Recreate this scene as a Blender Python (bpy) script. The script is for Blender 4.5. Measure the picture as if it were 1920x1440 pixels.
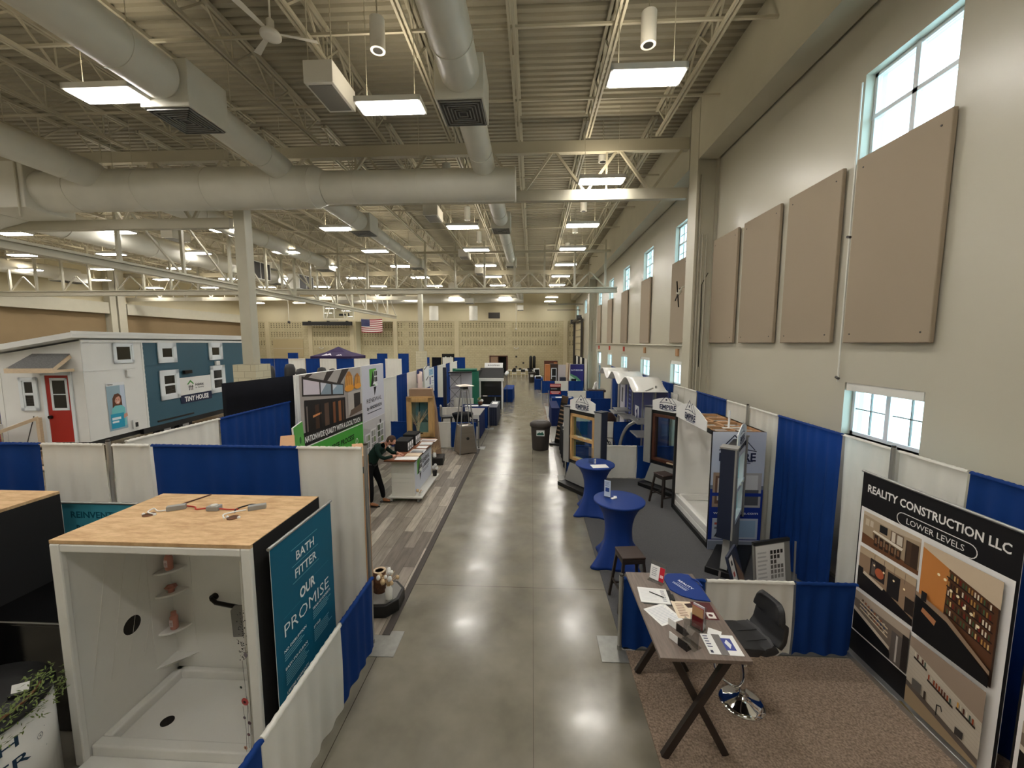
import bpy, bmesh, math, random
from mathutils import Vector as V, Matrix, Euler
for o in list(bpy.data.objects): bpy.data.objects.remove(o)
sc = bpy.context.scene
C = sc.collection
PI = math.pi
R = random.Random(7)

# ---------------------------------------------------------------- camera
cam = bpy.data.objects.new('camera', bpy.data.cameras.new('camera'))
C.objects.link(cam)
cam.location = (0, 0, 3.65)
cam.rotation_euler = (math.radians(90 - 5.862), 0, math.radians(2.885))
cam.data.sensor_width = 36
cam.data.lens = 36 * 750 / 1920
cam.data.clip_start = 0.05
cam.data.clip_end = 300
sc.camera = cam

# ---------------------------------------------------------------- world, exposure
w = bpy.data.worlds.new('overcast_sky'); sc.world = w; w.use_nodes = True
wb = w.node_tree.nodes['Background']
wb.inputs[0].default_value = (0.80, 0.91, 1.0, 1); wb.inputs[1].default_value = 3.2
sc.view_settings.view_transform = 'Standard'
sc.view_settings.look = 'None'
sc.view_settings.gamma = 1
sc.view_settings.use_curve_mapping = False
sc.view_settings.exposure = 1.3
LAMP = 21.0        # radiance of the ceiling fixtures' lenses

# ---------------------------------------------------------------- materials
def lin(c):
    o = []
    for k in c[:3]:
        k = k / 255
        o.append(k / 12.92 if k <= 0.04045 else ((k + 0.055) / 1.055) ** 2.4)
    return (o[0], o[1], o[2], 1)
def nd(nt, t, **kw):
    n = nt.nodes.new(t)
    for k, v in kw.items(): setattr(n, k, v)
    return n
def base(name):
    m = bpy.data.materials.new(name); m.use_nodes = True
    return m, m.node_tree, m.node_tree.nodes['Principled BSDF']
def mat(name, rgb, rough=0.6, metal=0.0, noise=0.0, ns=8.0, bump=0.0, bs=60.0, stretch=None, spec=0.5, trans=0.0):
    m, nt, b = base(name)
    b.inputs['Base Color'].default_value = lin(rgb)
    b.inputs['Roughness'].default_value = rough
    b.inputs['Metallic'].default_value = metal
    b.inputs['Specular IOR Level'].default_value = spec
    L = nt.links.new
    if noise or bump:
        tc = nd(nt, 'ShaderNodeTexCoord'); mp = nd(nt, 'ShaderNodeMapping')
        if stretch: mp.inputs['Scale'].default_value = stretch
        L(tc.outputs['Object'], mp.inputs[0])
    if noise:
        n = nd(nt, 'ShaderNodeTexNoise'); n.inputs['Scale'].default_value = ns; n.inputs['Detail'].default_value = 5
        L(mp.outputs[0], n.inputs[0])
        r = nd(nt, 'ShaderNodeMapRange'); r.inputs[1].default_value = 0.3; r.inputs[2].default_value = 0.7
        r.inputs[3].default_value = 1 - noise; r.inputs[4].default_value = 1 + noise
        L(n.outputs[0], r.inputs[0])
        mx = nd(nt, 'ShaderNodeMix', data_type='RGBA', blend_type='MULTIPLY'); mx.inputs[0].default_value = 1
        mx.inputs[6].default_value = lin(rgb); L(r.outputs[0], mx.inputs[7]); L(mx.outputs[2], b.inputs['Base Color'])
    if bump:
        n2 = nd(nt, 'ShaderNodeTexNoise'); n2.inputs['Scale'].default_value = bs; n2.inputs['Detail'].default_value = 4
        L(mp.outputs[0], n2.inputs[0])
        bp = nd(nt, 'ShaderNodeBump'); bp.inputs['Strength'].default_value = bump; bp.inputs['Distance'].default_value = 0.01
        L(n2.outputs[0], bp.inputs['Height']); L(bp.outputs[0], b.inputs['Normal'])
    if trans:                                   # thin cloth lets some light through
        t = nd(nt, 'ShaderNodeBsdfTranslucent'); t.inputs[0].default_value = lin(rgb)
        ms = nd(nt, 'ShaderNodeMixShader'); ms.inputs[0].default_value = trans
        L(b.outputs[0], ms.inputs[1]); L(t.outputs[0], ms.inputs[2])
        L(ms.outputs[0], nt.nodes['Material Output'].inputs[0])
    return m
def emit(name, rgb, s):
    m = bpy.data.materials.new(name); m.use_nodes = True; nt = m.node_tree
    nt.nodes.remove(nt.nodes['Principled BSDF'])
    e = nd(nt, 'ShaderNodeEmission'); e.inputs[0].default_value = lin(rgb); e.inputs[1].default_value = s
    nt.links.new(e.outputs[0], nt.nodes['Material Output'].inputs[0])
    return m
def glass(name, tint=(225, 240, 240), refl=0.08):
    m = bpy.data.materials.new(name); m.use_nodes = True; nt = m.node_tree
    nt.nodes.remove(nt.nodes['Principled BSDF'])
    t = nd(nt, 'ShaderNodeBsdfTransparent'); t.inputs[0].default_value = lin(tint)
    g = nd(nt, 'ShaderNodeBsdfGlossy'); g.inputs['Roughness'].default_value = 0.02
    ms = nd(nt, 'ShaderNodeMixShader'); ms.inputs[0].default_value = refl
    nt.links.new(t.outputs[0], ms.inputs[1]); nt.links.new(g.outputs[0], ms.inputs[2])
    nt.links.new(ms.outputs[0], nt.nodes['Material Output'].inputs[0])
    return m
def mathn(nt, op, a, b=None):
    n = nd(nt, 'ShaderNodeMath', operation=op)
    for i, x in enumerate((a, b)):
        if x is None: continue
        if isinstance(x, (int, float)): n.inputs[i].default_value = x
        else: nt.links.new(x, n.inputs[i])
    return n.outputs[0]
def brickmat(name, c1, c2, mortar, bw, bh, ms, axes, rough=0.6, noise=0.15, nsc=(3, 40), bump=0.0, offset=0.5):
    """bricks or planks; axes names the object axes that run along and across them"""
    m, nt, b = base(name); L = nt.links.new
    tc = nd(nt, 'ShaderNodeTexCoord'); sp = nd(nt, 'ShaderNodeSeparateXYZ'); cb = nd(nt, 'ShaderNodeCombineXYZ')
    L(tc.outputs['Object'], sp.inputs[0])
    L(sp.outputs[axes[0]], cb.inputs[0]); L(sp.outputs[axes[1]], cb.inputs[1])
    br = nd(nt, 'ShaderNodeTexBrick'); br.offset = offset
    br.inputs['Scale'].default_value = 1; br.inputs['Brick Width'].default_value = bw; br.inputs['Row Height'].default_value = bh
    br.inputs['Mortar Size'].default_value = ms; br.inputs['Mortar Smooth'].default_value = 0.1
    br.inputs['Color1'].default_value = lin(c1); br.inputs['Color2'].default_value = lin(c2); br.inputs['Mortar'].default_value = lin(mortar)
    L(cb.outputs[0], br.inputs[0])
    mp = nd(nt, 'ShaderNodeMapping'); mp.inputs['Scale'].default_value = (nsc[0], nsc[1], 1); L(cb.outputs[0], mp.inputs[0])
    n = nd(nt, 'ShaderNodeTexNoise'); n.inputs['Scale'].default_value = 1; n.inputs['Detail'].default_value = 6; L(mp.outputs[0], n.inputs[0])
    r = nd(nt, 'ShaderNodeMapRange'); r.inputs[1].default_value = 0.3; r.inputs[2].default_value = 0.7
    r.inputs[3].default_value = 1 - noise; r.inputs[4].default_value = 1 + noise; L(n.outputs[0], r.inputs[0])
    mx = nd(nt, 'ShaderNodeMix', data_type='RGBA', blend_type='MULTIPLY'); mx.inputs[0].default_value = 1
    L(br.outputs[0], mx.inputs[6]); L(r.outputs[0], mx.inputs[7]); L(mx.outputs[2], b.inputs['Base Color'])
    b.inputs['Roughness'].default_value = rough
    if bump:
        bp = nd(nt, 'ShaderNodeBump'); bp.inputs['Strength'].default_value = bump; bp.inputs['Distance'].default_value = 0.01
        bp.invert = True; L(br.outputs[1], bp.inputs['Height']); L(bp.outputs[0], b.inputs['Normal'])
    m['o'] = 1
    return m, nt, mx, b

def concrete():
    m, nt, b = base('polished_concrete'); L = nt.links.new
    tc = nd(nt, 'ShaderNodeTexCoord'); sp = nd(nt, 'ShaderNodeSeparateXYZ'); L(tc.outputs['Object'], sp.inputs[0])
    n = nd(nt, 'ShaderNodeTexNoise'); n.inputs['Scale'].default_value = 1.6; n.inputs['Detail'].default_value = 4; n.inputs['Roughness'].default_value = 0.55
    L(tc.outputs['Object'], n.inputs[0])
    cr = nd(nt, 'ShaderNodeValToRGB')
    cr.color_ramp.elements[0].position = 0.2; cr.color_ramp.elements[0].color = lin((104, 100, 88))
    cr.color_ramp.elements[1].position = 0.85; cr.color_ramp.elements[1].color = lin((146, 140, 125))
    L(n.outputs[0], cr.inputs[0])
    # saw-cut joints: x = 0.03 every 4.6 m, plus y = 5.66 and 10.8 every 5.15 m
    def joint(s, off, pitch, half):
        a = mathn(nt, 'ADD', sp.outputs[s], off); a = mathn(nt, 'DIVIDE', a, pitch)
        a = mathn(nt, 'FRACT', mathn(nt, 'ADD', a, 0.5)); a = mathn(nt, 'SUBTRACT', a, 0.5); a = mathn(nt, 'ABSOLUTE', a)
        return mathn(nt, 'LESS_THAN', a, half / pitch)
    j = mathn(nt, 'MAXIMUM', joint(0, 1.80 + 46, 4.6, 0.004), joint(1, -5.66 + 51.5, 5.15, 0.004)); j = mathn(nt, 'MAXIMUM', j, mathn(nt, 'MULTIPLY', joint(0, -.03 + 46, 4.6, 0.003), 0.6))
    mx = nd(nt, 'ShaderNodeMix', data_type='RGBA'); L(j, mx.inputs[0]); L(cr.outputs[0], mx.inputs[6]); mx.inputs[7].default_value = lin((62, 56, 46))
    L(mx.outputs[2], b.inputs['Base Color'])
    n2 = nd(nt, 'ShaderNodeTexNoise'); n2.inputs['Scale'].default_value = 3.0; n2.inputs['Detail'].default_value = 9; L(tc.outputs['Object'], n2.inputs[0])
    r = nd(nt, 'ShaderNodeMapRange'); r.inputs[1].default_value = 0.3; r.inputs[2].default_value = 0.7; r.inputs[3].default_value = 0.14; r.inputs[4].default_value = 0.25
    L(n2.outputs[0], r.inputs[0]); L(r.outputs[0], b.inputs['Roughness'])
    b.inputs['Specular IOR Level'].default_value = 0.55
    bp = nd(nt, 'ShaderNodeBump'); bp.inputs['Strength'].default_value = 0.04; bp.inputs['Distance'].default_value = 0.02
    L(n.outputs[0], bp.inputs['Height']); L(bp.outputs[0], b.inputs['Normal'])
    return m
def cmu(name, holes):
    """painted block wall in the x-z plane, with bands of acoustic slots when holes is set"""
    m, nt, mx, b = brickmat(name, (186, 175, 140), (180, 168, 133), (158, 147, 114), 0.4, 0.2, 0.012, (0, 2), 0.6, 0.05, (2, 2), 0.25)
    if holes:
        L = nt.links.new
        tc = nd(nt, 'ShaderNodeTexCoord'); sp = nd(nt, 'ShaderNodeSeparateXYZ'); L(tc.outputs['Object'], sp.inputs[0])
        x, z = sp.outputs[0], sp.outputs[2]
        fx = mathn(nt, 'FRACT', mathn(nt, 'DIVIDE', mathn(nt, 'ADD', x, 40), 0.32))
        fz = mathn(nt, 'FRACT', mathn(nt, 'DIVIDE', z, 0.2))
        h = mathn(nt, 'MULTIPLY', mathn(nt, 'LESS_THAN', fx, 0.42), mathn(nt, 'LESS_THAN', fz, 0.55))
        bz = mathn(nt, 'FRACT', mathn(nt, 'DIVIDE', mathn(nt, 'SUBTRACT', z, 3.4), 1.0))
        band = mathn(nt, 'LESS_THAN', bz, 0.6)
        ok = mathn(nt, 'MULTIPLY', mathn(nt, 'GREATER_THAN', z, 3.4), mathn(nt, 'LESS_THAN', z, 6.0))
        px = mathn(nt, 'FRACT', mathn(nt, 'DIVIDE', mathn(nt, 'ADD', x, 44.65), 5.95))
        ok2 = mathn(nt, 'GREATER_THAN', px, 0.13)
        h = mathn(nt, 'MULTIPLY', mathn(nt, 'MULTIPLY', h, band), mathn(nt, 'MULTIPLY', ok, ok2))
        m2 = nd(nt, 'ShaderNodeMix', data_type='RGBA'); L(h, m2.inputs[0]); L(mx.outputs[2], m2.inputs[6]); m2.inputs[7].default_value = lin((104, 94, 66))
        L(m2.outputs[2], b.inputs['Base Color'])
    return m
def printmat():
    m, nt, b = base('printed_graphic')
    a = nd(nt, 'ShaderNodeVertexColor', layer_name='Col'); nt.links.new(a.outputs[0], b.inputs['Base Color'])
    b.inputs['Roughness'].default_value = 0.55; b.inputs['Specular IOR Level'].default_value = 0.3
    return m
def osb():
    m, nt, b = base('strand_board'); L = nt.links.new
    tc = nd(nt, 'ShaderNodeTexCoord'); mp = nd(nt, 'ShaderNodeMapping'); mp.inputs['Scale'].default_value = (4, 14, 4); L(tc.outputs['Object'], mp.inputs[0])
    n = nd(nt, 'ShaderNodeTexNoise'); n.inputs['Scale'].default_value = 1.3; n.inputs['Detail'].default_value = 8; n.inputs['Roughness'].default_value = 0.7; L(mp.outputs[0], n.inputs[0])
    cr = nd(nt, 'ShaderNodeValToRGB'); cr.color_ramp.elements[0].position = 0.3; cr.color_ramp.elements[0].color = lin((176, 138, 96))
    cr.color_ramp.elements[1].position = 0.62; cr.color_ramp.elements[1].color = lin((214, 180, 136)); L(n.outputs[0], cr.inputs[0]); L(cr.outputs[0], b.inputs['Base Color'])
    b.inputs['Roughness'].default_value = 0.8
    return m

m_floor = concrete()
m_wall = mat('cream_wall_paint', (188, 183, 166), 0.32, noise=0.02, ns=0.7, bump=0.05, bs=90)
m_wallsmooth = mat('cream_upper_wall', (196, 185, 152), 0.5, noise=0.03, ns=0.6)
m_trim = mat('cream_steel_paint', (188, 183, 164), 0.45, noise=0.03, ns=2)
m_steel = mat('roof_steel_paint', (184, 178, 158), 0.5)
m_deck = mat('roof_deck_paint', (156, 150, 132), 0.6, noise=0.06, ns=0.8)
m_duct = mat('duct_paint', (214, 211, 198), 0.38, noise=0.05, ns=1.5)
m_panel = mat('acoustic_panel_tan', (156, 141, 121), 0.9, bump=0.12, bs=160)
m_brownwall = mat('acoustic_wall_brown', (140, 119, 88), 0.9, noise=0.05, ns=1)
m_cmu = cmu('painted_block', True)
m_block = brickmat('painted_block_plinth', (206, 199, 172), (200, 193, 166), (168, 160, 135), 0.4, 0.2, 0.008, (0, 2), 0.5, 0.03)[0]
m_blocky = brickmat('painted_block_plinth_side', (206, 199, 172), (200, 193, 166), (168, 160, 135), 0.4, 0.2, 0.008, (1, 2), 0.5, 0.03)[0]
m_plank = brickmat('grey_vinyl_plank', (178, 168, 154), (98, 88, 79), (84, 75, 67), 1.22, 0.19, 0.004, (1, 0), 0.5, 0.26, (2.5, 16))[0]
m_carpet = mat('brown_carpet', (148, 130, 114), 1.0, noise=0.42, ns=55, bump=0.6, bs=220, spec=0.1)
m_greycarpet = mat('charcoal_carpet', (90, 90, 92), 1.0, noise=0.12, ns=90, bump=0.3, bs=300, spec=0.1)
m_blue = mat('royal_blue_drape', (20, 58, 126), 0.75, noise=0.06, ns=3, bump=0.05, bs=300, trans=0.22, spec=0.2)
m_white = mat('white_drape', (226, 224, 216), 0.8, noise=0.03, ns=3, bump=0.05, bs=300, trans=0.22, spec=0.2)
m_navy = mat('navy_cloth', (24, 38, 84), 0.8, spec=0.2)
m_alu = mat('anodised_aluminium', (178, 178, 176), 0.35, 0.8)
m_galv = mat('galvanised_plate', (150, 150, 145), 0.45, 0.6, noise=0.1, ns=12)
m_black = mat('black_satin', (16, 16, 17), 0.45)
m_matte = mat('black_matte', (20, 20, 21), 0.9)
m_blackcloth = mat('black_fabric', (22, 23, 29), 0.95, noise=0.1, ns=5, spec=0.15)
m_gloss = mat('black_gloss', (14, 14, 15), 0.12)
m_chrome = mat('chrome', (225, 225, 225), 0.06, 1.0)
m_acr = mat('acrylic_white', (232, 231, 226), 0.22, noise=0.015, ns=4)
m_print = printmat()
m_osb = osb()
m_paper = mat('white_paper', (238, 238, 236), 0.7)
m_lamp = emit('lamp_lens', (255, 250, 243), LAMP)
m_lampup = emit('lamp_uplight', (255, 240, 214), LAMP * 0.42)
m_whitemetal = mat('white_enamel', (222, 220, 212), 0.4)
m_glass = glass('window_glass', (224, 243, 246), 0.06)
m_clear = glass('clear_acrylic', (238, 240, 240), 0.10)
m_dark = mat('dark_interior', (34, 33, 31), 0.35)
m_darkpane = mat('dark_window_pane', (44, 43, 40), 0.08)
m_grille = mat('dark_grille', (62, 58, 54), 0.5)
m_winframe = mat('white_vinyl_frame', (226, 232, 236), 0.35)
m_brownboard = mat('brown_board', (150, 122, 98), 0.7, noise=0.04, ns=5)
m_card = mat('cardboard', (186, 144, 104), 0.85, noise=0.05, ns=6)
m_wood = mat('light_oak', (196, 158, 106), 0.5, noise=0.14, ns=3, stretch=(14, 14, 1))
m_darkwood = mat('dark_stained_wood', (84, 48, 34), 0.45, noise=0.15, ns=3, stretch=(14, 14, 1))
m_warmwood = mat('warm_counter_wood', (138, 86, 58), 0.4, noise=0.25, ns=3, stretch=(14, 2, 14))
m_tabletop = mat('grey_brown_laminate', (118, 105, 96), 0.42, noise=0.22, ns=3, stretch=(16, 1.6, 16))
m_legs = mat('dark_brown_steel', (42, 33, 29), 0.5)
m_spandex = mat('royal_blue_spandex', (18, 54, 128), 0.55, spec=0.3)
m_grey = mat('mid_grey_paint', (150, 150, 147), 0.5)
m_navypaint = mat('navy_paint', (30, 38, 60), 0.5)
m_stainless = mat('stainless_steel', (176, 166, 152), 0.3, 0.9, noise=0.06, ns=2, stretch=(1, 1, 12))
m_bronze = mat('oil_rubbed_bronze', (34, 31, 30), 0.3, 0.5)
m_teal = brickmat('teal_lap_siding', (40, 86, 104), (37, 80, 98), (18, 42, 52), 60, 0.17, 0.014, (1, 2), 0.55, 0.03)[0]
m_tealpaint = mat('teal_siding_paint', (40, 84, 102), 0.55)
m_pinkboard = mat('pale_pink_board', (214, 190, 182), 0.7)
m_navyprint = mat('navy_print', (30, 42, 104), 0.5)
m_palevinyl = mat('pale_grey_vinyl', (150, 147, 140), 0.35)
m_house = mat('white_smooth_siding', (226, 226, 223), 0.55, noise=0.02, ns=2)
m_red = mat('red_door_paint', (166, 38, 28), 0.45)
m_lumber = mat('pale_lumber', (214, 192, 162), 0.7, noise=0.08, ns=4, stretch=(3, 3, 12))
m_shingle = mat('grey_shingle', (112, 112, 112), 0.9, noise=0.25, ns=30)
m_tyre = mat('tyre_rubber', (22, 22, 22), 0.8)
m_bin = mat('dark_grey_plastic', (62, 56, 52), 0.6)
m_skin = mat('skin', (206, 152, 128), 0.5)
m_hair = mat('short_brown_hair', (70, 50, 40), 0.85, noise=0.3, ns=80)
m_shirt = mat('dark_green_shirt', (20, 40, 34), 0.85, spec=0.2)
m_trouser = mat('black_trousers', (15, 15, 17), 0.9, spec=0.2)
m_shoe = mat('tan_shoe_leather', (150, 98, 62), 0.5)
m_leather = mat('black_leatherette', (38, 38, 40), 0.5)
m_ground = mat('pale_snowy_ground', (232, 236, 238), 0.9, noise=0.12, ns=0.6)
m_leaf = mat('green_garland', (96, 112, 52), 0.7, noise=0.3, ns=30)
m_dried = mat('dried_grass', (206, 180, 142), 0.9, noise=0.15, ns=20)
m_pink = mat('pink_bottle', (196, 134, 118), 0.4)
m_log = mat('birch_bark', (96, 62, 40), 0.9, noise=0.6, ns=18)
m_greenfab = mat('green_popup_fabric', (26, 108, 82), 0.7)
m_maroon = mat('maroon_print', (150, 34, 44), 0.6)
m_lilac = mat('grey_print', (196, 194, 200), 0.6)
m_flagdark = mat('purple_canopy', (46, 30, 74), 0.8)
m_rail = mat('rail_steel', (120, 112, 96), 0.5)
m_roller = mat('roll_door_tan', (176, 160, 122), 0.6)
m_grayboard = mat('grey_board', (128, 126, 122), 0.6)
m_blackwood = mat('espresso_wood', (50, 32, 24), 0.45)
m_orange = mat('orange_wood', (176, 108, 58), 0.5, noise=0.2, ns=4, stretch=(14, 14, 1))
m_redtag = mat('red_tag', (190, 60, 44), 0.5)
m_deckedge = mat('carpet_edge_strip', (66, 60, 56), 0.7)
# ---------------------------------------------------------------- mesh helpers
def FR(o, ux, uy):
    o, ux, uy = V(o), V(ux).normalized(), V(uy).normalized(); uz = ux.cross(uy)
    return Matrix(((ux.x, uy.x, uz.x, o.x), (ux.y, uy.y, uz.y, o.y), (ux.z, uy.z, uz.z, o.z), (0, 0, 0, 1)))
def TR(x, y, z, rz=0.0, rx=0.0, ry=0.0):
    return Matrix.Translation((x, y, z)) @ Euler((rx, ry, rz)).to_matrix().to_4x4()
_glyph = {}
def glyphs(txt, bold):
    k = (txt, bold)
    if k not in _glyph:
        cu = bpy.data.curves.new('lettering', 'FONT'); cu.body = txt; cu.size = 1; cu.offset = bold; cu.resolution_u = 2
        ob = bpy.data.objects.new('lettering', cu); C.objects.link(ob)
        me = bpy.data.meshes.new_from_object(ob.evaluated_get(bpy.context.evaluated_depsgraph_get()))
        vs = [tuple(v.co) for v in me.vertices]; fs = [tuple(p.vertices) for p in me.polygons]
        bpy.data.objects.remove(ob); bpy.data.curves.remove(cu); bpy.data.meshes.remove(me)
        xs = [v[0] for v in vs]; ys = [v[1] for v in vs]
        _glyph[k] = (vs, fs, min(xs), max(xs), min(ys), max(ys))
    return _glyph[k]
class MB:
    def __init__(s, M=None):
        s.v = []; s.f = []; s.fm = []; s.fs = []; s.fc = []; s.ml = []; s.M = M; s.lay = 0.0
    def add(s, vs, fs, m, sm=False, col=None, M=None):
        T = M if s.M is None else (s.M if M is None else s.M @ M)
        b = len(s.v)
        s.v += [tuple(T @ V(p)) for p in vs] if T is not None else [tuple(p) for p in vs]
        if m not in s.ml: s.ml.append(m)
        i = s.ml.index(m)
        for f in fs:
            s.f.append(tuple(b + k for k in f)); s.fm.append(i); s.fs.append(sm); s.fc.append(col)
        return s
    def box(s, x0, y0, z0, x1, y1, z1, m, col=None, M=None):
        x0, x1 = min(x0, x1), max(x0, x1); y0, y1 = min(y0, y1), max(y0, y1); z0, z1 = min(z0, z1), max(z0, z1)
        v = [(x0, y0, z0), (x1, y0, z0), (x1, y1, z0), (x0, y1, z0), (x0, y0, z1), (x1, y0, z1), (x1, y1, z1), (x0, y1, z1)]
        return s.add(v, [(0, 3, 2, 1), (4, 5, 6, 7), (0, 1, 5, 4), (1, 2, 6, 5), (2, 3, 7, 6), (3, 0, 4, 7)], m, False, col, M)
    def bar(s, p, q, w, h, m, up=(0, 0, 1)):
        p, q = V(p), V(q); d = (q - p); L = d.length; d.normalize(); up = V(up)
        if abs(d.dot(up)) > 0.98: up = V((0, 1, 0))
        x = up.cross(d).normalized(); y = d.cross(x)
        v = []
        for e in (p, q):
            for a, b in ((-1, -1), (1, -1), (1, 1), (-1, 1)): v.append(e + x * a * w / 2 + y * b * h / 2)
        return s.add(v, [(0, 3, 2, 1), (4, 5, 6, 7), (0, 1, 5, 4), (1, 2, 6, 5), (2, 3, 7, 6), (3, 0, 4, 7)], m)
    def cyl(s, p, q, r, m, r2=None, n=16, caps=True, sm=True):
        p, q = V(p), V(q); d = (q - p).normalized(); r2 = r if r2 is None else r2
        a = V((0, 0, 1)) if abs(d.z) < 0.9 else V((1, 0, 0)); x = a.cross(d).normalized(); y = d.cross(x)
        v = [];
        for e, rr in ((p, r), (q, r2)):
            for k in range(n):
                t = 2 * PI * k / n; v.append(e + x * math.cos(t) * rr + y * math.sin(t) * rr)
        s.add(v, [(k, (k + 1) % n, n + (k + 1) % n, n + k) for k in range(n)], m, sm)
        if caps:
            s.add(v[:n], [tuple(range(n))[::-1]], m); s.add(v[n:], [tuple(range(n))], m)
        return s
    def tube(s, pts, r, m, n=8, closed=False):
        pts = [V(p) for p in pts]; N = len(pts); rings = []; px = None
        for i, p in enumerate(pts):
            d = (pts[(i + 1) % N] - pts[i - 1]) if closed else (pts[min(i + 1, N - 1)] - pts[max(i - 1, 0)])
            d.normalize()
            if px is None:
                a = V((0, 0, 1)) if abs(d.z) < 0.9 else V((1, 0, 0)); x = a.cross(d).normalized()
            else: x = (px - d * px.dot(d)).normalized()
            px = x; y = d.cross(x); rr = r[i] if isinstance(r, (list, tuple)) else r
            rings += [p + x * math.cos(2 * PI * k / n) * rr + y * math.sin(2 * PI * k / n) * rr for k in range(n)]
        fs = []
        for i in range(N if closed else N - 1):
            j = (i + 1) % N
            fs += [(i * n + k, i * n + (k + 1) % n, j * n + (k + 1) % n, j * n + k) for k in range(n)]
        s.add(rings, fs, m, True)
        if not closed:
            s.add(rings[:n], [tuple(range(n))[::-1]], m); s.add(rings[-n:], [tuple(range(n))], m)
        return s
    def lathe(s, prof, m, n=24, c=(0, 0, 0), f=None, sm=True):
        v = []; fs = []
        for (r, z) in prof:
            for k in range(n):
                t = 2 * PI * k / n; rr = r if f is None else f(r, z, t)
                v.append((c[0] + rr * math.cos(t), c[1] + rr * math.sin(t), c[2] + z))
        for i in range(len(prof) - 1):
            fs += [(i * n + k, i * n + (k + 1) % n, (i + 1) * n + (k + 1) % n, (i + 1) * n + k) for k in range(n)]
        fs.append(tuple(range(n))[::-1]); fs.append(tuple((len(prof) - 1) * n + k for k in range(n)))
        return s.add(v, fs, m, sm)
    def prism(s, poly, h, m, M=None, col=None):
        """2-D polygon (counter-clockwise) extruded by h along its own z"""
        n = len(poly); v = [(p[0], p[1], 0) for p in poly] + [(p[0], p[1], h) for p in poly]
        fs = [tuple(range(n))[::-1], tuple(range(n, 2 * n))] + [(k, (k + 1) % n, n + (k + 1) % n, n + k) for k in range(n)]
        return s.add(v, fs, m, False, col, M)
    def grid(s, fn, nu, nv, m, sm=True, col=None):
        v = [fn(i / nu, j / nv) for j in range(nv + 1) for i in range(nu + 1)]
        fs = [(j * (nu + 1) + i, j * (nu + 1) + i + 1, (j + 1) * (nu + 1) + i + 1, (j + 1) * (nu + 1) + i) for j in range(nv) for i in range(nu)]
        return s.add(v, fs, m, sm, col)
    def ball(s, c, r, m, n=12, sc_=(1, 1, 1)):
        prof = [(max(0.001, math.sin(PI * k / (n // 2))) * r, -math.cos(PI * k / (n // 2)) * r) for k in range(n // 2 + 1)]
        v = []; fs = []
        for (rr, z) in prof:
            for k in range(n): v.append((c[0] + rr * math.cos(2 * PI * k / n) * sc_[0], c[1] + rr * math.sin(2 * PI * k / n) * sc_[1], c[2] + z * sc_[2]))
        for i in range(len(prof) - 1): fs += [(i * n + k, i * n + (k + 1) % n, (i + 1) * n + (k + 1) % n, (i + 1) * n + k) for k in range(n)]
        return s.add(v, fs, m, True)
    # flat printed art in a local frame: u right, v up, w towards the viewer
    def L(s, d=0.0006): s.lay += d; return s.lay
    def rect(s, u0, v0, u1, v1, rgb, m=None):
        w = s.L(); return s.add([(u0, v0, w), (u1, v0, w), (u1, v1, w), (u0, v1, w)], [(0, 1, 2, 3)], m or m_print, False, lin(rgb))
    def poly(s, pts, rgb, m=None):
        w = s.L(); return s.add([(p[0], p[1], w) for p in pts], [tuple(range(len(pts)))], m or m_print, False, lin(rgb))
    def disc(s, u, v, r, rgb, n=24, ry=None, a0=0, a1=2 * PI):
        ry = ry or r
        return s.poly([(u + r * math.cos(a0 + (a1 - a0) * k / n), v + ry * math.sin(a0 + (a1 - a0) * k / n)) for k in range(n if a1 - a0 > 6.2 else n + 1)], rgb)
    def line(s, pts, wd, rgb):
        for (a, b) in zip(pts[:-1], pts[1:]):
            a, b = V((a[0], a[1])), V((b[0], b[1])); d = (b - a).normalized(); n = V((-d.y, d.x)) * wd / 2; e = d * wd * 0.4
            s.poly([a - e - n, b + e - n, b + e + n, a - e + n], rgb)
            s.lay -= 0.0005
        s.lay += 0.0005; return s
    def ring(s, u, v, r, wd, rgb, n=28, a0=0, a1=2 * PI):
        return s.line([(u + r * math.cos(a0 + (a1 - a0) * k / n), v + r * math.sin(a0 + (a1 - a0) * k / n)) for k in range(n + 1)], wd, rgb)
    def text(s, txt, u, v, h=None, wd=None, rgb=(0, 0, 0), bold=0.0, rot=0.0, sq=1.0, shear=0.0, al='c'):
        """lettering centred on (u, v); cap height h or total width wd"""
        vs, fs, x0, x1, y0, y1 = glyphs(txt, bold)
        k = wd / (x1 - x0) if wd else h / 0.72
        ky = k * sq if wd else k; kx = k if wd else k * sq
        if wd and h: ky = h / 0.72
        cx = {'c': (x0 + x1) / 2, 'l': x0, 'r': x1}[al]; cy = 0.36; ww = s.L(); c, sn = math.cos(rot), math.sin(rot); out = []
        for p in vs:
            a = (p[0] - cx) * kx + shear * (p[1] - cy) * ky; b = (p[1] - cy) * ky
            out.append((u + a * c - b * sn, v + a * sn + b * c, ww))
        return s.add(out, fs, m_print, False, lin(rgb))
    def scrib(s, u0, v0, u1, v1, n, rgb, fill=0.8, rnd=None):
        rnd = rnd or R; dv = (v1 - v0) / n
        for k in range(n): s.rect(u0, v0 + dv * (k + 0.3), u0 + (u1 - u0) * rnd.uniform(fill, 1), v0 + dv * (k + 0.7), rgb); s.lay -= 0.0006
        s.lay += 0.0006; return s
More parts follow.
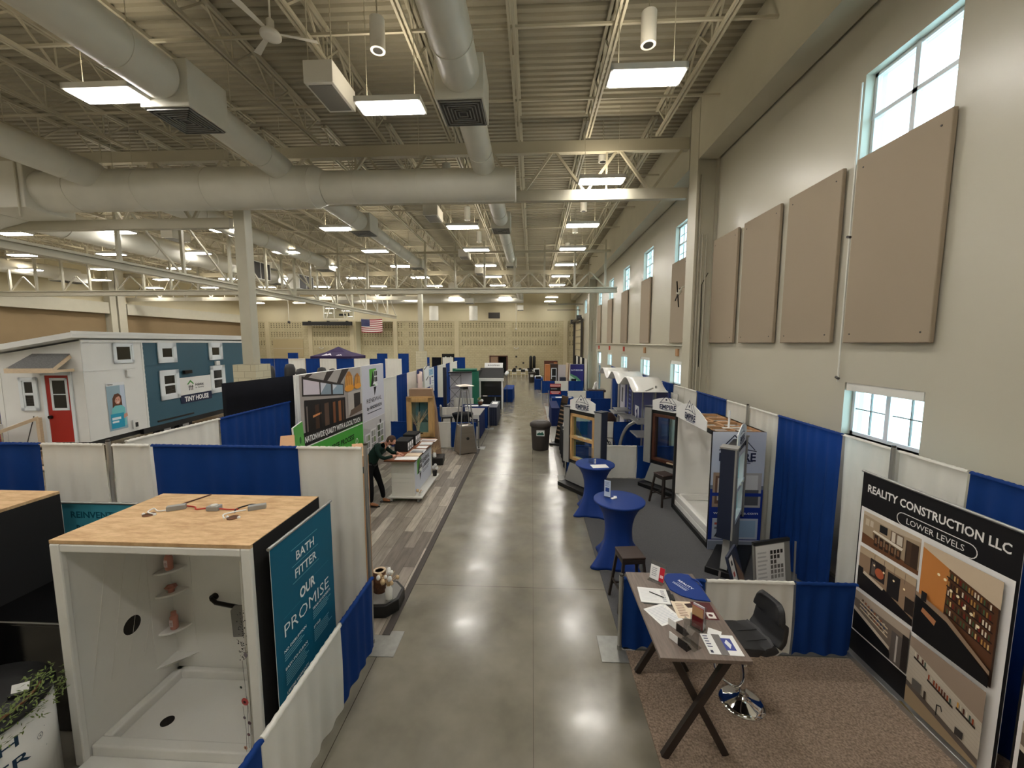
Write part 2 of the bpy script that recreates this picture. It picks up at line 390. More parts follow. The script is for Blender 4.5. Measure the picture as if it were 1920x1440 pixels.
    def build(s, name, parent=None, loc=None, rz=0.0, bev=0.0, seg=2):
        me = bpy.data.meshes.new(name); me.from_pydata(s.v, [], s.f)
        for m in s.ml: me.materials.append(m)
        me.polygons.foreach_set('material_index', s.fm); me.polygons.foreach_set('use_smooth', s.fs)
        if any(c is not None for c in s.fc):
            a = me.color_attributes.new('Col', 'FLOAT_COLOR', 'CORNER'); k = 0; d = []
            for p, c in zip(me.polygons, s.fc): d += list(c or (1, 1, 1, 1)) * p.loop_total
            a.data.foreach_set('color', d)
        me.update()
        o = bpy.data.objects.new(name, me); C.objects.link(o)
        if parent is not None: o.parent = parent
        if loc is not None: o.location = loc
        o.rotation_euler = (0, 0, rz)
        if bev:
            b = o.modifiers.new('bevel', 'BEVEL'); b.width = bev; b.segments = seg; b.limit_method = 'ANGLE'; b.angle_limit = math.radians(40)
        return o
def tag(o, label, cat, group=None):
    o['label'] = label; o['category'] = cat
    if group: o['group'] = group
    return o
def thing(name, label, cat, loc=(0, 0, 0), rz=0.0, group=None):
    o = bpy.data.objects.new(name, None); C.objects.link(o); o.empty_display_size = 0.2
    o.location = loc; o.rotation_euler = (0, 0, rz)
    return tag(o, label, cat, group)
def struct(o):
    o['kind'] = 'structure'; return o
def dup(root, loc, rz, label, group=None):
    def cp(o, par):
        c = o.copy(); C.objects.link(c); c.parent = par
        for ch in kids.get(o.name, ()): cp(ch, c)
        return c
    kids = {}
    for o in C.objects:
        if o.parent: kids.setdefault(o.parent.name, []).append(o)
    c = root.copy(); C.objects.link(c); c.location = loc; c.rotation_euler = (0, 0, rz)
    for ch in kids.get(root.name, ()): cp(ch, c)
    if label: c['label'] = label
    if group: c['group'] = group
    return c
ORD = ['first', 'second', 'third', 'fourth', 'fifth', 'sixth', 'seventh', 'eighth', 'ninth', 'tenth', 'eleventh', 'twelfth', 'thirteenth',
       'fourteenth', 'fifteenth', 'sixteenth', 'seventeenth', 'eighteenth', 'nineteenth', 'twentieth', 'twenty-first', 'twenty-second', 'twenty-third', 'twenty-fourth']
# ================================================================ the hall
XR, XL, YB, YF, ZD = 4.8, -33.0, 45.5, -4.0, 9.9
struct(MB().box(XL - .3, YF - .3, -0.2, XR + .3, YB + .3, 0, m_floor).build('floor'))
struct(MB().box(XR + .3, YF - 30, -1.2, XR + 160, YB + 60, -0.25, m_ground).build('ground'))
# roof deck: ribs run across the joists
mb = MB(); prof = []; y = YF
while y < YB:
    prof += [(y, ZD), (y + .10, ZD), (y + .125, ZD + .05), (y + .175, ZD + .05)]; y += .2
prof.append((y, ZD))
vs = [(XL - .2, p[0], p[1]) for p in prof] + [(XR + .2, p[0], p[1]) for p in prof]; n = len(prof)
mb.add(vs, [(k, n + k, n + k + 1, k + 1) for k in range(n - 1)], m_deck)
mb.box(XL - .3, YF - .3, ZD + .08, XR + .3, YB + .3, ZD + .3, m_deck)
struct(mb.build('ceiling'))

def wall_grid(name, x0, x1, ys, zs, holes, m):
    b = MB(); ys = sorted(set(ys + [h[0] for h in holes] + [h[1] for h in holes])); zs = sorted(set(zs + [h[2] for h in holes] + [h[3] for h in holes]))
    for ya, yb in zip(ys[:-1], ys[1:]):
        run = None
        for za, zb in zip(zs[:-1], zs[1:]):
            if any(h[0] <= (ya + yb) / 2 <= h[1] and h[2] <= (za + zb) / 2 <= h[3] for h in holes):
                if run: b.box(x0, ya, run[0], x1, yb, run[1], m); run = None
            else: run = (run[0], zb) if run else (za, zb)
        if run: b.box(x0, ya, run[0], x1, yb, run[1], m)
    return struct(b.build(name))
WU = [(1.25, 2.6), (5.12, 6.45), (12.8, 14.15), (16.65, 18.0), (20.55, 21.9), (24.45, 25.8), (28.4, 29.75), (36.2, 37.5), (42.6, 43.9)]
WLn = [(1.25, 2.6), (5.1, 6.36), (12.8, 14.15), (16.65, 18.0), (20.55, 21.9), (24.45, 25.8)]
holes = [(a, b, 6.3, 7.5) for a, b in WU] + [(a, b, 2.25, 3.05) for a, b in WLn] + [(28.3, 29.8, 0, 3.05)]
wall_grid('wall_right', XR, XR + .3, [YF, YB], [0, ZD + .1], holes, m_wall)
struct(MB().box(XL, YF - .3, 0, XR + .3, YF, ZD + .1, m_wall).build('wall_front'))

def window(n, y0, y1, z0, z1, cols, rows, mid):
    b = MB(); xf = XR + .13; t = .05; d = .06
    for (a, c, e, f) in ((y0, y0 + t, z0, z1), (y1 - t, y1, z0, z1), (y0, y1, z0, z0 + t), (y0, y1, z1 - t, z1)): b.box(xf, a, e, xf + d, c, f, m_winframe)
    yc = (y0 + y1) / 2
    b.box(xf - .01, yc - .035, z0, xf + d, yc + .035, z1, m_winframe)
    if mid: b.box(xf - .01, y0, (z0 + z1) / 2 - .03, xf + d, y1, (z0 + z1) / 2 + .03, m_winframe)
    # drywall return cap and blind box
    b.box(XR - .012, y0 - .03, z0 - .03, XR + .13, y1 + .03, z0, m_trim)
    o = struct(b.build('window_%d' % n))
    for s in ((y0, yc), (yc, y1)):
        g = MB(); a, c = s[0] + .05, s[1] - .05
        g.box(xf + .03, a, z0 + .05, xf + .036, c, z1 - .05, m_glass)
        for k in range(1, cols): q = a + (c - a) * k / cols; g.box(xf + .02, q - .007, z0 + .05, xf + .045, q + .007, z1 - .05, m_grayboard)
        for k in range(1, rows):
            q = z0 + (z1 - z0) * k / rows; g.box(xf + .02, a, q - .007, xf + .045, c, q + .007, m_grayboard)
        g.build('pane', o)
    return o
k = 1
for (a, b) in WU: window(k, a, b, 6.3, 7.5, 2 if a > 10 else 1, 4 if a > 10 else 1, True); k += 1
for (a, b) in WLn:
    o = window(k, a, b, 2.25, 3.05, 2, 2, False); k += 1
    MB().box(XR + .01, a + .02, 2.93, XR + .10, b - .02, 3.05, m_whitemetal).build('blind_box', o)
# glass exit door in the right wall
b = MB()
for (y0, y1, z0, z1) in ((28.3, 28.4, 0, 3.05), (29.7, 29.8, 0, 3.05), (28.3, 29.8, 2.95, 3.05), (28.3, 29.8, 2.05, 2.2), (28.4, 28.55, 0, 2.05), (29.55, 29.7, 0, 2.05), (28.3, 29.8, 0, .2), (29.0, 29.08, 0, 2.05)): b.box(XR + .1, y0, z0, XR + .18, y1, z1, m_winframe if z1 > 2.1 else m_grille)
d1 = struct(b.build('door_1')); MB().box(XR + .13, 28.35, .1, XR + .136, 29.75, 3.0, m_glass).build('pane', d1)

# soffit beam along the top of the right wall
for n, (a, b) in enumerate(((YF, 11.05), (11.7, 30.6), (31.9, YB))):
    q = MB(); q.box(4.25, a, 8.35, 4.74, b, ZD, m_trim)
    struct(q.build('trim_%d' % (n + 1)))
# wall columns (wide-flange with conduits)
def wallcol(y, label):
    t = thing('wall_column', label, 'column', (4.25, y, 0))
    b = MB()
    b.box(0, 0, 0, .06, .55, ZD, m_trim); b.box(.06, .07, 0, .50, .28, ZD, m_trim); b.box(.49, 0, 0, .55, .55, ZD, m_trim); b.box(.10, .30, 0, .3, .5, ZD, m_trim)
    b.build('flange_shaft', t)
    for x in (.14, .22, .33):
        MB().cyl((x, .045, 0), (x, .045, 8.0 if x < .2 else 6.5), .022, m_trim, n=8).build('conduit', t)
    MB().tube([(.27, .05, 3.0), (.265, .05, 3.6), (.275, .05, 4.2), (.26, .05, 5.2), (.28, .05, 5.25), (.40, .03, 5.5)], .009, m_matte, n=6).build('black_cable', t)
    return t
wallcol(11.08, 'cream steel column on the right wall between the tan panels and the row of windows')
wallcol(30.7, 'far cream steel column on the right wall beside the glass exit door')
# horizontal conduit along the bay of windows
tag(MB().cyl((4.74, 11.8, 3.56), (4.74, 30.6, 3.60), .03, m_trim, n=8).build('wall_conduit'), 'long cream conduit running along the right wall above the lower windows', 'pipe')
def vpipe(y, z0, z1, label):
    t = thing('shade_chain_pipe', label, 'pipe', (4.76, y, 0))
    MB().cyl((0, 0, z0), (0, 0, z1), .013, m_whitemetal, n=8).build('pipe', t)
    for z in (z0 + .05, z0 + (z1 - z0) * .5): MB().cyl((-.01, -.03, z), (-.01, .03, z + .02), .02, m_grille, n=8).build('clamp', t)
vpipe(6.46, 3.05, 7.4, 'thin white pipe running from the large upper window down to the lower window')
# tan acoustic panels
def panel(y0, y1, label, grp=None):
    o = MB().box(4.715, y0, 3.65, 4.775, y1, 6.3, m_panel).build('acoustic_panel', bev=.012)
    tag(o, label, 'acoustic panel', grp)
    b = MB()
    for y in (y0 + .12, y1 - .12):
        for z in (3.78, 6.15): b.cyl((4.71, y, z), (4.80, y, z), .012, m_grille, n=8)
    b.build('screw_cap', o)
panel(5.03, 6.37, 'largest tan wall panel, directly under the nearest upper window')
panel(6.64, 7.93, 'second tan wall panel from the camera on the right wall')
panel(8.18, 9.5, 'third tan wall panel from the camera on the right wall')
panel(9.76, 11.02, 'tan wall panel directly before the near cream wall column')
for i, (a, b) in enumerate(WU[2:7]): panel(a, b, 'tan wall panel under the %s upper window beyond the near wall column' % ORD[i])
panel(1.2, 2.6, 'tan wall panel nearest the camera at the right')
# orange-brown tags above the lower windows
for i, (a, b) in enumerate(WLn[2:] + [(28.3, 29.8)]):
    o = MB().box(4.74, (a + b) / 2 - .1, 3.22, XR, (a + b) / 2 + .1, 3.46, m_card if i < 2 else m_redtag).build('wall_sign', bev=.004)
    tag(o, 'small %s wall sign above the %s' % ('brown' if i < 2 else 'red', (ORD[i] + ' lower window beyond the near wall column') if i < 4 else 'glass exit door'), 'sign')
# wall fan bracket
t = thing('wall_fan', 'black-bladed wall fan on a curved bracket beside the near wall column', 'fan', (4.8, 12.45, 5.35))
MB().tube([(0, 0, 0), (-.18, .03, .0), (-.3, .06, -.03), (-.36, .08, -.14)], .022, m_trim).build('bracket', t)
MB().box(-.03, -.06, -.16, 0, .06, .16, m_trim).build('wall_plate', t)
MB().cyl((-.36, .08, -.12), (-.42, .08, -.24), .06, m_trim).build('motor', t)
for k in range(4):
    a = PI / 2 * k + .55; c_ = V((-.42, .08, -.24)); d = V((math.cos(a) * .20, math.cos(a) * .36, math.sin(a) * .42))
    MB().bar(c_, c_ + d * 1.0, .022, .03, m_bronze, up=(1, 0, .5)).build('blade', t)
# ---- left wall
struct(MB().box(XL - .3, YF, 0, XL, YB, ZD + .1, m_wallsmooth).build('wall_left'))
for n, (a, b) in enumerate(((YF, 29.6), (31.0, YB))):
    struct(MB().box(XL, a, 0, XL + .08, b, 5.9, m_brownwall).build('trim_%d' % (n + 4)))
    struct(MB().box(XL, a, 5.9, XL + .5, b, 6.75, m_trim).build('trim_%d' % (n + 6)))
t = thing('wall_column', 'cream steel column on the distant left wall behind the small house', 'column', (XL, 29.7, 0))
b = MB(); b.box(0, 0, 0, .5, .45, ZD, m_trim); b.build('shaft', t); MB().box(0, .6, 0, .5, 1.2, ZD, m_trim).build('shaft', t)
# ---- back wall
b = MB(); b.box(XL, YB, 0, -20.5, YB + .3, 6.1, m_cmu); b.box(-15.7, YB, 0, -4.85, YB + .3, 6.1, m_cmu); b.box(-2.8, YB, 0, XR, YB + .3, 6.1, m_cmu)
b.box(-4.85, YB, 2.2, -2.8, YB + .3, 6.1, m_cmu)
b.box(-20.5, YB + 1.2, 0, -15.7, YB + 1.4, 6.1, m_cmu); b.box(-20.5, YB, 0, -20.3, YB + 1.2, 6.1, m_wallsmooth); b.box(-15.9, YB, 0, -15.7, YB + 1.2, 6.1, m_wallsmooth)
b.box(XL, YB - .05, 6.1, XR, YB + 1.4, ZD + .1, m_wallsmooth)
for x in (-31.0, -25.9, -15.9, -8.8, 3.5): b.box(x, YB - .12, 0, x + .45, YB + .1, 6.1, m_wallsmooth)
b.box(-21.0, YB - .12, 0, -20.5, YB + .1, 6.1, m_wallsmooth)
b.box(-5.2, YB + 3.2, 0, -2.4, YB + 3.3, 3.0, m_dark); b.box(-5.3, YB + .3, 0, -5.2, YB + 3.3, 3.0, m_dark); b.box(-2.5, YB + .3, 0, -2.4, YB + 3.3, 3.0, m_dark); b.box(-5.3, YB + .3, -.05, -2.4, YB + 3.3, 0, m_dark); b.box(-5.3, YB + .3, 2.95, -2.4, YB + 3.3, 3.0, m_dark)
struct(b.build('wall_back'))
b = MB()
b.box(-4.87, YB - .03, 0, -4.75, YB + .1, 2.2, m_darkwood); b.box(-2.9, YB - .03, 0, -2.78, YB + .1, 2.2, m_darkwood); b.box(-4.87, YB - .03, 2.1, -2.78, YB + .1, 2.22, m_darkwood); b.box(-3.9, YB, 0, -3.82, YB + .1, 2.1, m_darkwood)
d2 = struct(b.build('door_2'))
MB().box(-4.73, YB + .02, .02, -3.92, YB + .07, 2.09, m_brownboard).build('door_leaf', d2)
MB().box(-2.96, YB + .1, .02, -2.92, YB + .9, 2.09, m_darkwood).build('door_leaf', d2)
MB().box(-4.65, YB - .01, .95, -4.05, YB + .02, 1.03, m_bronze).build('push_bar', d2)
b = MB(); b.box(-30.2, YB - .06, 0, -26.6, YB + .02, 4.1, m_roller)
for z in (1, 2, 3): b.box(-30.2, YB - .07, z, -26.6, YB - .05, z + .03, m_trim)
struct(b.build('door_3'))
b = MB(); b.box(4.72, 37.9, 0, 4.8, 44.6, 5.6, m_wallsmooth)
d4 = struct(b.build('door_4'))
for k in range(8): MB().box(4.67, 37.95, .3 + k * .66, 4.73, 44.55, .36 + k * .66, m_rail).build('door_rib', d4)
for y in (37.8, 44.5): MB().box(4.5, y, 0, 4.72, y + .14, 5.9, m_grille).build('door_track', d4)
MB().cyl((4.45, 37.8, 5.95), (4.45, 44.7, 5.95), .16, m_grille).build('door_shaft', d4)
for (x, y, z) in ((4.3, 38.2, 5.9), (4.3, 44.0, 5.8)): MB().box(x - .15, y, z - .1, x + .3, y + .4, z + .35, m_grille).build('door_motor', d4)
tag(MB().box(-4.95, YB - .1, 6.4, -3.65, YB - .05, 7.05, m_grille).build('wall_louvre'), 'dark rectangular louvre high on the back wall', 'vent')
for x, lab in ((-1.8, 'twin-head emergency light on the back wall right of the double door'), (-24.4, 'twin-head emergency light on the back wall above the purple canopy')):
    t = thing('emergency_light', lab, 'emergency light', (x, YB - .06, 3.0))
    MB().box(-.14, -.06, -.06, .14, .0, .06, m_trim).build('case', t)
    for s in (-1, 1): MB().ball((s * .2, -.08, .1), .07, m_whitemetal).build('lamp_head', t)
for x, z, lab in ((-1.8, 2.1, 'upper small dark wall box right of the double door'), (-1.8, .95, 'lower small dark wall box right of the double door'), (-1.0, 1.4, 'small dark wall box above the white table')):
    tag(MB().box(x - .1, YB - .07, z - .1, x + .1, YB, z + .1, m_grille).build('wall_box'), lab, 'wall box')
# ---- interior columns with block plinths
for y, lab in ((11.9, 'near square cream column on a painted block plinth'), (31.5, 'far square cream column on a painted block plinth')):
    t = thing('building_column', lab, 'column', (-8.62 if y < 20 else -8.8, y, 0))
    MB().box(-.17, -.16, 3.0, .17, .16, 8.9, m_trim).build('shaft', t, bev=.015)
    b = MB(); b.box(-.35, -.35, 0, .35, .35, 3.0, m_block); b.box(-.351, -.345, .01, .351, .345, 2.995, m_blocky); b.build('plinth', t)
# ================================================================ roof steel, ducts, lamps
JX = [3.36 - 1.88 * k for k in range(20)]
def joist(L):
    t = thing('roof_joist', '', 'joist')
    b = MB(); b.box(-.065, 0, 0, -.02, L, .07, m_steel); b.box(.02, 0, 0, .065, L, .07, m_steel); b.build('bottom_chord', t)
    b = MB(); b.box(-.08, 0, .62, -.02, L, .70, m_steel); b.box(.02, 0, .62, .08, L, .70, m_steel); b.build('top_chord', t)
    b = MB(); n = max(2, round(L / 1.25)); p = L / n
    for k in range(n):
        b.bar((0, k * p + .02, .66), (0, (k + .5) * p, .035), .035, .035, m_steel); b.bar((0, (k + .5) * p, .035), (0, (k + 1) * p - .02, .66), .035, .035, m_steel)
        b.bar((0, (k + .5) * p, .035), (0, (k + .5) * p, .66), .025, .025, m_steel)
    b.build('web', t); return t
for bay, (y0, L) in (('nearest', (YF + .02, 15.6)), ('middle', (11.95, 19.4)), ('farthest', (31.65, 13.7))):
    p = None
    for i, x in enumerate(JX):
        lab = '%s cream open-web roof joist from the right wall in the %s bay' % (ORD[i], bay)
        if p is None: p = joist(L); p.location = (x, y0, 9.2); p['label'] = lab; p['group'] = 'roof joists of the %s bay' % bay
        else: dup(p, (x, y0, 9.2), 0, lab)
# bridging rods
for i, y in enumerate((1.2, 3.4, 5.6, 7.8, 10.0, 14.4, 17.6, 20.5, 24.0, 27.2, 30.0, 34.5, 38.0, 42.0)):
    tag(MB().bar((XL, y, 9.30), (4.25, y, 9.30), .045, .045, m_steel).build('bridging_bar'), '%s thin cream bridging bar across the roof joists, counted from the camera' % ORD[i], 'bar', 'bridging bars under the roof')
# girders
def girder(x0, x1, y, z0, z1, lab, pitch=1.75):
    t = thing('roof_girder', lab, 'girder', (0, y, 0))
    MB().box(x0, -.09, z1 - .30, x1, .09, z1, m_steel).build('top_chord', t)
    MB().box(x0, -.09, z0, x1, .09, z0 + .28, m_steel).build('bottom_chord', t)
    x = x1 - .10; n = 0; up = True
    while x - pitch / 2 > x0:
        a = (x, 0, z1 - .2 if up else z0 + .2); b_ = (x - pitch / 2, 0, z0 + .2 if up else z1 - .2)
        MB().bar(a, b_, .07, .09, m_steel, up=(0, 1, 0)).build('diagonal', t); x -= pitch / 2; up = not up
    x = x1 - 2.2
    while x > x0 + .5: MB().bar((x, 0, z0 + .1), (x, 0, z1 - .1), .05, .05, m_steel, up=(0, 1, 0)).build('post', t); x -= pitch * 2
for y, nm in ((11.8, 'near'), (31.5, 'far')):
    girder(-8.4, 4.24, y, 7.62, 9.2, '%s cream girder between the right wall and the square column' % nm, 1.78)
    girder(-22.3, -8.9, y, 7.02, 9.2, '%s cream girder running left from the square column' % nm, 2.15)
    girder(XL, -22.5, y, 7.02, 9.2, '%s cream girder ending at the left wall' % nm, 2.15)
# hanging partition beams
t = thing('partition_beam', 'long level cream beam hung across the hall on white posts', 'beam', (0, 22.5, 0))
b = MB(); b.box(XL + .5, -.13, 6.38, 4.6, .13, 6.44, m_trim); b.box(XL + .5, -.13, 6.62, 4.6, .13, 6.68, m_trim); b.box(XL + .5, -.03, 6.44, 4.6, .03, 6.62, m_trim); b.build('beam', t)
MB().box(XL + .5, -.06, 8.55, 4.2, .06, 8.67, m_steel).build('top_rail', t)
x = 3.95; k = 0
while x > -32:
    MB().box(x - .05, -.05, 6.68, x + .05, .05, 9.2, m_trim).build('post', t)
    if k % 2 == 0:
        MB().bar((x, .02, 6.7), (x - .8, .02, 7.5), .06, .06, m_trim).build('brace', t); MB().bar((x - 1.65, .02, 6.7), (x - .85, .02, 7.5), .06, .06, m_trim).build('brace', t)
    x -= 1.65; k += 1
t = thing('partition_beam', 'cream beam running lengthwise past the near square column toward the back wall', 'beam', (-13.0, 0, 0))
b = MB(); b.box(-.13, -1, 5.95, .13, 38, 6.01, m_trim); b.box(-.13, -1, 6.15, .13, 38, 6.22, m_trim); b.box(-.03, -1, 6.01, .03, 38, 6.15, m_trim); b.build('beam', t)
y = 12.3; k = 0
while y < 38:
    if abs(y - 22.5) > .4 and not 31.2 < y < 31.9:
        MB().box(-.05, y - .05, 6.22, .05, y + .05, 9.2, m_trim).build('post', t); MB().bar((0, y + 2.2, 6.22), (0, y + .1, 8.2), .06, .06, m_trim).build('brace', t)
    y += 2.35; k += 1
# ducts
def rings(t, p, q, r, n):
    p, q = V(p), V(q); d = (q - p).normalized()
    for k in range(n):
        c = p + (q - p) * ((k + .5) / n); b = MB(); b.cyl(c - d * .012, c + d * .012, r + .012, m_duct, n=28); b.build('seam_ring', t)
def duct(lab, segs, boxes=(), caps=(), grp=None, nr=4, hang=True):
    t = thing('air_duct', lab, 'duct', group=grp)
    for (p, q, r, r2) in segs:
        b = MB(); b.cyl(p, q, r, m_duct, r2=r2, n=28); b.build('duct_pipe', t)
        L = (V(q) - V(p)).length
        if L > 2:
            rings(t, p, q, r, max(1, int(L / 1.6)))
            if hang:
                for k in range(max(1, int(L / 3.2))):
                    c = V(p) + (V(q) - V(p)) * ((k + .5) / max(1, int(L / 3.2))); MB().cyl(c + V((0, 0, r)), (c.x, c.y, ZD), .008, m_steel, n=6).build('hanger_rod', t)
    for (x, y, z, w, l, h) in boxes:                        # diffuser box, its underside at z
        b = MB(); b.box(x - w / 2, y - l / 2, z, x + w / 2, y + l / 2, z + h, m_duct); b.build('diffuser_box', t, bev=.01)
        b = MB(); b.box(x - w / 2 + .04, y - l / 2 + .04, z - .012, x + w / 2 - .04, y + l / 2 - .04, z + .004, m_grille)
        for k in range(6):
            a = 1 - k * .155; ww, ll = (w / 2 - .05) * a, (l / 2 - .05) * a
            for (x0, y0, x1, y1) in ((-ww, -ll, ww, -ll + .018), (-ww, ll - .018, ww, ll), (-ww, -ll, -ww + .018, ll), (ww - .018, -ll, ww, ll)):
                b.box(x + x0, y + y0, z - .03, x + x1, y + y1, z - .01, m_galv)
        b.build('diffuser_grille', t)
    return t
duct('thick cream cross duct spanning the hall in front of the near column', [((-.5, 11.1, 7.84), (-5.6, 11.1, 7.84), .41, .41), ((-5.6, 11.1, 7.84), (-5.9, 11.1, 7.86), .41, .54), ((-5.9, 11.1, 7.86), (-13.6, 11.1, 7.88), .54, .54), ((-.5, 11.1, 7.84), (-.46, 11.1, 7.84), .44, .44)])
duct('cream round duct above the aisle running toward the cross duct', [((-1.28, YF + .1, 8.33), (-1.28, 7.4, 8.33), .34, .34), ((-1.28, 7.4, 8.33), (-1.28, 10.9, 8.20), .29, .29)], [(-1.30, 7.85, 7.9, .86, .9, .74)])
duct('cream round duct with a square diffuser, left of the aisle duct', [((-6.65, YF + .1, 8.36), (-6.65, 7.3, 8.36), .38, .38), ((-6.65, 7.3, 8.36), (-6.65, 10.8, 8.22), .32, .32)], [(-6.65, 7.85, 7.9, .92, .95, .8)])
duct('leftmost cream round duct meeting the thick end of the cross duct', [((-11.9, YF + .1, 8.3), (-11.9, 10.8, 8.16), .36, .36)])
duct('cream round duct beyond the cross duct, directly above the aisle', [((-1.2, 11.45, 8.2), (-1.2, 15.5, 8.24), .27, .27), ((-1.2, 15.5, 8.24), (-1.2, 23.4, 8.24), .23, .23)], [(-1.2, 15.75, 7.9, .72, .74, .6), (-1.2, 23.0, 7.9, .6, .6, .5)])
duct('cream round duct beyond the cross duct, second from the aisle', [((-6.6, 11.6, 8.25), (-6.6, 15.6, 8.25), .33, .33), ((-6.6, 15.6, 8.25), (-6.6, 23.6, 8.2), .26, .26)], [(-6.6, 15.85, 7.9, .84, .84, .66), (-6.6, 23.2, 7.9, .7, .7, .5)])
duct('cream round duct beyond the cross duct, behind the near square column', [((-11.9, 11.7, 8.2), (-11.9, 23.4, 8.2), .34, .3)], [(-11.9, 23.0, 7.8, .8, .8, .6)])
duct('cream round duct far to the left passing behind the lengthwise beam', [((-17.2, 11.7, 7.95), (-17.2, 27, 8.05), .5, .42)], [(-17.2, 26.6, 7.6, .9, .9, .6)])
duct('cream round duct near the left wall with a white diffuser box', [((-31, 12.5, 8.2), (-31, 26.3, 8.2), .42, .42)], [(-30.9, 25.8, 7.7, 1.1, 1.6, .6)])
t = duct('distant cream cross duct in front of the back wall', [((-.9, 40, 8.0), (-20, 40, 8.0), .42, .42), ((-9.9, 40.3, 7.3), (-9.9, 40.3, 5.9), .45, .45), ((-5.9, 40.3, 7.3), (-5.9, 40.3, 5.9), .42, .42)], [(-1.2, 40.6, 6.9, .6, .6, .5), (-6.0, 38.6, 7.4, .8, .8, .5)])
MB().cyl((-1.2, 33, 8.3), (-1.2, 39.7, 8.1), .28, m_duct).build('duct_pipe', t); MB().cyl((-6.6, 33, 8.3), (-6.4, 39.7, 8.1), .3, m_duct).build('duct_pipe', t)
t = thing('duct_transition', 'large cream rectangular duct fitting at the left end of the cross duct', 'duct', (-13.6, 11.1, 7.88))
b = MB(); b.box(-1.5, -.6, -.6, 0, .6, .6, m_duct); b.build('fitting', t, bev=.02)
b = MB(); b.prism([(-1.5, -.6), (-1.5, .6), (-3.4, .3), (-4.6, -.4), (-4.6, -1.1), (-3.2, -1.0)], 1.2, m_duct, M=FR((0, .6, 0), (1, 0, 0), (0, 0, 1))); b.build('elbow', t)
for x in (-.15, -1.35): MB().bar((x, -.62, -.85), (x, -.62, 1.4), .04, .04, m_steel).build('hanger_rod', t)
# white box units under the joists
def boxunit():
    t = thing('white_box_unit', '', 'ceiling unit')
    MB().box(-.27, 0, 0, .27, .95, .38, m_whitemetal).build('case', t, bev=.01)
    MB().box(-.22, .08, -.012, .22, .87, .01, m_grayboard).build('underside_grille', t)
    for x in (-.22, .22):
        for y in (.1, .85): MB().cyl((x, y, .42), (x, y, 1.6), .01, m_steel, n=6).build('hanger_rod', t)
    return t
p = None
for (x, y, lab) in ((-3.86, 7.5, 'largest white box unit hung from the roof left of the aisle duct'), (-3.75, 15.0, 'second white box unit, behind the cross duct left of the aisle duct'), (-3.75, 22.0, 'third white box unit, just before the hanging beam'), (-3.6, 27.2, 'small distant white box unit beyond the hanging beam'), (-16.5, 24.8, 'white box unit right of the near column above the hanging beam'), (-16.2, 17.5, 'white box unit left of the near square column')):
    if p is None: p = boxunit(); p.location = (x, y, 8.3); p['label'] = lab; p['group'] = 'white box units under the roof'
    else: dup(p, (x, y, 8.3), 0, lab)
# cylindrical downlights
def can():
    t = thing('cylinder_downlight', '', 'downlight')
    MB().cyl((0, 0, 0), (0, 0, .52), .13, m_whitemetal, n=20).build('can', t)
    MB().cyl((0, 0, -.004), (0, 0, .01), .085, m_dark, n=16).build('lens_opening', t)
    MB().cyl((0, 0, .52), (0, 0, 1.12), .012, m_steel, n=6).build('stem', t); return t
p = None
for col, x, ys in (('right of the aisle duct', 1.98, (7.6, 12.1, 16.4, 19.5, 23.6)), ('left of the aisle duct', -2.75, (7.5, 13.2, 17.3, 21.0))):
    for i, y in enumerate(ys):
        lab = '%s white cylinder downlight from the camera in the row %s' % (ORD[i], col)
        if p is None: p = can(); p.location = (x, y, 8.78); p['label'] = lab; p['group'] = 'cylinder downlights'
        else: dup(p, (x, y, 8.78), 0, lab)
# high-bay lamps
def lamp():
    t = thing('ceiling_lamp', '', 'lamp')
    b = MB(); b.box(-.59, -.22, .05, .59, .22, .10, m_whitemetal)
    for (x0, x1, y0, y1) in ((-.61, -.57, -.24, .24), (.57, .61, -.24, .24), (-.61, .61, -.24, -.20), (-.61, .61, .20, .24)): b.box(x0, y0, 0.005, x1, y1, .10, m_whitemetal)
    b.build('housing', t)
    b = MB()
    for k in range(4): b.box(-.565, -.195 + k * .10, -.012, .565, -.108 + k * .10, .05, m_lamp)
    b.build('tube_lens', t)
    b = MB(); b.box(-.5, -.16, .10, .5, .16, .112, m_lampup); b.build('uplight_slot', t)
    for s in (-.45, .45): MB().cyl((s, 0, .1), (s, 0, 1.9), .006, m_steel, n=6).build('hanger_wire', t)
    return t
p = None
LY = (-1.0, 3.1, 7.2, 11.45, 15.55, 19.3, 23.1, 27.0, 31.0, 35.2, 39.2, 43.2)
for i, x in enumerate((1.85, -2.65, -7.52, -11.9, -16.4, -20.8, -25.5, -30.1)):
    for j, y in enumerate(LY):
        if x == -2.65 and y > 4 and y < 8: y = 7.82
        if x == -2.65 and 10 < y < 12: continue
        row = 'nearest the right wall' if i == 0 else '%s from the right wall' % ORD[i]
        lab = '%s lit ceiling lamp from the camera, in the row %s' % (ORD[j], row)
        if p is None: p = lamp(); p.location = (x, y, 8.0); p['label'] = lab; p['group'] = 'lit high-bay ceiling lamps'
        else: dup(p, (x, y, 8.0), 0, lab)
# downrod fan with pale blades
t = thing('ceiling_fan', 'white downrod ceiling fan at the top left of the aisle', 'fan', (-4.34, 6.95, 8.66))
MB().lathe([(.02, 1.15), (.085, 1.1), (.08, .85), (.06, .78), (.02, .77)], m_whitemetal, n=16).build('canopy', t)
MB().cyl((0, 0, .25), (0, 0, .8), .016, m_whitemetal, n=8).build('downrod', t)
MB().lathe([(.03, .30), (.06, .27), (.06, .12), (.13, .10), (.16, .06), (.16, .02), (.13, 0), (.05, -.01)], m_whitemetal, n=24).build('motor_housing', t)
for k in range(3):
    a = 2.1 * k + .35; b = MB(TR(0, 0, .08, a, .2)); b.prism([(.12, -.03), (.7, -.055), (.72, .055), (.12, .03)], .006, m_whitemetal); b.build('blade', t)
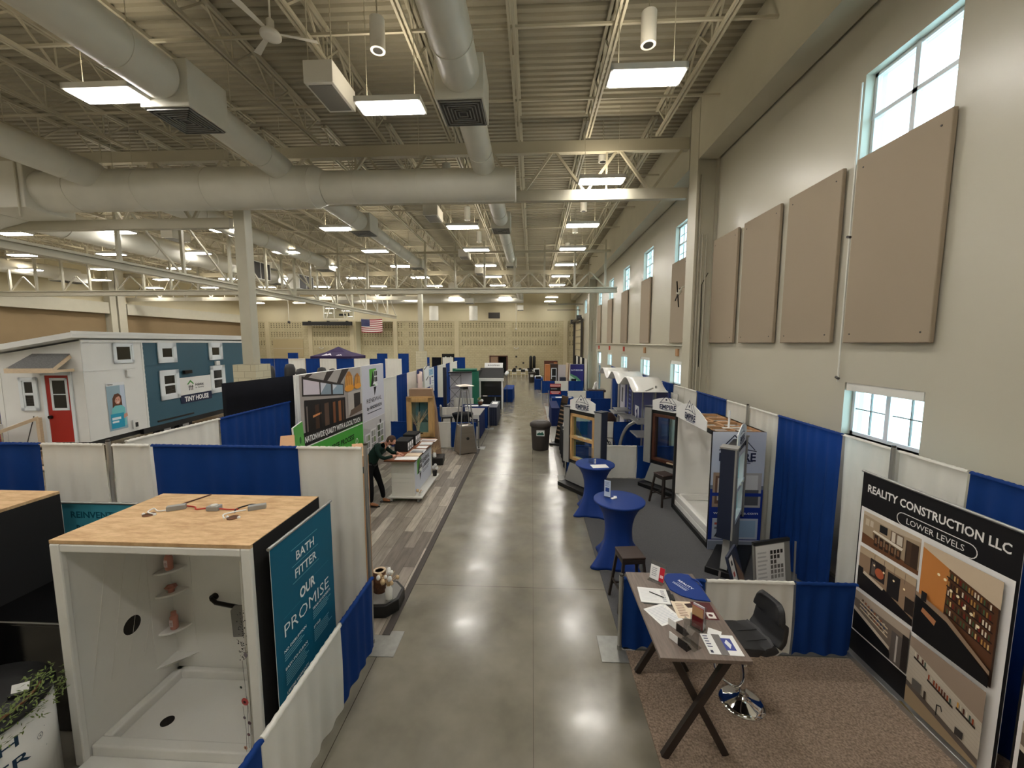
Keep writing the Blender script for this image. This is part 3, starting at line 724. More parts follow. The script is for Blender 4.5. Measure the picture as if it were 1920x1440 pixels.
# louvred return boxes to the right of the near column
for x, y, lab in ((-14.0, 20.4, 'louvred return box directly right of the near square column'), (-14.0, 24.6, 'louvred return box second from the near square column')):
    t = thing('return_louvre', lab, 'vent', (x, y, 7.35), rz=1.50)
    MB().box(-.72, 0, -.44, .72, .7, .44, m_duct).build('case', t)
    b = MB(); b.box(-.68, -.02, -.40, .68, .0, .40, m_grille); b.box(-.72, -.03, -.44, .72, -.01, -.40, m_whitemetal); b.box(-.72, -.03, .40, .72, -.01, .44, m_whitemetal); b.box(-.72, -.03, -.44, -.67, -.01, .44, m_whitemetal); b.box(.67, -.03, -.44, .72, -.01, .44, m_whitemetal); b.box(-.02, -.03, -.40, .02, -.01, .40, m_whitemetal)
    b.build('louvre', t)
    for s in (-.4, .4): MB().cyl((s, .4, .4), (s, .4, 2.55), .012, m_steel, n=6).build('hanger_rod', t)
# ================================================================ pipe and drape
def drape(p0, p1, z0, z1, m, label, group=None, seed=1, amp=.022, lam=.21, nv=8, name='booth_drape', lean=0.0):
    rr = random.Random(seed); p0, p1 = V((p0[0], p0[1], 0)), V((p1[0], p1[1], 0)); d = p1 - p0; L = d.length; d.normalize(); nrm = V((-d.y, d.x, 0))
    ph = [rr.uniform(0, 6.28) for _ in range(4)]; nu = max(10, int(L * (34 if abs(p0.y) < 8 else 16)))
    def fn(u, v):
        s = u * L; hang = (1 - v)
        a = amp * (.35 + .65 * min(1, hang * 2.2))
        w = a * (math.sin(2 * PI * s / lam + ph[0] + .8 * math.sin(5.1 * s + ph[1])) + .6 * math.sin(2 * PI * s / (lam * 2.3) + ph[2]))
        e = .012 * hang * math.sin(3.1 * hang + ph[3])
        z = z0 + (z1 - z0) * v + (.006 * math.sin(s * 37 + ph[1]) if v > .97 else 0) + (.008 * math.sin(s * 6 + ph[2]) if v < .01 else 0)
        q = p0 + d * (s + (e if u in (0, 1) else 0)) + nrm * (w + lean * hang)
        return (q.x - p0.x, q.y - p0.y, z)
    b = MB(); vs = [0, .06, .14, .25, .4, .55, .7, .82, .9, .94, .965, 1.0]; nvv = len(vs) - 1
    pts = [fn(i / nu, v) for v in vs for i in range(nu + 1)]
    b.add(pts, [(j * (nu + 1) + i, j * (nu + 1) + i + 1, (j + 1) * (nu + 1) + i + 1, (j + 1) * (nu + 1) + i) for j in range(nvv) for i in range(nu)], m, True)
    # rod pocket rolled over the cross bar
    ring = []
    for i in range(nu + 1):
        q = p0 + d * (i / nu * L) - p0
        for k in range(7):
            a = PI * k / 6; rr_ = .024 + .004 * math.sin(i * 2.3 + k); ring.append((q.x + nrm.x * math.cos(a) * rr_, q.y + nrm.y * math.cos(a) * rr_, z1 + math.sin(a) * rr_ - .004))
    b.add(ring, [(i * 7 + k, (i + 1) * 7 + k, (i + 1) * 7 + k + 1, i * 7 + k + 1) for i in range(nu) for k in range(6)], m, True)
    return tag(b.build(name, loc=(p0.x, p0.y, 0)), label, 'drape', group)
def upright(x, y, h, label, plate=True, rz=0.0, grp=None, dx=0.0):
    t = thing('upright_stand', label, 'pole', (x, y, 0), rz, grp)
    b = MB(); b.cyl((0, 0, .01), (0, 0, h), .024, m_alu, n=14); b.build('pole', t)
    b = MB(); b.cyl((0, 0, h), (0, 0, h + .025), .021, m_grille, n=12); b.build('cap', t)
    if plate:
        b = MB(); b.box(-.21 + dx, -.21, 0, .21 + dx, .21, .008, m_galv); b.build('base_plate', t, bev=.003)
        MB().cyl((0, 0, .008), (0, 0, .06), .03, m_galv, n=12).build('pin_collar', t)
    return t
YA = 4.45
drape((-2.75, YA), (-1.97, YA), .03, 2.43, m_white, 'tall white drape behind the shower display, beside the aisle pole', seed=3)
drape((-4.53, YA), (-2.74, YA), .03, 2.43, m_blue, 'tall wide blue drape directly behind the shower display', seed=4, lam=.3)
drape((-5.02, YA), (-4.55, YA), .03, 2.43, m_white, 'tall narrow white drape left of the wide blue drape', seed=5)
drape((-5.92, YA), (-5.13, YA), .03, 2.43, m_white, 'tall white drape left of the gap in the near drape wall', seed=6)
drape((-7.9, YA), (-5.94, YA), .03, 2.43, m_blue, 'tall blue drape at the left edge of the photo', seed=7, lam=.3)
upright(-1.93, YA, 2.47, 'tall drape pole at the aisle end of the near drapes', dx=.12)
upright(-5.075, YA, 2.47, 'drape pole in the gap between two tall white drapes')
drape((-5.03, 4.62), (-5.03, 6.1), .03, 2.43, m_white, 'tall white drape running away from the near drape wall toward the small house', seed=8)
drape((-5.03, 6.12), (-5.03, 8.0), .03, 2.43, m_blue, 'tall blue drape beside the black back of the green-logo display', seed=9)
# low rail along the aisle
drape((-1.87, 3.58), (-1.87, 4.36), .04, .90, m_blue, 'low blue drape at the far end of the shower booth rail', seed=11, amp=.012)
drape((-1.87, 2.43), (-1.87, 3.57), .04, .90, m_white, 'low white drape in the middle of the shower booth rail', seed=12, amp=.012)
drape((-1.87, 1.4), (-1.87, 2.42), .04, .90, m_blue, 'low blue drape at the near end of the shower booth rail', seed=13, amp=.012)

# ================================================================ shower display
t = thing('shower_display', 'white open-fronted shower enclosure with strand-board top and black sides', 'shower', (-3.93, 2.92, 0))
W_, D_, H_ = 1.70, 1.02, 2.05
b = MB(); b.box(0, 0, H_ - .03, W_, D_, H_, m_osb); b.build('top_board', t)
b = MB(); b.box(-.004, .06, 0, .0, D_, H_ - .03, m_matte); b.box(.0, .05, 0, .07, D_, H_ - .03, m_acr); b.build('side_wall', t)
b = MB(); b.box(W_, .03, 0, W_ + .004, D_, H_ - .005, m_matte); b.box(W_ - .07, .05, 0, W_, D_, H_ - .03, m_acr); b.build('side_wall', t)
b = MB(); b.box(.07, D_ - .07, 0, W_ - .07, D_ - .001, H_ - .03, m_acr); b.box(0, D_, 0, W_, D_ + .004, H_, m_matte); b.build('back_wall', t)
b = MB(); b.box(.07, .05, H_ - .1, W_ - .07, D_ - .07, H_ - .035, m_acr); b.build('soffit', t)
b = MB(); b.box(-.004, -.004, 0, .085, .05, H_ - .03, m_acr); b.box(W_ - .085, -.004, 0, W_, .05, H_ - .03, m_acr); b.box(.085, -.004, H_ - .1, W_ - .085, .05, H_ - .03, m_acr); b.build('front_frame', t, bev=.012)
# large diagonal tile grooves pressed into the left wall
b = MB()
for k in range(5): b.bar((.0705, .12 + .16 * k, .55), (.0705, .35 + .16 * k, 1.75 - .1 * k), .002, .004, m_whitemetal, up=(1, 0, 0))
b.build('tile_groove', t)
b = MB(); x0, x1, y0, y1 = .07, W_ - .07, .06, D_ - .07
b.box(x0, y0, 0, x1, y0 + .10, .13, m_acr); b.box(x0, y0 + .1, 0, x0 + .09, y1, .13, m_acr); b.box(x1 - .09, y0 + .1, 0, x1, y1, .13, m_acr); b.box(x0, y1 - .07, 0, x1, y1, .13, m_acr)
b.box(x0 + .09, y0 + .1, 0, x1 - .09, y1 - .07, .055, m_acr); b.box(x0, -.06, 0, x1, y0, .045, m_acr); b.build('shower_pan', t, bev=.018, seg=3)
MB().cyl((.47, .38, .055), (.47, .38, .062), .055, m_bronze, n=24).build('drain_cover', t)
def quarter(z, r, h, m, t, name):
    b = MB(); pts = [(0, 0)] + [(r * math.cos(a), -r * math.sin(a)) for a in [PI / 2 * k / 8 for k in range(9)]]
    b.prism(pts[::-1], h, m, M=TR(.07, D_ - .07, z)); return b.build(name, t, bev=.004)
for z in (1.28, 1.03, .62): quarter(z, .20, .022, m_acr, t, 'corner_shelf')
b = MB(); pts = [(0, 0), (.24, 0), (0, -.24)]
b.add([(0, 0, .30), (.26, 0, .30), (0, -.26, .30), (0, 0, .16)], [(0, 2, 1), (0, 1, 3), (1, 2, 3), (2, 0, 3)], m_acr, M=TR(.07, D_ - .07, 0)); b.build('corner_seat', t)
b = MB(); b.box(.0, -.0, 0, .004, -.25, 1.5, m_acr, M=TR(.0705, D_ - .07, .35)); b.box(0, -.004, 0, .23, 0, 1.5, m_acr, M=TR(.07, D_ - .0705, .35)); b.build('corner_column', t)
v = MB(FR((.071, .51, .93), (0, -1, 0), (0, 0, 1))); v.cyl((0, 0, 0), (0, 0, .014), .085, m_bronze, n=28); v.cyl((0, 0, .014), (0, 0, .05), .045, m_bronze, r2=.03, n=20); v.cyl((0, 0, .05), (0, 0, .075), .022, m_bronze); v.bar((0, 0, .062), (-.05, -.075, .07), .02, .016, m_bronze); v.build('mixer_valve', t)
v = MB(FR((.071, .40, 1.92), (0, -1, 0), (0, 0, 1))); v.cyl((0, 0, 0), (0, 0, .03), .05, m_bronze, r2=.02); v.tube([(0, 0, .02), (0, .0, .12), (0, -.06, .16)], .012, m_bronze); v.cyl((0, -.06, .16), (0, -.09, .18), .02, m_bronze, r2=.06); v.build('shower_head', t)
v = MB(); v.cyl((.55, D_ - .07, .95), (.55, D_ - .11, .95), .038, m_bronze, n=20); v.tube([(.55, D_ - .12, .95), (.62, D_ - .15, .93), (.93, D_ - .20, .92)], .022, m_bronze); v.build('fold_arm', t)
v = MB(); v.prism([(-.09, -.17), (.09, -.17), (.10, .12), (.06, .17), (-.06, .17), (-.1, .12)], .022, m_grayboard, M=FR((.95, D_ - .22, .80), (.9, .1, 0), (0, 0, 1))); v.build('fold_seat', t, bev=.006)
MB().cyl((.07, .13, 1.90), (W_ - .07, .13, 1.90), .012, m_chrome, n=10).build('curtain_rod', t)
MB().cyl((W_ - .1, .13, 1.90), (W_ - .07, .13, 1.90), .03, m_chrome, n=16).build('rod_flange', t)
# gathered curtain with poppies
b = MB(FR((-2.43, 3.05, .10), (1, -.12, 0), (0, 0, 1)))
def cf(u, v): return (u * .125, v * 1.74, .022 * math.sin(u * 14) * (1.15 - .4 * v))
b.grid(cf, 16, 12, m_white)
b.lay = .03
rr = random.Random(5)
for k in range(95): b.disc(rr.uniform(.008, .055), 1.33 - rr.random() * .42, rr.uniform(.003, .0065), (30, 30, 32), n=6)
for (x, y0, y1) in ((.05, .12, .92), (.085, .25, 1.05), (.025, .08, .5), (.07, .1, .6)): b.line([(x, y0), (x + .012, (y0 + y1) / 2), (x - .004, y1)], .0035, (52, 52, 56))
for (x, y, r, c) in ((.045, .55, .035, (186, 84, 84)), (.085, .98, .02, (120, 112, 122)), (.03, .40, .014, (96, 88, 98)), (.075, .36, .017, (80, 60, 68)), (.06, .25, .015, (112, 84, 92)), (.02, .68, .012, (50, 60, 46)), (.022, .12, .018, (196, 150, 128))): b.disc(x, y, r, c, n=10)
b.disc(.045, .55, .013, (70, 26, 30), n=10); b.disc(.02, .12, .007, (40, 20, 24), n=8)
tag(b.build('shower_curtain'), 'white curtain printed with poppies gathered at the right of the shower enclosure', 'curtain')
# bottles on the corner shelves
def bottle(x, y, z, lab, h=.19):
    t = thing('shampoo_bottle', lab, 'bottle', (x, y, z))
    b = MB(); b.lathe([(.03, 0), (.036, .008), (.036, h * .72), (.026, h * .8), (.022, h * .82)], m_pink, n=16); b.build('body', t)
    b = MB(); b.cyl((0, 0, h * .82), (0, 0, h), .024, m_log if 0 else m_pink, n=16); b.build('cap', t)
    b = MB(FR((0, -.0375, h * .22), (1, 0, 0), (0, 0, 1))); b.rect(-.02, 0, .02, .075, (224, 206, 206)); b.scrib(-.014, .01, .014, .05, 4, (150, 110, 110)); b.build('label', t)
bottle(-3.765, 3.765, 1.303, 'pink bottle on the top corner shelf of the shower')
bottle(-3.765, 3.765, .643, 'pink bottle on the third corner shelf of the shower')
t = thing('soap_dish', 'small coppery shell dish on the second corner shelf of the shower', 'dish', (-3.77, 3.77, 1.053))
MB().lathe([(.02, 0), (.03, .003), (.026, .02), (.05, .055), (.054, .06), (.044, .05), (.02, .022)], m_pink, n=16, f=lambda r, z, t: r * (1 + .12 * math.sin(t * 5) * (z > .04))).build('bowl', t)
MB().ball((0, 0, .05), .026, m_pink, sc_=(1.2, .8, .7)).build('soap', t)
# wiring on top
for (x, y, a, l, w_, lab) in ((-3.42, 3.55, .5, .15, .055, 'left grey power adaptor on top of the shower'), (-3.05, 3.56, .05, .11, .075, 'grey junction box in the middle on top of the shower'), (-2.65, 3.60, .5, .15, .055, 'right grey power adaptor on top of the shower')):
    t = thing('power_adaptor', lab, 'adaptor', (x, y, 2.05), a)
    MB().box(-l / 2, -w_ / 2, 0, l / 2, w_ / 2, .045, m_grey).build('case', t, bev=.006)
    (MB().lathe([(.03, .045), (.03, .052), (.02, .054)], m_whitemetal, n=16).build('knob', t) if l < .12 else MB().box(-l / 2 - .001, -.012, .012, -l / 2 + .004, .012, .03, m_black).build('socket', t))
def cable(pts, r, m, lab): tag(MB().tube(pts, r, m, n=7).build('cable'), lab, 'cable')
def bez(pts, n=6):
    out = []; P = [V(p) for p in pts]
    for i in range(len(P) - 1):
        a, b_, c, d = P[max(i - 1, 0)], P[i], P[i + 1], P[min(i + 2, len(P) - 1)]
        for k in range(n):
            s = k / n; out.append(.5 * ((2 * b_) + (c - a) * s + (2 * a - 5 * b_ + 4 * c - d) * s * s + (3 * b_ - a - 3 * c + d) * s ** 3))
    return out + [P[-1]]
zt = 2.058
cable(bez([(-3.36, 3.60, zt + .01), (-3.28, 3.60, zt), (-3.22, 3.55, zt), (-3.12, 3.56, zt + .01)]), .007, m_redtag, 'dark red cable between the left adaptor and the junction box on the shower top')
cable(bez([(-2.99, 3.55, zt + .01), (-2.9, 3.56, zt), (-2.82, 3.57, zt)]), .007, m_redtag, 'dark red cable leaving the junction box toward the right adaptor')
cable(bez([(-2.80, 3.50, zt), (-2.84, 3.58, zt), (-2.78, 3.68, zt), (-2.68, 3.66, zt + .01)]), .007, m_black, 'black looped cable behind the right adaptor on the shower top')
cable(bez([(-3.48, 3.62, zt), (-3.44, 3.74, zt), (-3.38, 3.92, zt)]), .007, m_darkwood, 'brown cable running off the back edge of the shower top')
cable(bez([(-3.49, 3.51, zt), (-3.55, 3.49, zt), (-3.60, 3.50, zt + .02), (-3.58, 3.42, zt + .02), (-3.53, 3.43, zt)]), .006, m_paper, 'white cable looping into the left round hole of the shower top')
cable(bez([(-2.73, 3.56, zt), (-2.80, 3.48, zt + .01), (-2.83, 3.40, zt + .02), (-2.79, 3.36, zt)]), .006, m_paper, 'white cable curving into the right round hole of the shower top')
for x, y, lab in ((-3.57, 3.42, 'left recessed light can poking through the shower top'), (-2.74, 3.40, 'right recessed light can poking through the shower top')):
    t = thing('recessed_light', lab, 'light', (x, y, 2.05)); b = MB(); b.cyl((0, 0, 0), (0, 0, .007), .05, m_log, n=20); b.build('can', t)
    for s in (-1, 1): MB().ball((s * .055, 0, .006), .014, m_paper).build('spring_clip', t)
# second display box and black tub at the left edge
t = thing('shower_display', 'second boxed display with strand-board top, cut by the left edge of the photo', 'shower', (-6.9, 2.9, 0))
MB().box(0, 0, 2.02, 1.78, 1.05, 2.05, m_osb).build('top_board', t); b = MB(); b.box(0, 0, 0, 1.78, 1.05, 2.02, m_matte); b.build('body', t)
t = thing('bathtub', 'glossy black tub front in the dark gap left of the shower enclosure', 'bathtub', (-5.1, 3.2, 0))
b = MB(); b.box(0, 0, 0, 1.04, .75, 1.08, m_gloss); b.build('tub_shell', t, bev=.02)
b = MB(); b.box(-.01, -.015, 1.08, 1.05, .76, 1.12, m_gloss); b.box(-.01, -.018, 1.098, 1.05, -.012, 1.112, m_grayboard); b.build('rim', t, bev=.004)
# hanging banners
def banner(name, lab, w_, h, o, ux, artfn, z0=0.0, base=True, th=.004):
    t = thing(name, lab, 'banner', o); F = FR((0, 0, 0), ux, (0, 0, 1))
    b = MB(F); b.box(0, z0, -th, w_, z0 + h, 0, m_paper); b.build('panel', t)
    b = MB(F); artfn(b, w_, h, z0); b.build('printed_face', t)
    b = MB(F); b.cyl((-.015, z0 + h + .008, -.002), (w_ + .015, z0 + h + .008, -.002), .014, m_alu, n=12); b.build('top_rail', t)
    if base:
        b = MB(F); b.box(-.02, 0, -.1, w_ + .02, .075, .07, m_alu); b.build('base_cassette', t, bev=.008)
        b = MB(F); b.cyl((w_ / 2, .075, -.03), (w_ / 2, z0 + h, -.012), .009, m_alu, n=8); b.build('support_pole', t)
    return t
def art_promise(b, W, H, z):
    T = (10, 94, 124); b.rect(0, z, W, z + H, T); y = z + H
    wh = (236, 244, 246); pale = (120, 186, 205)
    for k, q in enumerate((.16, .315, .47)): b.rect(W * .28, y - q - .003, W * .72, y - q + .002, pale)
    b.text('BATH', W * .5, y - .24, .085, W * .30, wh, .012); b.text('FITTER', W * .5, y - .395, .085, W * .36, wh, .012)
    b.rect(W * .62, y - .585, W * .9, y - .582, (60, 140, 165)); b.rect(W * .12, y - .69, W * .38, y - .687, (60, 140, 165))
    b.text('OUR', W * .5, y - .62, .10, W * .26, wh, .03); b.text('PROMISE', W * .5, y - .80, .12, W * .76, wh, -.006)
    for (u, v, s, n) in ((.10, .98, 'NO DISRUPTION', 3), (.56, .90, 'TEAM OF EXPERTS', 4), (.10, 1.14, 'EASY-TO-CLEAN', 6), (.56, 1.09, 'STYLE', 6), (.10, 1.36, 'LIFETIME WARRANTY', 4)):
        b.text(s, W * u, y - v, .026, W * (.34 if len(s) > 6 else .12), wh, .02, al='l'); b.scrib(W * u, y - v - .03 - n * .021, W * (u + .36), y - v - .025, n, (116, 178, 198), .7)
    cx, cy = W * .52, y - 1.72
    b.poly([(cx + (.26 if k % 2 else .29) * math.cos(PI * k / 14), cy + (.26 if k % 2 else .29) * math.sin(PI * k / 14)) for k in range(28)], (124, 186, 216)); b.disc(cx, cy, .245, T); b.ring(cx, cy, .23, .006, (160, 206, 226))
    for k, ch in enumerate('LIFETIME'):
        a = PI * (.90 - .8 * k / 7); b.text(ch, cx + .185 * math.cos(a), cy + .185 * math.sin(a), .05, None, wh, .02, rot=a - PI / 2)
    b.text('WARRANTY', cx, cy - .03, .05, .26, wh, .02)
banner('retractable_banner', 'dark teal promise banner on the right side of the shower enclosure', .98, 1.98, (-2.12, 2.985, 0), (0, 1, 0), art_promise)
def art_reinvent(b, W, H, z):
    b.rect(0, z, W, z + H, (70, 156, 178)); y = z + H; d = (8, 84, 104)
    b.text('REINVENTING', W * .5, y - .13, .075, W * .78, d, .02); b.text('BATHROOMS', W * .5, y - .29, .075, W * .66, d, .02)
    b.rect(W * .1, z + .2, W * .9, z + H * .6, (206, 226, 230)); b.rect(W * .2, z + .3, W * .5, z + H * .5, (240, 240, 238)); b.rect(W * .6, z + .3, W * .8, z + H * .5, (150, 190, 200))
banner('retractable_banner', 'pale teal reinventing banner behind the shower between the two boxed displays', .9, 1.83, (-5.36, 4.14, 0), (1, 0, 0), art_reinvent)
# curved white podium with the company name, garland and card
t = thing('podium_counter', 'white rounded promotional counter with navy lettering at the bottom left corner', 'counter', (-4.31, 2.47, 0))
b = MB(); b.lathe([(.52, 0), (.52, .86)], m_acr, n=64, sm=True); b.build('body', t)
b = MB(); b.lathe([(.53, .86), (.54, .88), (.53, .898), (.3, .90)], m_black, n=64); b.build('counter_top', t)
nv = (28, 58, 84)
def wrap(b, a0):                                  # bend the flat art round the drum, centred on direction a0
    out = []
    for (x, y, z) in b.v: a = a0 + x / .52; out.append(((.522 + z) * math.cos(a), (.522 + z) * math.sin(a), y))
    b.v = out; return b
b = MB()
for q in (.815, .65, .485): b.rect(-.42, q - .002, .42, q + .002, (80, 100, 120)); b.lay -= .0005
b.text('BATH', 0, .73, .085, .46, nv, .012); b.text('FITTER', .0, .565, .085, .58, nv, .012); b.ring(.37, .61, .022, .003, nv, 16); b.text('R', .37, .61, .02, None, nv)
b.ring(-.05, .20, .20, .085, (26, 48, 78), 40); b.disc(-.05, .20, .16, (206, 214, 222)); b.text('BATH', -.05, .235, .03, None, (70, 90, 120)); b.text('FITTER', -.05, .17, .03, None, (70, 90, 120))
for k, ch in enumerate('LIFETIME'):
    a = PI * (.86 - .72 * k / 7); b.text(ch, -.05 + .2 * math.cos(a), .20 + .2 * math.sin(a), .045, None, (220, 228, 236), .02, rot=a - PI / 2)
wrap(b, -.40).build('printed_face', t)
# garland
t2 = thing('leaf_garland', 'green leafy garland draped over the black counter top', 'garland', (-4.31, 2.47, .90))
rr = random.Random(11); b = MB()
for k in range(1100):
    a = rr.uniform(-1.9, 1.0); r = rr.uniform(.38, .60); z = rr.uniform(.0, .09) if r < .53 else rr.uniform(-.13, .05)
    c = V((math.cos(a) * r, math.sin(a) * r, z)); d = V((rr.uniform(-1, 1), rr.uniform(-1, 1), rr.uniform(-.7, .5))).normalized(); s = V((-d.y, d.x, rr.uniform(-.4, .4))).normalized(); l = rr.uniform(.022, .05)
    b.add([c, c + d * l * .5 + s * .006, c + d * l, c + d * l * .5 - s * .006], [(0, 1, 2, 3)], m_leaf)
o = b.build('leaves', t2); o['kind'] = 'stuff'
MB().tube([(math.cos(a) * .47, math.sin(a) * .47, .03) for a in [-1.9 + k * .2 for k in range(14)]], .01, m_log, n=6).build('stem', t2)
t = thing('card_holder', 'small black card holder with a white card on the counter top', 'card holder', (-4.0, 2.68, .90), .5)
MB().box(-.06, -.03, 0, .06, .03, .03, m_black).build('holder', t, bev=.004); b = MB(FR((0, -.01, .015), (1, 0, 0), (0, .35, .9))); b.box(-.05, 0, 0, .05, .075, .002, m_paper); b.build('card', t)
# ================================================================ right foreground: construction booth
struct(MB().box(1.13, .4, 0, 4.72, 4.47, .014, m_carpet).build('trim_8'))            # loose-laid brown carpet
struct(MB().box(1.10, 4.50, 0, 4.72, 10.62, .008, m_greycarpet).build('trim_9'))     # charcoal carpet
YR = 4.5
upright(1.06, YR, .93, 'short drape pole on a steel plate beside the tall brown table', dx=-.03)
drape((1.09, YR), (2.02, YR), .03, .90, m_blue, 'low blue drape behind the brown table', seed=21)
drape((2.04, YR), (3.02, YR), .03, .90, m_white, 'low white drape behind the black swivel chair', seed=22)
drape((3.04, YR), (3.72, YR), .03, .90, m_blue, 'low blue drape between the white drape and the black photo banner', seed=23)
XD = 4.14
for i, (a, b_, m, lab) in enumerate(((1.6, 3.88, m_blue, 'tall blue drape at the right edge of the photo'), (3.9, 4.62, m_white, 'tall white drape right of the pole behind the black photo banner'), (4.68, 5.42, m_white, 'tall white drape left of the pole behind the black photo banner'),
        (5.44, 6.84, m_blue, 'tall bright blue drape beside the grey literature board'), (6.86, 7.72, m_white, 'tall white drape directly behind the white sunroom display'), (7.76, 8.62, m_white, 'second tall white drape behind the roof of the sunroom display'),
        (8.64, 10.2, m_blue, 'tall blue drape behind the arched sign of the sunroom display'), (10.22, 11.0, m_white, 'tall white drape before the near wall column, right part'), (11.05, 11.8, m_white, 'tall white drape before the near wall column, left part'),
        (11.85, 12.9, m_blue, 'tall blue drape under the first window beyond the wall column'), (12.95, 14.4, m_white, 'tall white drape right of the wave canopy'), (14.45, 15.4, m_blue, 'tall blue drape peeping over the near end of the wave canopy'),
        (15.45, 16.8, m_white, 'tall white drape behind the middle of the wave canopy'), (16.85, 18.0, m_blue, 'tall blue drape peeping over the far end of the wave canopy'), (18.05, 19.4, m_white, 'tall white drape behind the red banner'), (19.5, 21.2, m_blue, 'tall blue drape beyond the red banner'))):
    drape((XD, b_), (XD, a), .03, 2.43, m, lab, seed=30 + i, lam=.19)
upright(4.1, 4.65, 2.47, 'tall drape pole behind the black photo banner')
upright(4.1, 7.74, 2.47, 'tall drape pole behind the sunroom display')
# --- photo banner
def roomshot(b, u0, v0, u1, v1, kind, rr):
    """a generic dim bar or kitchen interior"""
    W, H = u1 - u0, v1 - v0
    def P(pts, c): b.poly([(u0 + p[0] * W, v0 + p[1] * H) for p in pts], c); b.lay -= .00035
    def Q(a, c_, d, e, c): P([(a, c_), (d, c_), (d, e), (a, e)], c)
    if kind == 0:
        Q(0, 0, 1, 1, (172, 152, 126)); P([(0, 0), (1, 0), (1, .12), (0, .32)], (110, 72, 46)); P([(0, .9), (.6, .82), (1, .9), (1, 1), (0, 1)], (196, 180, 158)); Q(.05, .6, .12, .8, (198, 184, 160)); Q(.14, .62, .2, .8, (200, 186, 166))
        Q(.32, .60, .46, .82, (30, 30, 32)); Q(.52, .5, .74, .82, (120, 100, 82)); Q(.54, .52, .60, .8, (216, 204, 186)); Q(.63, .52, .72, .78, (206, 196, 180)); P([(.2, .5), (.72, .40), (.74, .48), (.22, .56)], (230, 220, 205)); P([(.22, .3), (.7, .18), (.72, .40), (.2, .5)], (134, 112, 88)); Q(.78, .12, .98, .78, (62, 46, 36)); Q(.80, .14, .87, .76, (78, 58, 44))
        for k in range(5): x = .24 + k * .1; Q(x, .12, x + .07, .46 - k * .02, (52, 36, 28)); Q(x + .015, .2, x + .055, .36, (128, 92, 64))
    elif kind == 1:
        Q(0, 0, 1, 1, (150, 124, 100)); Q(0, .84, 1, 1, (186, 164, 136)); Q(.22, .45, .5, .86, (46, 38, 36)); b.disc(u0 + .4 * W, v0 + .62 * H, .055, (176, 92, 60), 14); Q(.25, .5, .32, .8, (94, 84, 78)); Q(.55, .3, .76, .8, (34, 30, 30)); P([(0, 0), (1, 0), (1, .14), (.5, .36), (0, .42)], (24, 20, 20)); P([(.1, .40), (.48, .30), (.5, .36), (.12, .47)], (206, 190, 170)); Q(.86, .2, 1, .52, (44, 36, 32)); Q(0, .3, .1, .52, (28, 26, 26))
        for k in range(4): b.disc(u0 + (.3 + .18 * k) * W, v0 + (.74 - .03 * k) * H, .012, (255, 232, 190), 8); b.line([(u0 + (.3 + .18 * k) * W, v0 + .98 * H), (u0 + (.3 + .18 * k) * W, v0 + .76 * H)], .004, (90, 76, 64))
    elif kind == 2:
        Q(0, 0, 1, 1, (118, 104, 92)); Q(0, .8, 1, 1, (176, 160, 142)); P([(0, .0), (.75, 0), (.7, .2), (0, .5)], (16, 15, 15)); P([(0, .5), (.7, .2), (.7, .28), (0, .6)], (198, 186, 168)); Q(.72, 0, .9, .7, (96, 88, 82)); Q(.8, .05, .83, .66, (190, 182, 174)); Q(.9, 0, 1, .8, (44, 38, 34))
        for k in range(3):
            P([(.12, .62 + .09 * k), (.66, .44 + .10 * k), (.66, .47 + .10 * k), (.12, .65 + .09 * k)], (224, 208, 180))
            for j in range(8): x = .16 + j * .06; Q(x, .66 + .09 * k - j * .024, x + .03, .71 + .09 * k - j * .024, rr.choice([(150, 90, 60), (60, 70, 96), (200, 190, 170), (90, 60, 40)]))
    elif kind == 3:
        Q(0, 0, 1, 1, (60, 44, 36)); P([(0, .35), (.36, .3), (.38, .86), (0, .95)], (196, 128, 66)); P([(0, .95), (.38, .86), (1, .74), (1, 1), (0, 1)], (206, 186, 160)); P([(.38, .3), (.98, .16), (.98, .74), (.38, .86)], (92, 58, 38))
        for k in range(5):
            z = .40 + .095 * k; P([(.38, z), (.96, z - .10), (.96, z - .085), (.38, z + .014)], (40, 26, 20))
            for j in range(15): x = .4 + j * .037; zz = z + .014 - (x - .38) * .17; Q(x, zz, x + .018, zz + .05, rr.choice([(176, 130, 70), (214, 180, 120), (120, 40, 30), (70, 90, 60), (228, 214, 190), (60, 40, 30)]))
        for k in range(7): b.disc(u0 + (.28 + .09 * k) * W, v0 + (.76 - .045 * k + .03 * (k % 2)) * H, .014, (255, 238, 200), 8)
        P([(0, 0), (1, 0), (1, .10), (.45, .34), (0, .42)], (14, 13, 14)); P([(0, .42), (.45, .34), (1, .12), (1, .16), (.45, .40), (0, .46)], (150, 126, 104)); P([(.1, .28), (.3, .22), (.32, .28), (.12, .33)], (176, 120, 84)); Q(.08, .40, .16, .5, (26, 24, 26))
    else:
        Q(0, 0, 1, 1, (188, 178, 162)); P([(0, .85), (1, .60), (1, 1), (0, 1)], (150, 132, 116)); P([(0, 0), (1, 0), (1, .05), (0, .26)], (158, 138, 110)); P([(0, .26), (1, .05), (1, .13), (0, .34)], (96, 86, 78))
        for j in range(9): b.line([(u0, v0 + (.36 + .055 * j) * H), (u0 + W, v0 + (.14 + .055 * j) * H)], .002, (160, 150, 136)); b.lay -= .0004
        for (x, z, n) in ((.08, .72, 5), (.3, .56, 9), (.70, .52, 6)):
            P([(x, z), (x + n * .04, z - n * .009), (x + n * .04, z - n * .009 + .03), (x, z + .03)], (44, 34, 30))
            for j in range(n): q = x + .01 + j * .038; Q(q, z + .03 - j * .009, q + .02, z + .10 - j * .009, rr.choice([(150, 70, 40), (70, 90, 80), (210, 200, 180), (200, 150, 70), (90, 50, 40)]))
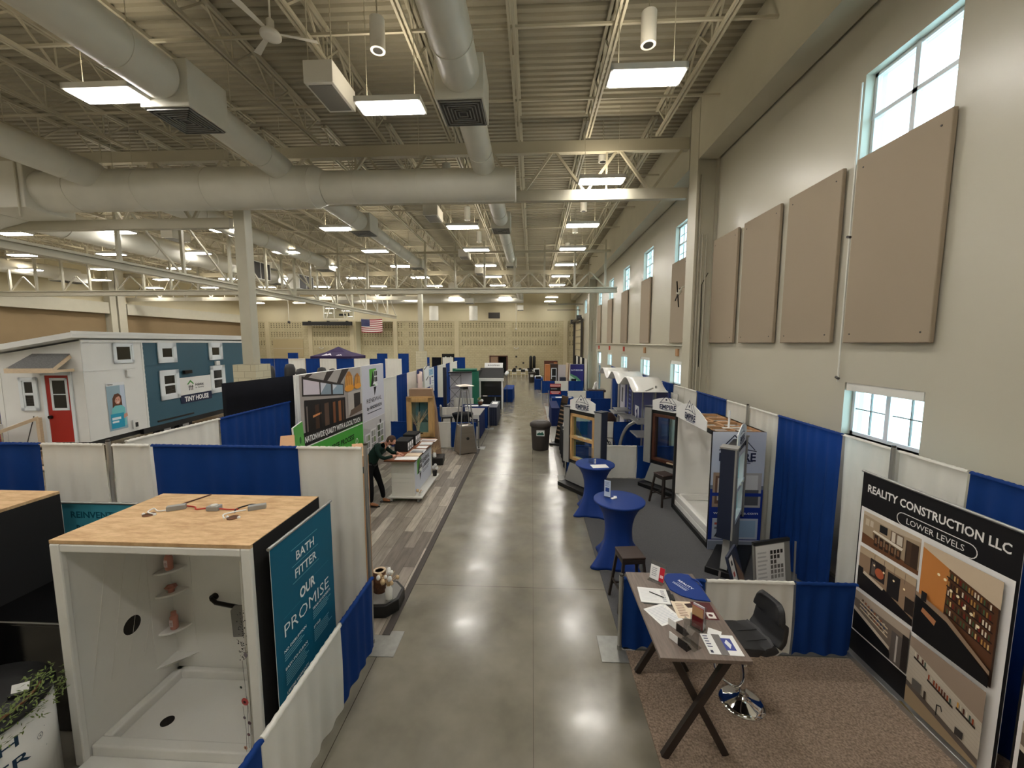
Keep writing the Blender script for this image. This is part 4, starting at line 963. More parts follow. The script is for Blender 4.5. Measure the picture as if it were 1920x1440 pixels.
        b.line([(u0 + .47 * W, v0 + .22 * H), (u0 + .47 * W, v0 + .36 * H), (u0 + .52 * W, v0 + .38 * H), (u0 + .54 * W, v0 + .33 * H)], .01, (30, 28, 28)); Q(.1, .30, .24, .44, (96, 92, 88)); Q(.28, .28, .31, .40, (60, 50, 44)); Q(.72, .2, .82, .3, (60, 56, 54))
def art_reality(b, W, H, z, title2, rr):
    bk = (18, 17, 20); wh = (236, 234, 232); b.rect(0, z, W, z + H, bk)
    b.text('REALITY CONSTRUCTION LLC', W * .5, z + H - .16, .085, W * .9, wh, .022)
    b.text(title2, W * .55, z + H - .325, .06, W * .36, wh, .0)
    x0, x1, yc, rr_ = W * .55 - .31, W * .55 + .31, z + H - .325, .062
    b.line([(x0, yc + rr_), (x1, yc + rr_)] + [(x1 + rr_ * math.sin(k * PI / 8), yc + rr_ * math.cos(k * PI / 8)) for k in range(9)] + [(x0, yc - rr_)] + [(x0 - rr_ * math.sin(k * PI / 8), yc - rr_ * math.cos(k * PI / 8)) for k in range(9)], .008, wh)
    m_ = W * .5
    b.rect(.02, z + .33, m_ + .02, z + 1.81, wh); b.rect(m_, z + .08, W - .02, z + 1.81, wh)
    for (k, a, c, d, e) in ((0, .06, 1.40, m_ - .02, 1.77), (1, .06, .87, m_ - .02, 1.36), (2, .06, .36, m_ - .02, .83), (3, m_ + .03, .86, W - .07, 1.77), (4, m_ + .03, .12, W - .07, .82)):
        roomshot(b, a, z + c, d, z + e, k, rr); b.L(.0008)
    b.poly([(m_ - .1, z + .02), (m_ + .5, z + .02), (m_ + .02, z + .10)], (120, 106, 70))
banner('photo_banner', 'large black construction banner titled lower levels with five room photos', 1.5, 2.2, (3.76, 4.60, 0), (0, -1, 0), lambda b, W, H, z: art_reality(b, W, H, z, 'LOWER LEVELS', random.Random(3)))
banner('photo_banner', 'second black photo banner cut off at the bottom right edge', 1.4, 2.2, (3.72, 2.98, 0), (0, -1, 0), lambda b, W, H, z: art_reality(b, W, H, z, 'KITCHENS', random.Random(9)))

# --- tall table with crossed legs
TX0, TX1, TY0, TY1, TZ = 1.08, 1.83, 3.14, 4.40, 1.04
t = thing('bar_table', 'tall grey-brown table with crossed dark legs at the aisle corner', 'table', ((TX0 + TX1) / 2, (TY0 + TY1) / 2, 0))
hx, hy = (TX1 - TX0) / 2, (TY1 - TY0) / 2
MB().box(-hx, -hy, TZ - .032, hx, hy, TZ, m_tabletop).build('tabletop', t, bev=.003)
for y in (-hy + .13, hy - .22):
    for s in (-1, 1):
        b = MB(); b.bar((s * (hx - .10), y + s * .024, .016), (-s * (hx - .12), y + s * .024, TZ - .03), .06, .045, m_legs, up=(0, 1, 0)); b.build('leg', t)
MB().bar((0, -hy + .13, .54), (0, hy - .22, .54), .03, .03, m_legs).build('stretcher', t)
def sheet(x, y, a, w_, h, name, lab, cat, art=None, z=TZ, th=.0015, m=None):
    b = MB(TR(x, y, z + .0006, a)); b.box(-w_ / 2, -h / 2, 0, w_ / 2, h / 2, th, m or m_paper); b.lay = th
    if art: art(b, w_, h)
    return tag(b.build(name), lab, cat)
g = (150, 152, 160)
sheet(1.27, 3.97, -.10, .29, .25, 'paper_stack', 'stack of white forms with a pen on the tall brown table', 'paper', lambda b, w_, h: (b.scrib(-w_ * .44, -h * .4, w_ * .2, h * .4, 9, (222, 222, 222)), b.scrib(w_ * .27, -h * .4, w_ * .42, h * .4, 6, g)), th=.008)
tag(MB().cyl((1.24, 4.02, TZ + .014), (1.36, 3.93, TZ + .014), .005, m_black, n=8).build('pen'), 'black pen lying on the stack of white forms', 'pen')
t = thing('clipboard', 'dark clipboard edge under the stack of white forms', 'clipboard', (1.30, 3.955, TZ), -.10)
MB().box(-.155, -.132, .0, .155, .132, .0005, m_black).build('board', t); MB().box(.14, -.05, .0, .17, .05, .016, m_black).build('clip', t, bev=.004)
sheet(1.275, 3.69, .42, .25, .26, 'paper_sheet', 'single white form turned askew nearest the aisle on the tall table', 'paper', lambda b, w_, h: b.scrib(-w_ * .42, -h * .42, w_ * .42, h * .40, 12, (206, 208, 216), .9))
sheet(1.60, 3.76, -.05, .38, .26, 'brochure', 'cream and maroon brochure in the middle of the tall table', 'brochure', lambda b, w_, h: (b.rect(-w_ / 2, -h / 2, 0, h / 2, (232, 214, 190)), b.scrib(-w_ * .42, -h * .4, -w_ * .2, h * .36, 8, (150, 120, 100)), b.poly([(-.07, .09), (.02, .11), (.02, .04), (-.05, .03)], (60, 40, 34)), b.rect(0, -h / 2, w_ / 2, h / 2, (88, 40, 42)), b.rect(w_ * .25, -h * .42, w_ * .45, -h * .08, (226, 220, 214)), b.disc(w_ * .34, -h * .25, .02, (88, 40, 42), 12), b.poly([(w_ * .05, h * .1), (w_ * .2, h * .4), (w_ * .28, h * .1)], (210, 190, 180))))
t = thing('tote_bag', 'flat blue tote bag with white lettering on the far end of the tall table', 'bag', (1.665, 4.17, TZ), -.05)
b = MB(); b.prism([(-.19, -.10), (-.10, -.20), (.02, -.25), (.165, -.265), (.155, .0), (.10, .20), (.02, .215), (-.13, .20), (-.2, .12)], .012, m_spandex); b.build('body', t, bev=.004)
b = MB(FR((-.02, -.02, .0125), (.55, -.83, 0), (.83, .55, 0))); b.text('REALITY', 0, .03, .03, .19, (236, 238, 244), .03); b.text('CONSTRUCTION', 0, -.015, .014, .15, (190, 200, 226), .02); b.scrib(-.1, -.07, .08, -.035, 2, (214, 220, 236)); b.build('lettering', t)
MB().tube(bez([(.10, .12, .012), (.15, .06, .02), (.17, -.02, .012)]), .010, m_spandex, n=6).build('handle', t)
def acrylic(lab, x, y, a, w_, h, card=None, lean=.25):
    t = thing('acrylic_holder', lab, 'sign holder', (x, y, TZ), a)
    b = MB(); b.box(-w_ / 2, -.05, 0, w_ / 2, .05, .003, m_clear); b.box(-w_ / 2, -.002, 0, w_ / 2, .002, h, m_clear, M=TR(0, 0, .003, 0, -lean)); b.build('holder', t)
    if card: b = MB(TR(0, -.006, .012, 0, -lean) @ FR((0, 0, 0), (1, 0, 0), (0, 0, 1))); card(b); b.build('card', t)
    return t
acrylic('clear stand with a white and red card at the far corner of the tall table', 1.38, 4.24, -.75, .17, .2, lambda b: (b.rect(-.08, 0, .08, .15, (240, 240, 240)), b.scrib(-.06, .03, 0, .13, 5, (170, 172, 180)), b.rect(.025, 0, .08, .15, (190, 34, 52)), b.rect(.035, .04, .07, .07, (232, 190, 196))))
t = thing('brochure_holder', 'clear upright brochure holder with maroon leaflets on the tall table', 'brochure holder', (1.53, 3.51, TZ), -.85)
b = MB(); b.box(-.06, -.05, 0, .06, .05, .004, m_clear); b.box(-.06, .03, 0, .06, .034, .22, m_clear); b.box(-.06, -.02, 0, .06, -.017, .13, m_clear); b.box(-.06, -.02, 0, -.057, .034, .13, m_clear); b.box(.057, -.02, 0, .06, .034, .13, m_clear); b.build('holder', t)
b = MB(); b.box(-.05, -.012, .006, .05, .0, .21, m_maroon); b.box(-.05, .002, .006, .05, .016, .225, m_lilac); b.box(-.05, -.0125, .12, .05, -.012, .21, m_card); b.build('leaflets', t)
for i, (x, y) in enumerate(((1.325, 3.525), (1.275, 3.345))):
    t = thing('card_holder', ('far' if i == 0 else 'near') + ' black business card holder on the aisle side of the tall table', 'card holder', (x, y, TZ), -1.0)
    b = MB(); b.prism([(-.03, 0), (.035, 0), (-.022, .07), (-.03, .07)], .09, m_gloss, M=FR((.045, 0, 0), (0, 1, 0), (0, 0, 1))); b.build('holder', t)
    b = MB(); b.box(-.042, -.034, .012, .042, -.030, .075, m_paper); b.build('cards', t)
acrylic('empty clear acrylic stand near the front edge of the tall table', 1.385, 3.31, -1.05, .16, .2, None, .1)
sheet(1.66, 3.46, -.5, .11, .09, 'paper_card', 'blank cream card behind the blue-grey flyer on the tall table', 'card')
sheet(1.655, 3.315, -.05, .28, .24, 'flyer', 'white flyer with a blue square picture at the near right corner of the tall table', 'flyer', lambda b, w_, h: (b.scrib(-w_ * .45, -h * .2, -w_ * .3, h * .45, 5, (90, 94, 120)), b.rect(-w_ * .16, -h * .5, w_ * .08, h * .5, (120, 116, 114)), b.rect(w_ * .06, -h * .28, w_ * .36, h * .32, (74, 84, 156)), b.poly([(w_ * .12, .02), (w_ * .22, .06), (w_ * .3, .0), (w_ * .2, -.05)], (226, 228, 234)), b.rect(-w_ * .44, -h * .45, -w_ * .36, -h * .32, (60, 60, 80))), z=TZ + .001)
# --- swivel bar chair
t = thing('swivel_chair', 'black padded swivel chair on a round chrome foot beside the tall table', 'chair', (2.15, 3.84, 0), -1.42)
b = MB(); b.lathe([(.0, .014), (.215, .014), (.215, .024), (.17, .036), (.09, .062), (.045, .085), (.03, .11), (.0, .11)], m_chrome, n=40); b.build('base', t)
b = MB(); b.cyl((0, 0, .1), (0, 0, .42), .028, m_chrome, n=18); b.cyl((0, 0, .42), (0, 0, .66), .018, m_chrome, n=14); b.build('gas_post', t)
MB().tube(bez([(0, -.02, .45), (-.14, -.10, .40), (-.17, -.2, .35), (0, -.26, .33), (.17, -.2, .35), (.14, -.10, .40), (0, -.02, .45)]), .011, m_chrome).build('footrest', t)
def shell(name, prof, th):
    def fn(u, v):
        i = v * (len(prof) - 1); k = min(int(i), len(prof) - 2); f = i - k; p = V(prof[k]).lerp(V(prof[k + 1]), f); x = (u - .5) * p.x * 2
        return (x, p.y + .05 * (abs(u - .5) * 2) ** 2 * (-1 if v > .55 else 0), p.z + .02 * (abs(u - .5) * 2) ** 2)
    b = MB(); b.grid(fn, 12, 18, m_leather); o = b.build(name, t); s = o.modifiers.new('thick', 'SOLIDIFY'); s.thickness = th; s.offset = 0; bb = o.modifiers.new('bevel', 'BEVEL'); bb.width = .015; bb.segments = 3; bb.limit_method = 'ANGLE'; return o
shell('seat', [(.17, -.23, .70), (.205, -.20, .72), (.21, -.05, .70), (.21, .1, .69), (.205, .19, .70), (.20, .22, .72)], .07)
shell('backrest', [(.205, .20, .71), (.205, .245, .77), (.20, .262, .86), (.19, .272, .97), (.165, .28, 1.06), (.12, .283, 1.10)], .055)
b = MB()
for x in (-.07, .07): b.box(x - .002, -.2, .735, x + .002, .17, .739, m_black)
b.build('seam', t)
# ================================================================ window booth with blue tables
m_empire = (40, 48, 78)
def logo(b, u, v, s, full=True, name='EMPIRE', big=1.0):
    L = [(-.5, .18), (-.12, .56), (.0, .44), (.12, .28), (.42, .14)]; c = m_empire
    b.line([(u + p[0] * s, v + p[1] * s) for p in ((-.46, .16), (-.10, .55), (.22, .16))], .03 * s, c)
    b.line([(u + p[0] * s, v + p[1] * s) for p in ((.06, .36), (.17, .46), (.46, .14))], .022 * s, c)
    b.line([(u + p[0] * s, v + p[1] * s) for p in ((-.5, .13), (-.2, .18), (.1, .17), (.5, .10))], .025 * s, c)
    b.rect(u - .15 * s, v + .27 * s, u - .05 * s, v + .36 * s, c)
    b.text(name, u, v - .06 * s, None, s * 1.0, c, .03)
    if full: b.rect(u - .42 * s, v - .205 * s, u + .42 * s, v - .185 * s, (96, 104, 130)); b.rect(u - .36 * s, v - .25 * s, u + .36 * s, v - .225 * s, (96, 104, 130))
def archsign(w_, h, e, M, t, s=.3):
    pts = [(-w_ / 2, 0), (w_ / 2, 0), (w_ / 2, h - e)] + [(w_ / 2 - w_ * k / 14, h - e + e * math.sin(PI * k / 14)) for k in range(1, 14)] + [(-w_ / 2, h - e)]
    b = MB(M); b.prism(pts, .012, m_paper); b.build('arched_sign', t)
    b = MB(M @ Matrix.Translation((0, 0, .0125))); logo(b, 0, h * .42, s); b.build('printed_face', t)
    return
def tower(lab, loc, rz, frame, pane_split=True, endm=None, W=1.30):
    """window display: two square posts on a black foot, a window between and an arched sign on top; the front faces -y"""
    t = thing('window_display', lab, 'display', loc, rz)
    MB().box(-W / 2 - .02, -.26, 0, W / 2 + .02, .26, .10, m_black).build('base', t, bev=.01)
    for s in (-1, 1):
        x = s * (W / 2 - .1); b = MB(); b.box(x - .1, -.10, .62, x + .1, -.075, 2.04, m_grey); b.box(x - .1, -.075, .10 if s > 5 else .62, x + .1, .12, 2.04, m_navypaint); b.build('post', t)
        MB().box(x - .115, -.115, 2.04, x + .115, .135, 2.065, m_navypaint if endm is None else m_grey).build('post_cap', t)
    b = MB(); b.prism([(-W / 2 + .02, .12), (W / 2 - .02, .12), (W / 2 - .20, .62), (-W / 2 + .20, .62)], .10, m_grey, M=FR((0, .05, 0), (1, 0, 0), (0, 0, 1))); b.build('skirt_panel', t)
    b = MB(); b.box(-W / 2 + .2, -.06, .66, W / 2 - .2, .10, .72, m_black); b.box(-W / 2 + .2, -.06, 1.90, W / 2 - .2, .10, 2.0, m_black); b.box(-W / 2 + .2, -.06, .72, -W / 2 + .23, .1, 1.9, m_black); b.box(W / 2 - .23, -.06, .72, W / 2 - .2, .1, 1.9, m_black); b.build('opening_frame', t)
    a, c = -W / 2 + .23, W / 2 - .23
    b = MB()
    for (x0, x1, z0, z1) in ((a, a + .07, .72, 1.9), (c - .07, c, .72, 1.9), (a, c, .72, .79), (a, c, 1.83, 1.9)): b.box(x0, -.075, z0, x1, .06, z1, frame)
    if pane_split: b.box(a, -.085, 1.27, c, .05, 1.34, frame)
    b.build('window_frame', t, bev=.004)
    MB().box(a + .06, -.01, .78, c - .06, -.004, 1.84, m_glass).build('pane', t)
    if pane_split: MB().box(-.1, -.11, 1.34, -.04, -.085, 1.36, m_whitemetal).build('sash_lock', t); MB().box(.12, -.11, 1.34, .18, -.085, 1.36, m_whitemetal).build('sash_lock', t)
    else: MB().box(.05, -.12, .74, .22, -.075, .765, m_lumber).build('crank_handle', t)
    archsign(W - .42, .34, .10, FR((0, -.06, 1.99), (1, 0, 0), (0, 0, 1)), t, .46)
    return t
tower('free-standing window display with a pale oak sash window and arched sign', (1.27, 9.66, .008), math.radians(-54.4), m_wood)
tower('free-standing window display with a dark brown window beside the white sunroom display', (3.32, 9.72, .008), math.radians(-54.4), m_darkwood, False)
tower('window display seen end-on with navy sides and a white window, nearest the camera', (3.36, 6.60, .008), math.radians(55), m_winframe, True, endm=1)
# --- white sunroom display box
X0, Y0, Y1, WX = 3.12, 6.94, 8.78, .90
t = thing('sunroom_display', 'white open tub-and-wall display box with black trim and an arched sign', 'display', (X0, Y0, .008))
L_, Hh = Y1 - Y0, 2.12
b = MB(); b.box(.0, 0, 0, .05, .05, Hh, m_black); b.box(0, L_ - .05, 0, .05, L_, Hh, m_black); b.box(0, 0, Hh - .06, .05, L_, Hh, m_black); b.box(0, 0, 0, .05, L_, .09, m_black); b.build('front_trim', t)
b = MB(); b.box(WX - .05, .0, 0, WX, L_, Hh, m_acr); b.build('back_wall', t)
b = MB(); b.box(.05, L_ - .05, 0, WX - .05, L_, Hh, m_acr); b.build('side_wall', t)
b = MB(); b.box(.05, .004, 0, WX, .05, Hh, m_acr); b.build('side_wall', t)
b = MB(); b.box(.05, .05, 0, WX - .05, L_ - .05, .20, m_acr); b.box(.05, .05, .2, .16, L_ - .05, .34, m_acr); b.box(.05, .05, .2, WX - .05, .13, .34, m_acr); b.box(.05, L_ - .13, .2, WX - .05, L_ - .05, .34, m_acr); b.build('tub', t, bev=.02)
b = MB(); b.box(.20, .06, .72, WX - .05, .52, .76, m_acr); b.prism([(.3, .1), (WX - .05, .1), (WX - .05, .5), (.45, .2)], .10, m_acr, M=TR(0, 0, .62)); b.build('seat_shelf', t, bev=.012)
b = MB(); b.box(WX - .07, 1.1, .75, WX - .05, 1.5, 1.4, m_grayboard); b.build('sample_board_back', t)
b = MB()
for k in range(5): b.box(.02, k * (L_ - .1) / 4 + .01, Hh - .05, WX, k * (L_ - .1) / 4 + .09, Hh, m_card)
b.box(.02, 0, Hh - .05, .08, L_, Hh, m_card); b.box(WX - .06, 0, Hh - .05, WX, L_, Hh, m_card); b.box(.4, 0, Hh - .05, .46, L_, Hh, m_card); b.build('roof_framing', t)
b = MB(FR((0, -.001, 0), (1, 0, 0), (0, 0, 1))); Wd = WX
b.rect(0, 0, Wd, Hh, (206, 214, 232)); b.rect(0, .18, Wd, 1.10, (32, 58, 150)); b.rect(0, 1.10, Wd, 1.17, (120, 130, 150)); logo(b, Wd * .48, 1.72, .62)
b.rect(.04, .78, .42, 1.40, (176, 150, 130)); b.rect(.08, .84, .38, 1.34, (120, 92, 78)); b.rect(.12, .9, .22, 1.3, (214, 200, 190)); b.rect(.46, .78, .86, 1.40, (190, 188, 190)); b.rect(.5, .82, .82, 1.1, (96, 98, 104)); b.rect(.56, 1.1, .8, 1.36, (226, 226, 228))
b.rect(.03, .98, .88, 1.04, (32, 58, 150)); b.text('www.empire.com', Wd * .5, .68, .05, Wd * .85, (226, 232, 246), .02); b.rect(.06, .2, .84, .58, (196, 208, 228)); b.rect(.1, .46, .18, .5, (190, 90, 80)); b.rect(.1, .38, .18, .42, (120, 130, 150)); b.rect(.5, .24, .8, .54, (160, 190, 220)); b.poly([(.1, .24), (.3, .24), (.34, .34), (.14, .32)], (50, 56, 70)); b.rect(0, 0, Wd, .16, (150, 160, 180)); b.build('printed_side', t)
archsign(1.5, .38, .2, FR((-.004, L_ * .53, Hh - .05), (0, -1, 0), (0, 0, 1)), t, .52)
b = MB(); b.box(.30, .28, Hh, .62, .34, Hh + .01, m_paper); b.box(.40, .29, Hh, .42, .33, Hh + .32, m_paper); b.build('sign_bracket', t)
tag(MB(TR(3.95, 7.3, .77, -1.2, -.12)).box(-.14, 0, 0, .14, .02, .52, m_paper).build('sample_sheet'), 'white colour-swatch sheet leaning inside the sunroom display', 'sheet')
# grey literature board and sample easels behind the low white drape
t = thing('literature_board', 'grey board with a white colour chart leaning beside the tall blue drape', 'board', (3.30, 5.25, .008), .30)
b = MB(TR(0, 0, 0, 0, -.12)); b.box(-.30, 0, .0, .30, .03, .98, m_grayboard); b.box(-.30, -.008, .94, .30, .034, .985, m_black); b.build('board', t)
b = MB(TR(0, -.004, 0, 0, -.12) @ FR((0, 0, 0), (1, 0, 0), (0, 0, 1))); b.rect(-.28, .34, .2, .93, (226, 224, 220)); b.scrib(-.25, .42, -.08, .86, 8, (190, 188, 186))
for i in range(4):
    for j in range(6):
        if (i, j) not in ((3, 1), (2, 2), (3, 2)): c = 40 + 22 * j; b.rect(-.04 + .056 * i, .80 - .066 * j, .0 + .056 * i, .85 - .066 * j, (c, c - 4, c - 8)); b.lay -= .0005
b.build('chart', t)
MB().tube([(.31, .02, .1), (.36, .06, .5), (.33, .05, .95)], .012, m_alu).build('edge_trim', t)
t = thing('sample_easel', 'leaning sample board with a white label strip just behind the low white drape', 'board', (2.83, 4.95, .008), .9)
b = MB(TR(0, 0, 0, 0, -.28)); b.box(-.22, 0, 0, .22, .03, .98, m_navypaint); b.build('board', t)
b = MB(TR(0, -.003, 0, 0, -.28) @ FR((0, 0, 0), (1, 0, 0), (0, 0, 1))); b.rect(-.20, .1, -.05, .95, (224, 222, 222)); b.rect(-.16, .7, -.1, .76, (170, 60, 60)); b.rect(-.16, .5, -.1, .56, (60, 60, 70)); b.rect(-.16, .84, -.1, .9, (60, 60, 70)); b.poly([(-.02, .1), (.2, .1), (.2, .6), (.0, .9)], (120, 96, 80)); b.build('printed_face', t)
t = thing('folding_easel', 'dark folded easel lying on the charcoal carpet left of the navy window display', 'easel', (2.62, 5.3, .008), .9)
for s in (-1, 1): MB().bar((-.3, s * .03, .02), (.34, s * .12, .34), .03, .03, m_legs).build('leg', t)
# --- cocktail tables
def cocktail(x, y, lab, rz):
    t = thing('cocktail_table', lab, 'table', (x, y, .008), rz)
    def f(r, z, a):
        if z > .55: return r
        k = (1 - z / .55) ** 1.7; return r + k * .20 * (abs(math.cos(2 * a)) ** 6 - .25)
    pr = [(.40, .0), (.375, .04), (.325, .14), (.275, .26), (.24, .38), (.222, .50), (.22, .60), (.232, .70), (.262, .82), (.31, .92), (.365, 1.0), (.405, 1.03), (.415, 1.045), (.415, 1.062), (.40, 1.07), (.02, 1.07)]
    b = MB(); b.lathe(pr, m_spandex, n=96, f=f); b.build('stretch_cover', t)
    MB().cyl((0, 0, .06), (0, 0, 1.03), .03, m_black).build('post', t); return t
cocktail(1.45, 6.47, 'near blue spandex cocktail table beside the aisle', .5)
cocktail(1.36, 8.45, 'far blue spandex cocktail table in front of the oak window display', .55)
def stand(x, y, a, lab, h=.24, w_=.1, art=None):
    t = thing('acrylic_holder', lab, 'sign holder', (x, y, 1.078), a)
    b = MB(); b.box(-w_ / 2, -.04, 0, w_ / 2, .04, .004, m_clear); b.box(-w_ / 2, -.003, .004, w_ / 2, .003, h, m_clear); b.build('holder', t)
    if art: b = MB(FR((0, -.0045, .012), (1, 0, 0), (0, 0, 1))); art(b, w_, h - .02); b.build('card', t)
stand(1.27, 6.55, -.55, 'upright white card stand on the near blue cocktail table', .30, .11, lambda b, w_, h: (b.rect(-w_ / 2, 0, w_ / 2, h, (206, 220, 240)), b.rect(-w_ * .3, h * .3, w_ * .3, h * .55, (50, 80, 150)), b.scrib(-w_ * .35, h * .62, w_ * .35, h * .92, 4, (120, 140, 180))))
for (dx, dy, k) in ((.09, -.03, 0), (.13, .02, 1)):
    tag(MB(TR(1.27 + dx, 6.52 + dy, 1.078, .5 + k)).box(-.04, -.025, 0, .04, .025, .012, m_paper).build('business_cards'), ('left' if k == 0 else 'right') + ' small pile of white cards at the foot of the card stand', 'cards', )
stand(1.27, 8.47, -1.0, 'clear upright stand on the far blue cocktail table', .34, .14)
tag(MB().lathe([(.02, 0), (.02, .02), (.013, .05), (.013, .07), (.02, .08), (.016, .095), (.006, .10)], m_acr, n=14, c=(1.36, 8.44, 1.078)).build('sanitizer_bottle'), 'tiny white bottle on the far blue cocktail table', 'bottle')
b = MB(TR(1.42, 8.24, 1.0785, .15)); b.box(-.17, -.11, 0, .17, .11, .004, m_paper); tag(b.build('paper_sheet'), 'white sheet of paper on the far blue cocktail table', 'paper')
# --- metal stools
def stool(x, y, rz, lab, h=.76):
    t = thing('metal_stool', lab, 'stool', (x, y, .008), rz)
    MB().box(-.165, -.165, h - .03, .165, .165, h, m_blackwood).build('seat', t, bev=.02)
    MB().box(-.16, -.16, h - .10, .16, .16, h - .031, m_legs).build('apron', t, bev=.012)
    for sx in (-1, 1):
        for sy in (-1, 1): MB().bar((sx * .21, sy * .21, 0), (sx * .135, sy * .135, h - .05), .035, .035, m_legs).build('leg', t)
    for s in (-1, 1): MB().bar((-.19, s * .19, .2), (.19, s * .19, .2), .02, .025, m_legs).build('footrest', t); MB().bar((s * .18, -.18, .28), (s * .18, .18, .28), .02, .025, m_legs).build('footrest', t)
stool(1.37, 5.36, .12, 'dark metal stool with a wood seat in front of the near blue cocktail table')
stool(3.0, 8.98, .4, 'dark metal stool half hidden behind the white sunroom display', .70)
# ================================================================ left booth with the green logo
struct(MB().box(-4.95, 4.58, 0, -1.86, 13.42, .010, m_plank).build('trim_10'))      # loose-laid vinyl planks
struct(MB().box(-1.86, 4.58, 0, -1.765, 13.42, .014, m_deckedge).build('trim_11'))
t = thing('fabric_backwall', 'tall display wall with a black fabric end and a room photo above a green band', 'display wall', (-4.85, 8.06, 0))
b = MB(); b.box(-.12, 0, 0, 0, 3.0, 2.98, m_paper); b.build('photo_panel', t)
MB().tube([(-.06, -.01, 0), (-.06, -.01, 3.0)], .012, m_paper).build('edge_tube', t)
b = MB()
def bf(u, v): return (-1.70 + 1.62 * u - .22 * (1 - v) * u, .02 - .14 * math.sin(PI * u) * .5, (2.80 + .18 * u) * v)
b.grid(bf, 14, 8, m_blackcloth); o = b.build('black_end', t); s = o.modifiers.new('thick', 'SOLIDIFY'); s.thickness = .03; s.offset = -1
b = MB(FR((0, 0, 0), (0, 1, 0), (0, 0, 1)))
b.rect(0, 0, 2.98, 2.98, (172, 163, 158)); b.poly([(0, 2.98), (.5, 2.95), (1.7, 2.62), (2.98, 2.75), (2.98, 2.98)], (182, 174, 168))
for p in ([(1.15, 2.98), (1.5, 2.98), (1.1, 2.72), (.95, 2.76)], [(1.9, 2.98), (2.3, 2.98), (1.75, 2.6), (1.6, 2.66)], [(.3, 2.98), (.55, 2.98), (.35, 2.9), (.2, 2.93)]): b.poly(p, (62, 52, 48))
b.poly([(.08, 2.52), (1.95, 2.31), (1.95, 2.60), (.10, 2.95)], (54, 46, 44))
b.poly([(.13, 2.55), (.78, 2.48), (.78, 2.76), (.15, 2.88)], (218, 206, 216)); b.poly([(.83, 2.47), (1.3, 2.42), (1.3, 2.66), (.83, 2.75)], (138, 154, 168)); b.poly([(.83, 2.5), (1.1, 2.7), (.83, 2.75)], (214, 214, 224)); b.poly([(1.38, 2.41), (1.9, 2.35), (1.9, 2.58), (1.38, 2.65)], (150, 172, 190)); b.poly([(1.38, 2.5), (1.6, 2.6), (1.38, 2.65)], (216, 220, 228))
b.poly([(.14, 1.62), (2.0, 1.5), (2.0, 2.25), (.14, 2.43)], (36, 32, 32))
for (x, w_, c) in ((.2, .05, (120, 110, 104)), (.55, .16, (70, 48, 36)), (.95, .2, (96, 74, 60)), (1.35, .12, (126, 78, 48)), (1.62, .14, (150, 96, 58)), (1.85, .05, (90, 64, 44))): b.rect(x, 1.65, x + w_, 2.30 - x * .06, c); b.lay -= .0005
b.poly([(.45, 2.0), (.8, 2.03), (.8, 2.07), (.45, 2.05)], (226, 150, 96)); b.rect(.75, 1.7, .78, 2.3, (24, 22, 22)); b.rect(1.28, 1.65, 1.31, 2.26, (24, 22, 22))
b.rect(2.15, 1.75, 2.98, 2.35, (196, 188, 182)); b.rect(2.5, 1.85, 2.9, 2.28, (58, 52, 50)); b.poly([(2.2, 1.7), (2.98, 1.75), (2.98, 1.95), (2.3, 1.86)], (108, 90, 78))
for (x, z, q) in ((2.25, 2.58, 1), (2.75, 2.56, .8)):
    b.poly([(x - .26 * q, z - .10 * q), (x + .26 * q, z - .10 * q), (x + .2 * q, z + .18 * q), (x + .06 * q, z + .32 * q), (x - .06 * q, z + .32 * q), (x - .2 * q, z + .18 * q)], (190, 126, 54))
    for k in range(4): b.rect(x - .2 * q + k * .12 * q, z - .08 * q, x - .16 * q + k * .12 * q, z + .2 * q, (232, 176, 92))
    b.disc(x, z - .12 * q, .27 * q, (240, 164, 60), ry=.09 * q)
b.poly([(0, 1.42), (2.98, 1.36), (2.98, 1.66), (0, 1.74)], (30, 27, 28)); b.rect(0, 0, 2.98, 1.42, (78, 168, 66)); b.poly([(0, 1.42), (2.98, 1.36), (2.98, 1.385), (0, 1.445)], (232, 236, 230))
b.text('NATIONWIDE QUALITY WITH A LOCAL TOUCH', 1.45, 1.555, .13, 2.75, (236, 236, 234), .03, rot=-.025)
b.text('HASSLE-FREE PROCESS', 1.45, 1.12, .14, 1.9, (18, 40, 22), .03); b.ring(2.55, .95, .07, .02, (226, 236, 226), 20); b.text('1', 2.55, .95, .07, None, (226, 236, 226)); b.scrib(.3, .4, 2.4, .9, 4, (26, 66, 30)); b.build('printed_face', t)
t = thing('logo_banner', 'white company banner with a green square logo beside the room-photo wall', 'banner', (-4.83, 11.08, 0))
MB().box(-.09, 0, 0, 0, 1.66, 2.99, m_paper).build('panel', t)
b = MB(FR((.001, 0, 0), (0, 1, 0), (0, 0, 1))); b.rect(0, 0, 1.66, 2.99, (214, 214, 226))
def rlogo(b, u, v, s):
    b.rect(u - .5 * s, v - .25 * s, u + .35 * s, v + .6 * s, (98, 178, 70)); b.poly([(u - .38 * s, v - .25 * s), (u - .1 * s, v + .5 * s), (u + .0 * s, v + .25 * s), (u + .05 * s, v - .25 * s)], (20, 22, 22)); b.rect(u + .05 * s, v - .12 * s, u + .46 * s, v + .5 * s, (236, 238, 240))
    for i in range(2):
        for j in range(2): b.rect(u + (.09 + .19 * i) * s, v + (-.06 + .29 * j) * s, u + (.24 + .19 * i) * s, v + (.18 + .29 * j) * s, (22, 24, 26)); b.lay -= .0005
    b.poly([(u - .15 * s, v - .2 * s), (u + .0 * s, v - .02 * s), (u + .5 * s, v - .2 * s), (u + .38 * s, v - .3 * s), (u, v - .16 * s)], (240, 242, 242)); b.poly([(u - .05 * s, v - .3 * s), (u + .3 * s, v - .3 * s), (u + .05 * s, v - .75 * s)], (22, 24, 26))
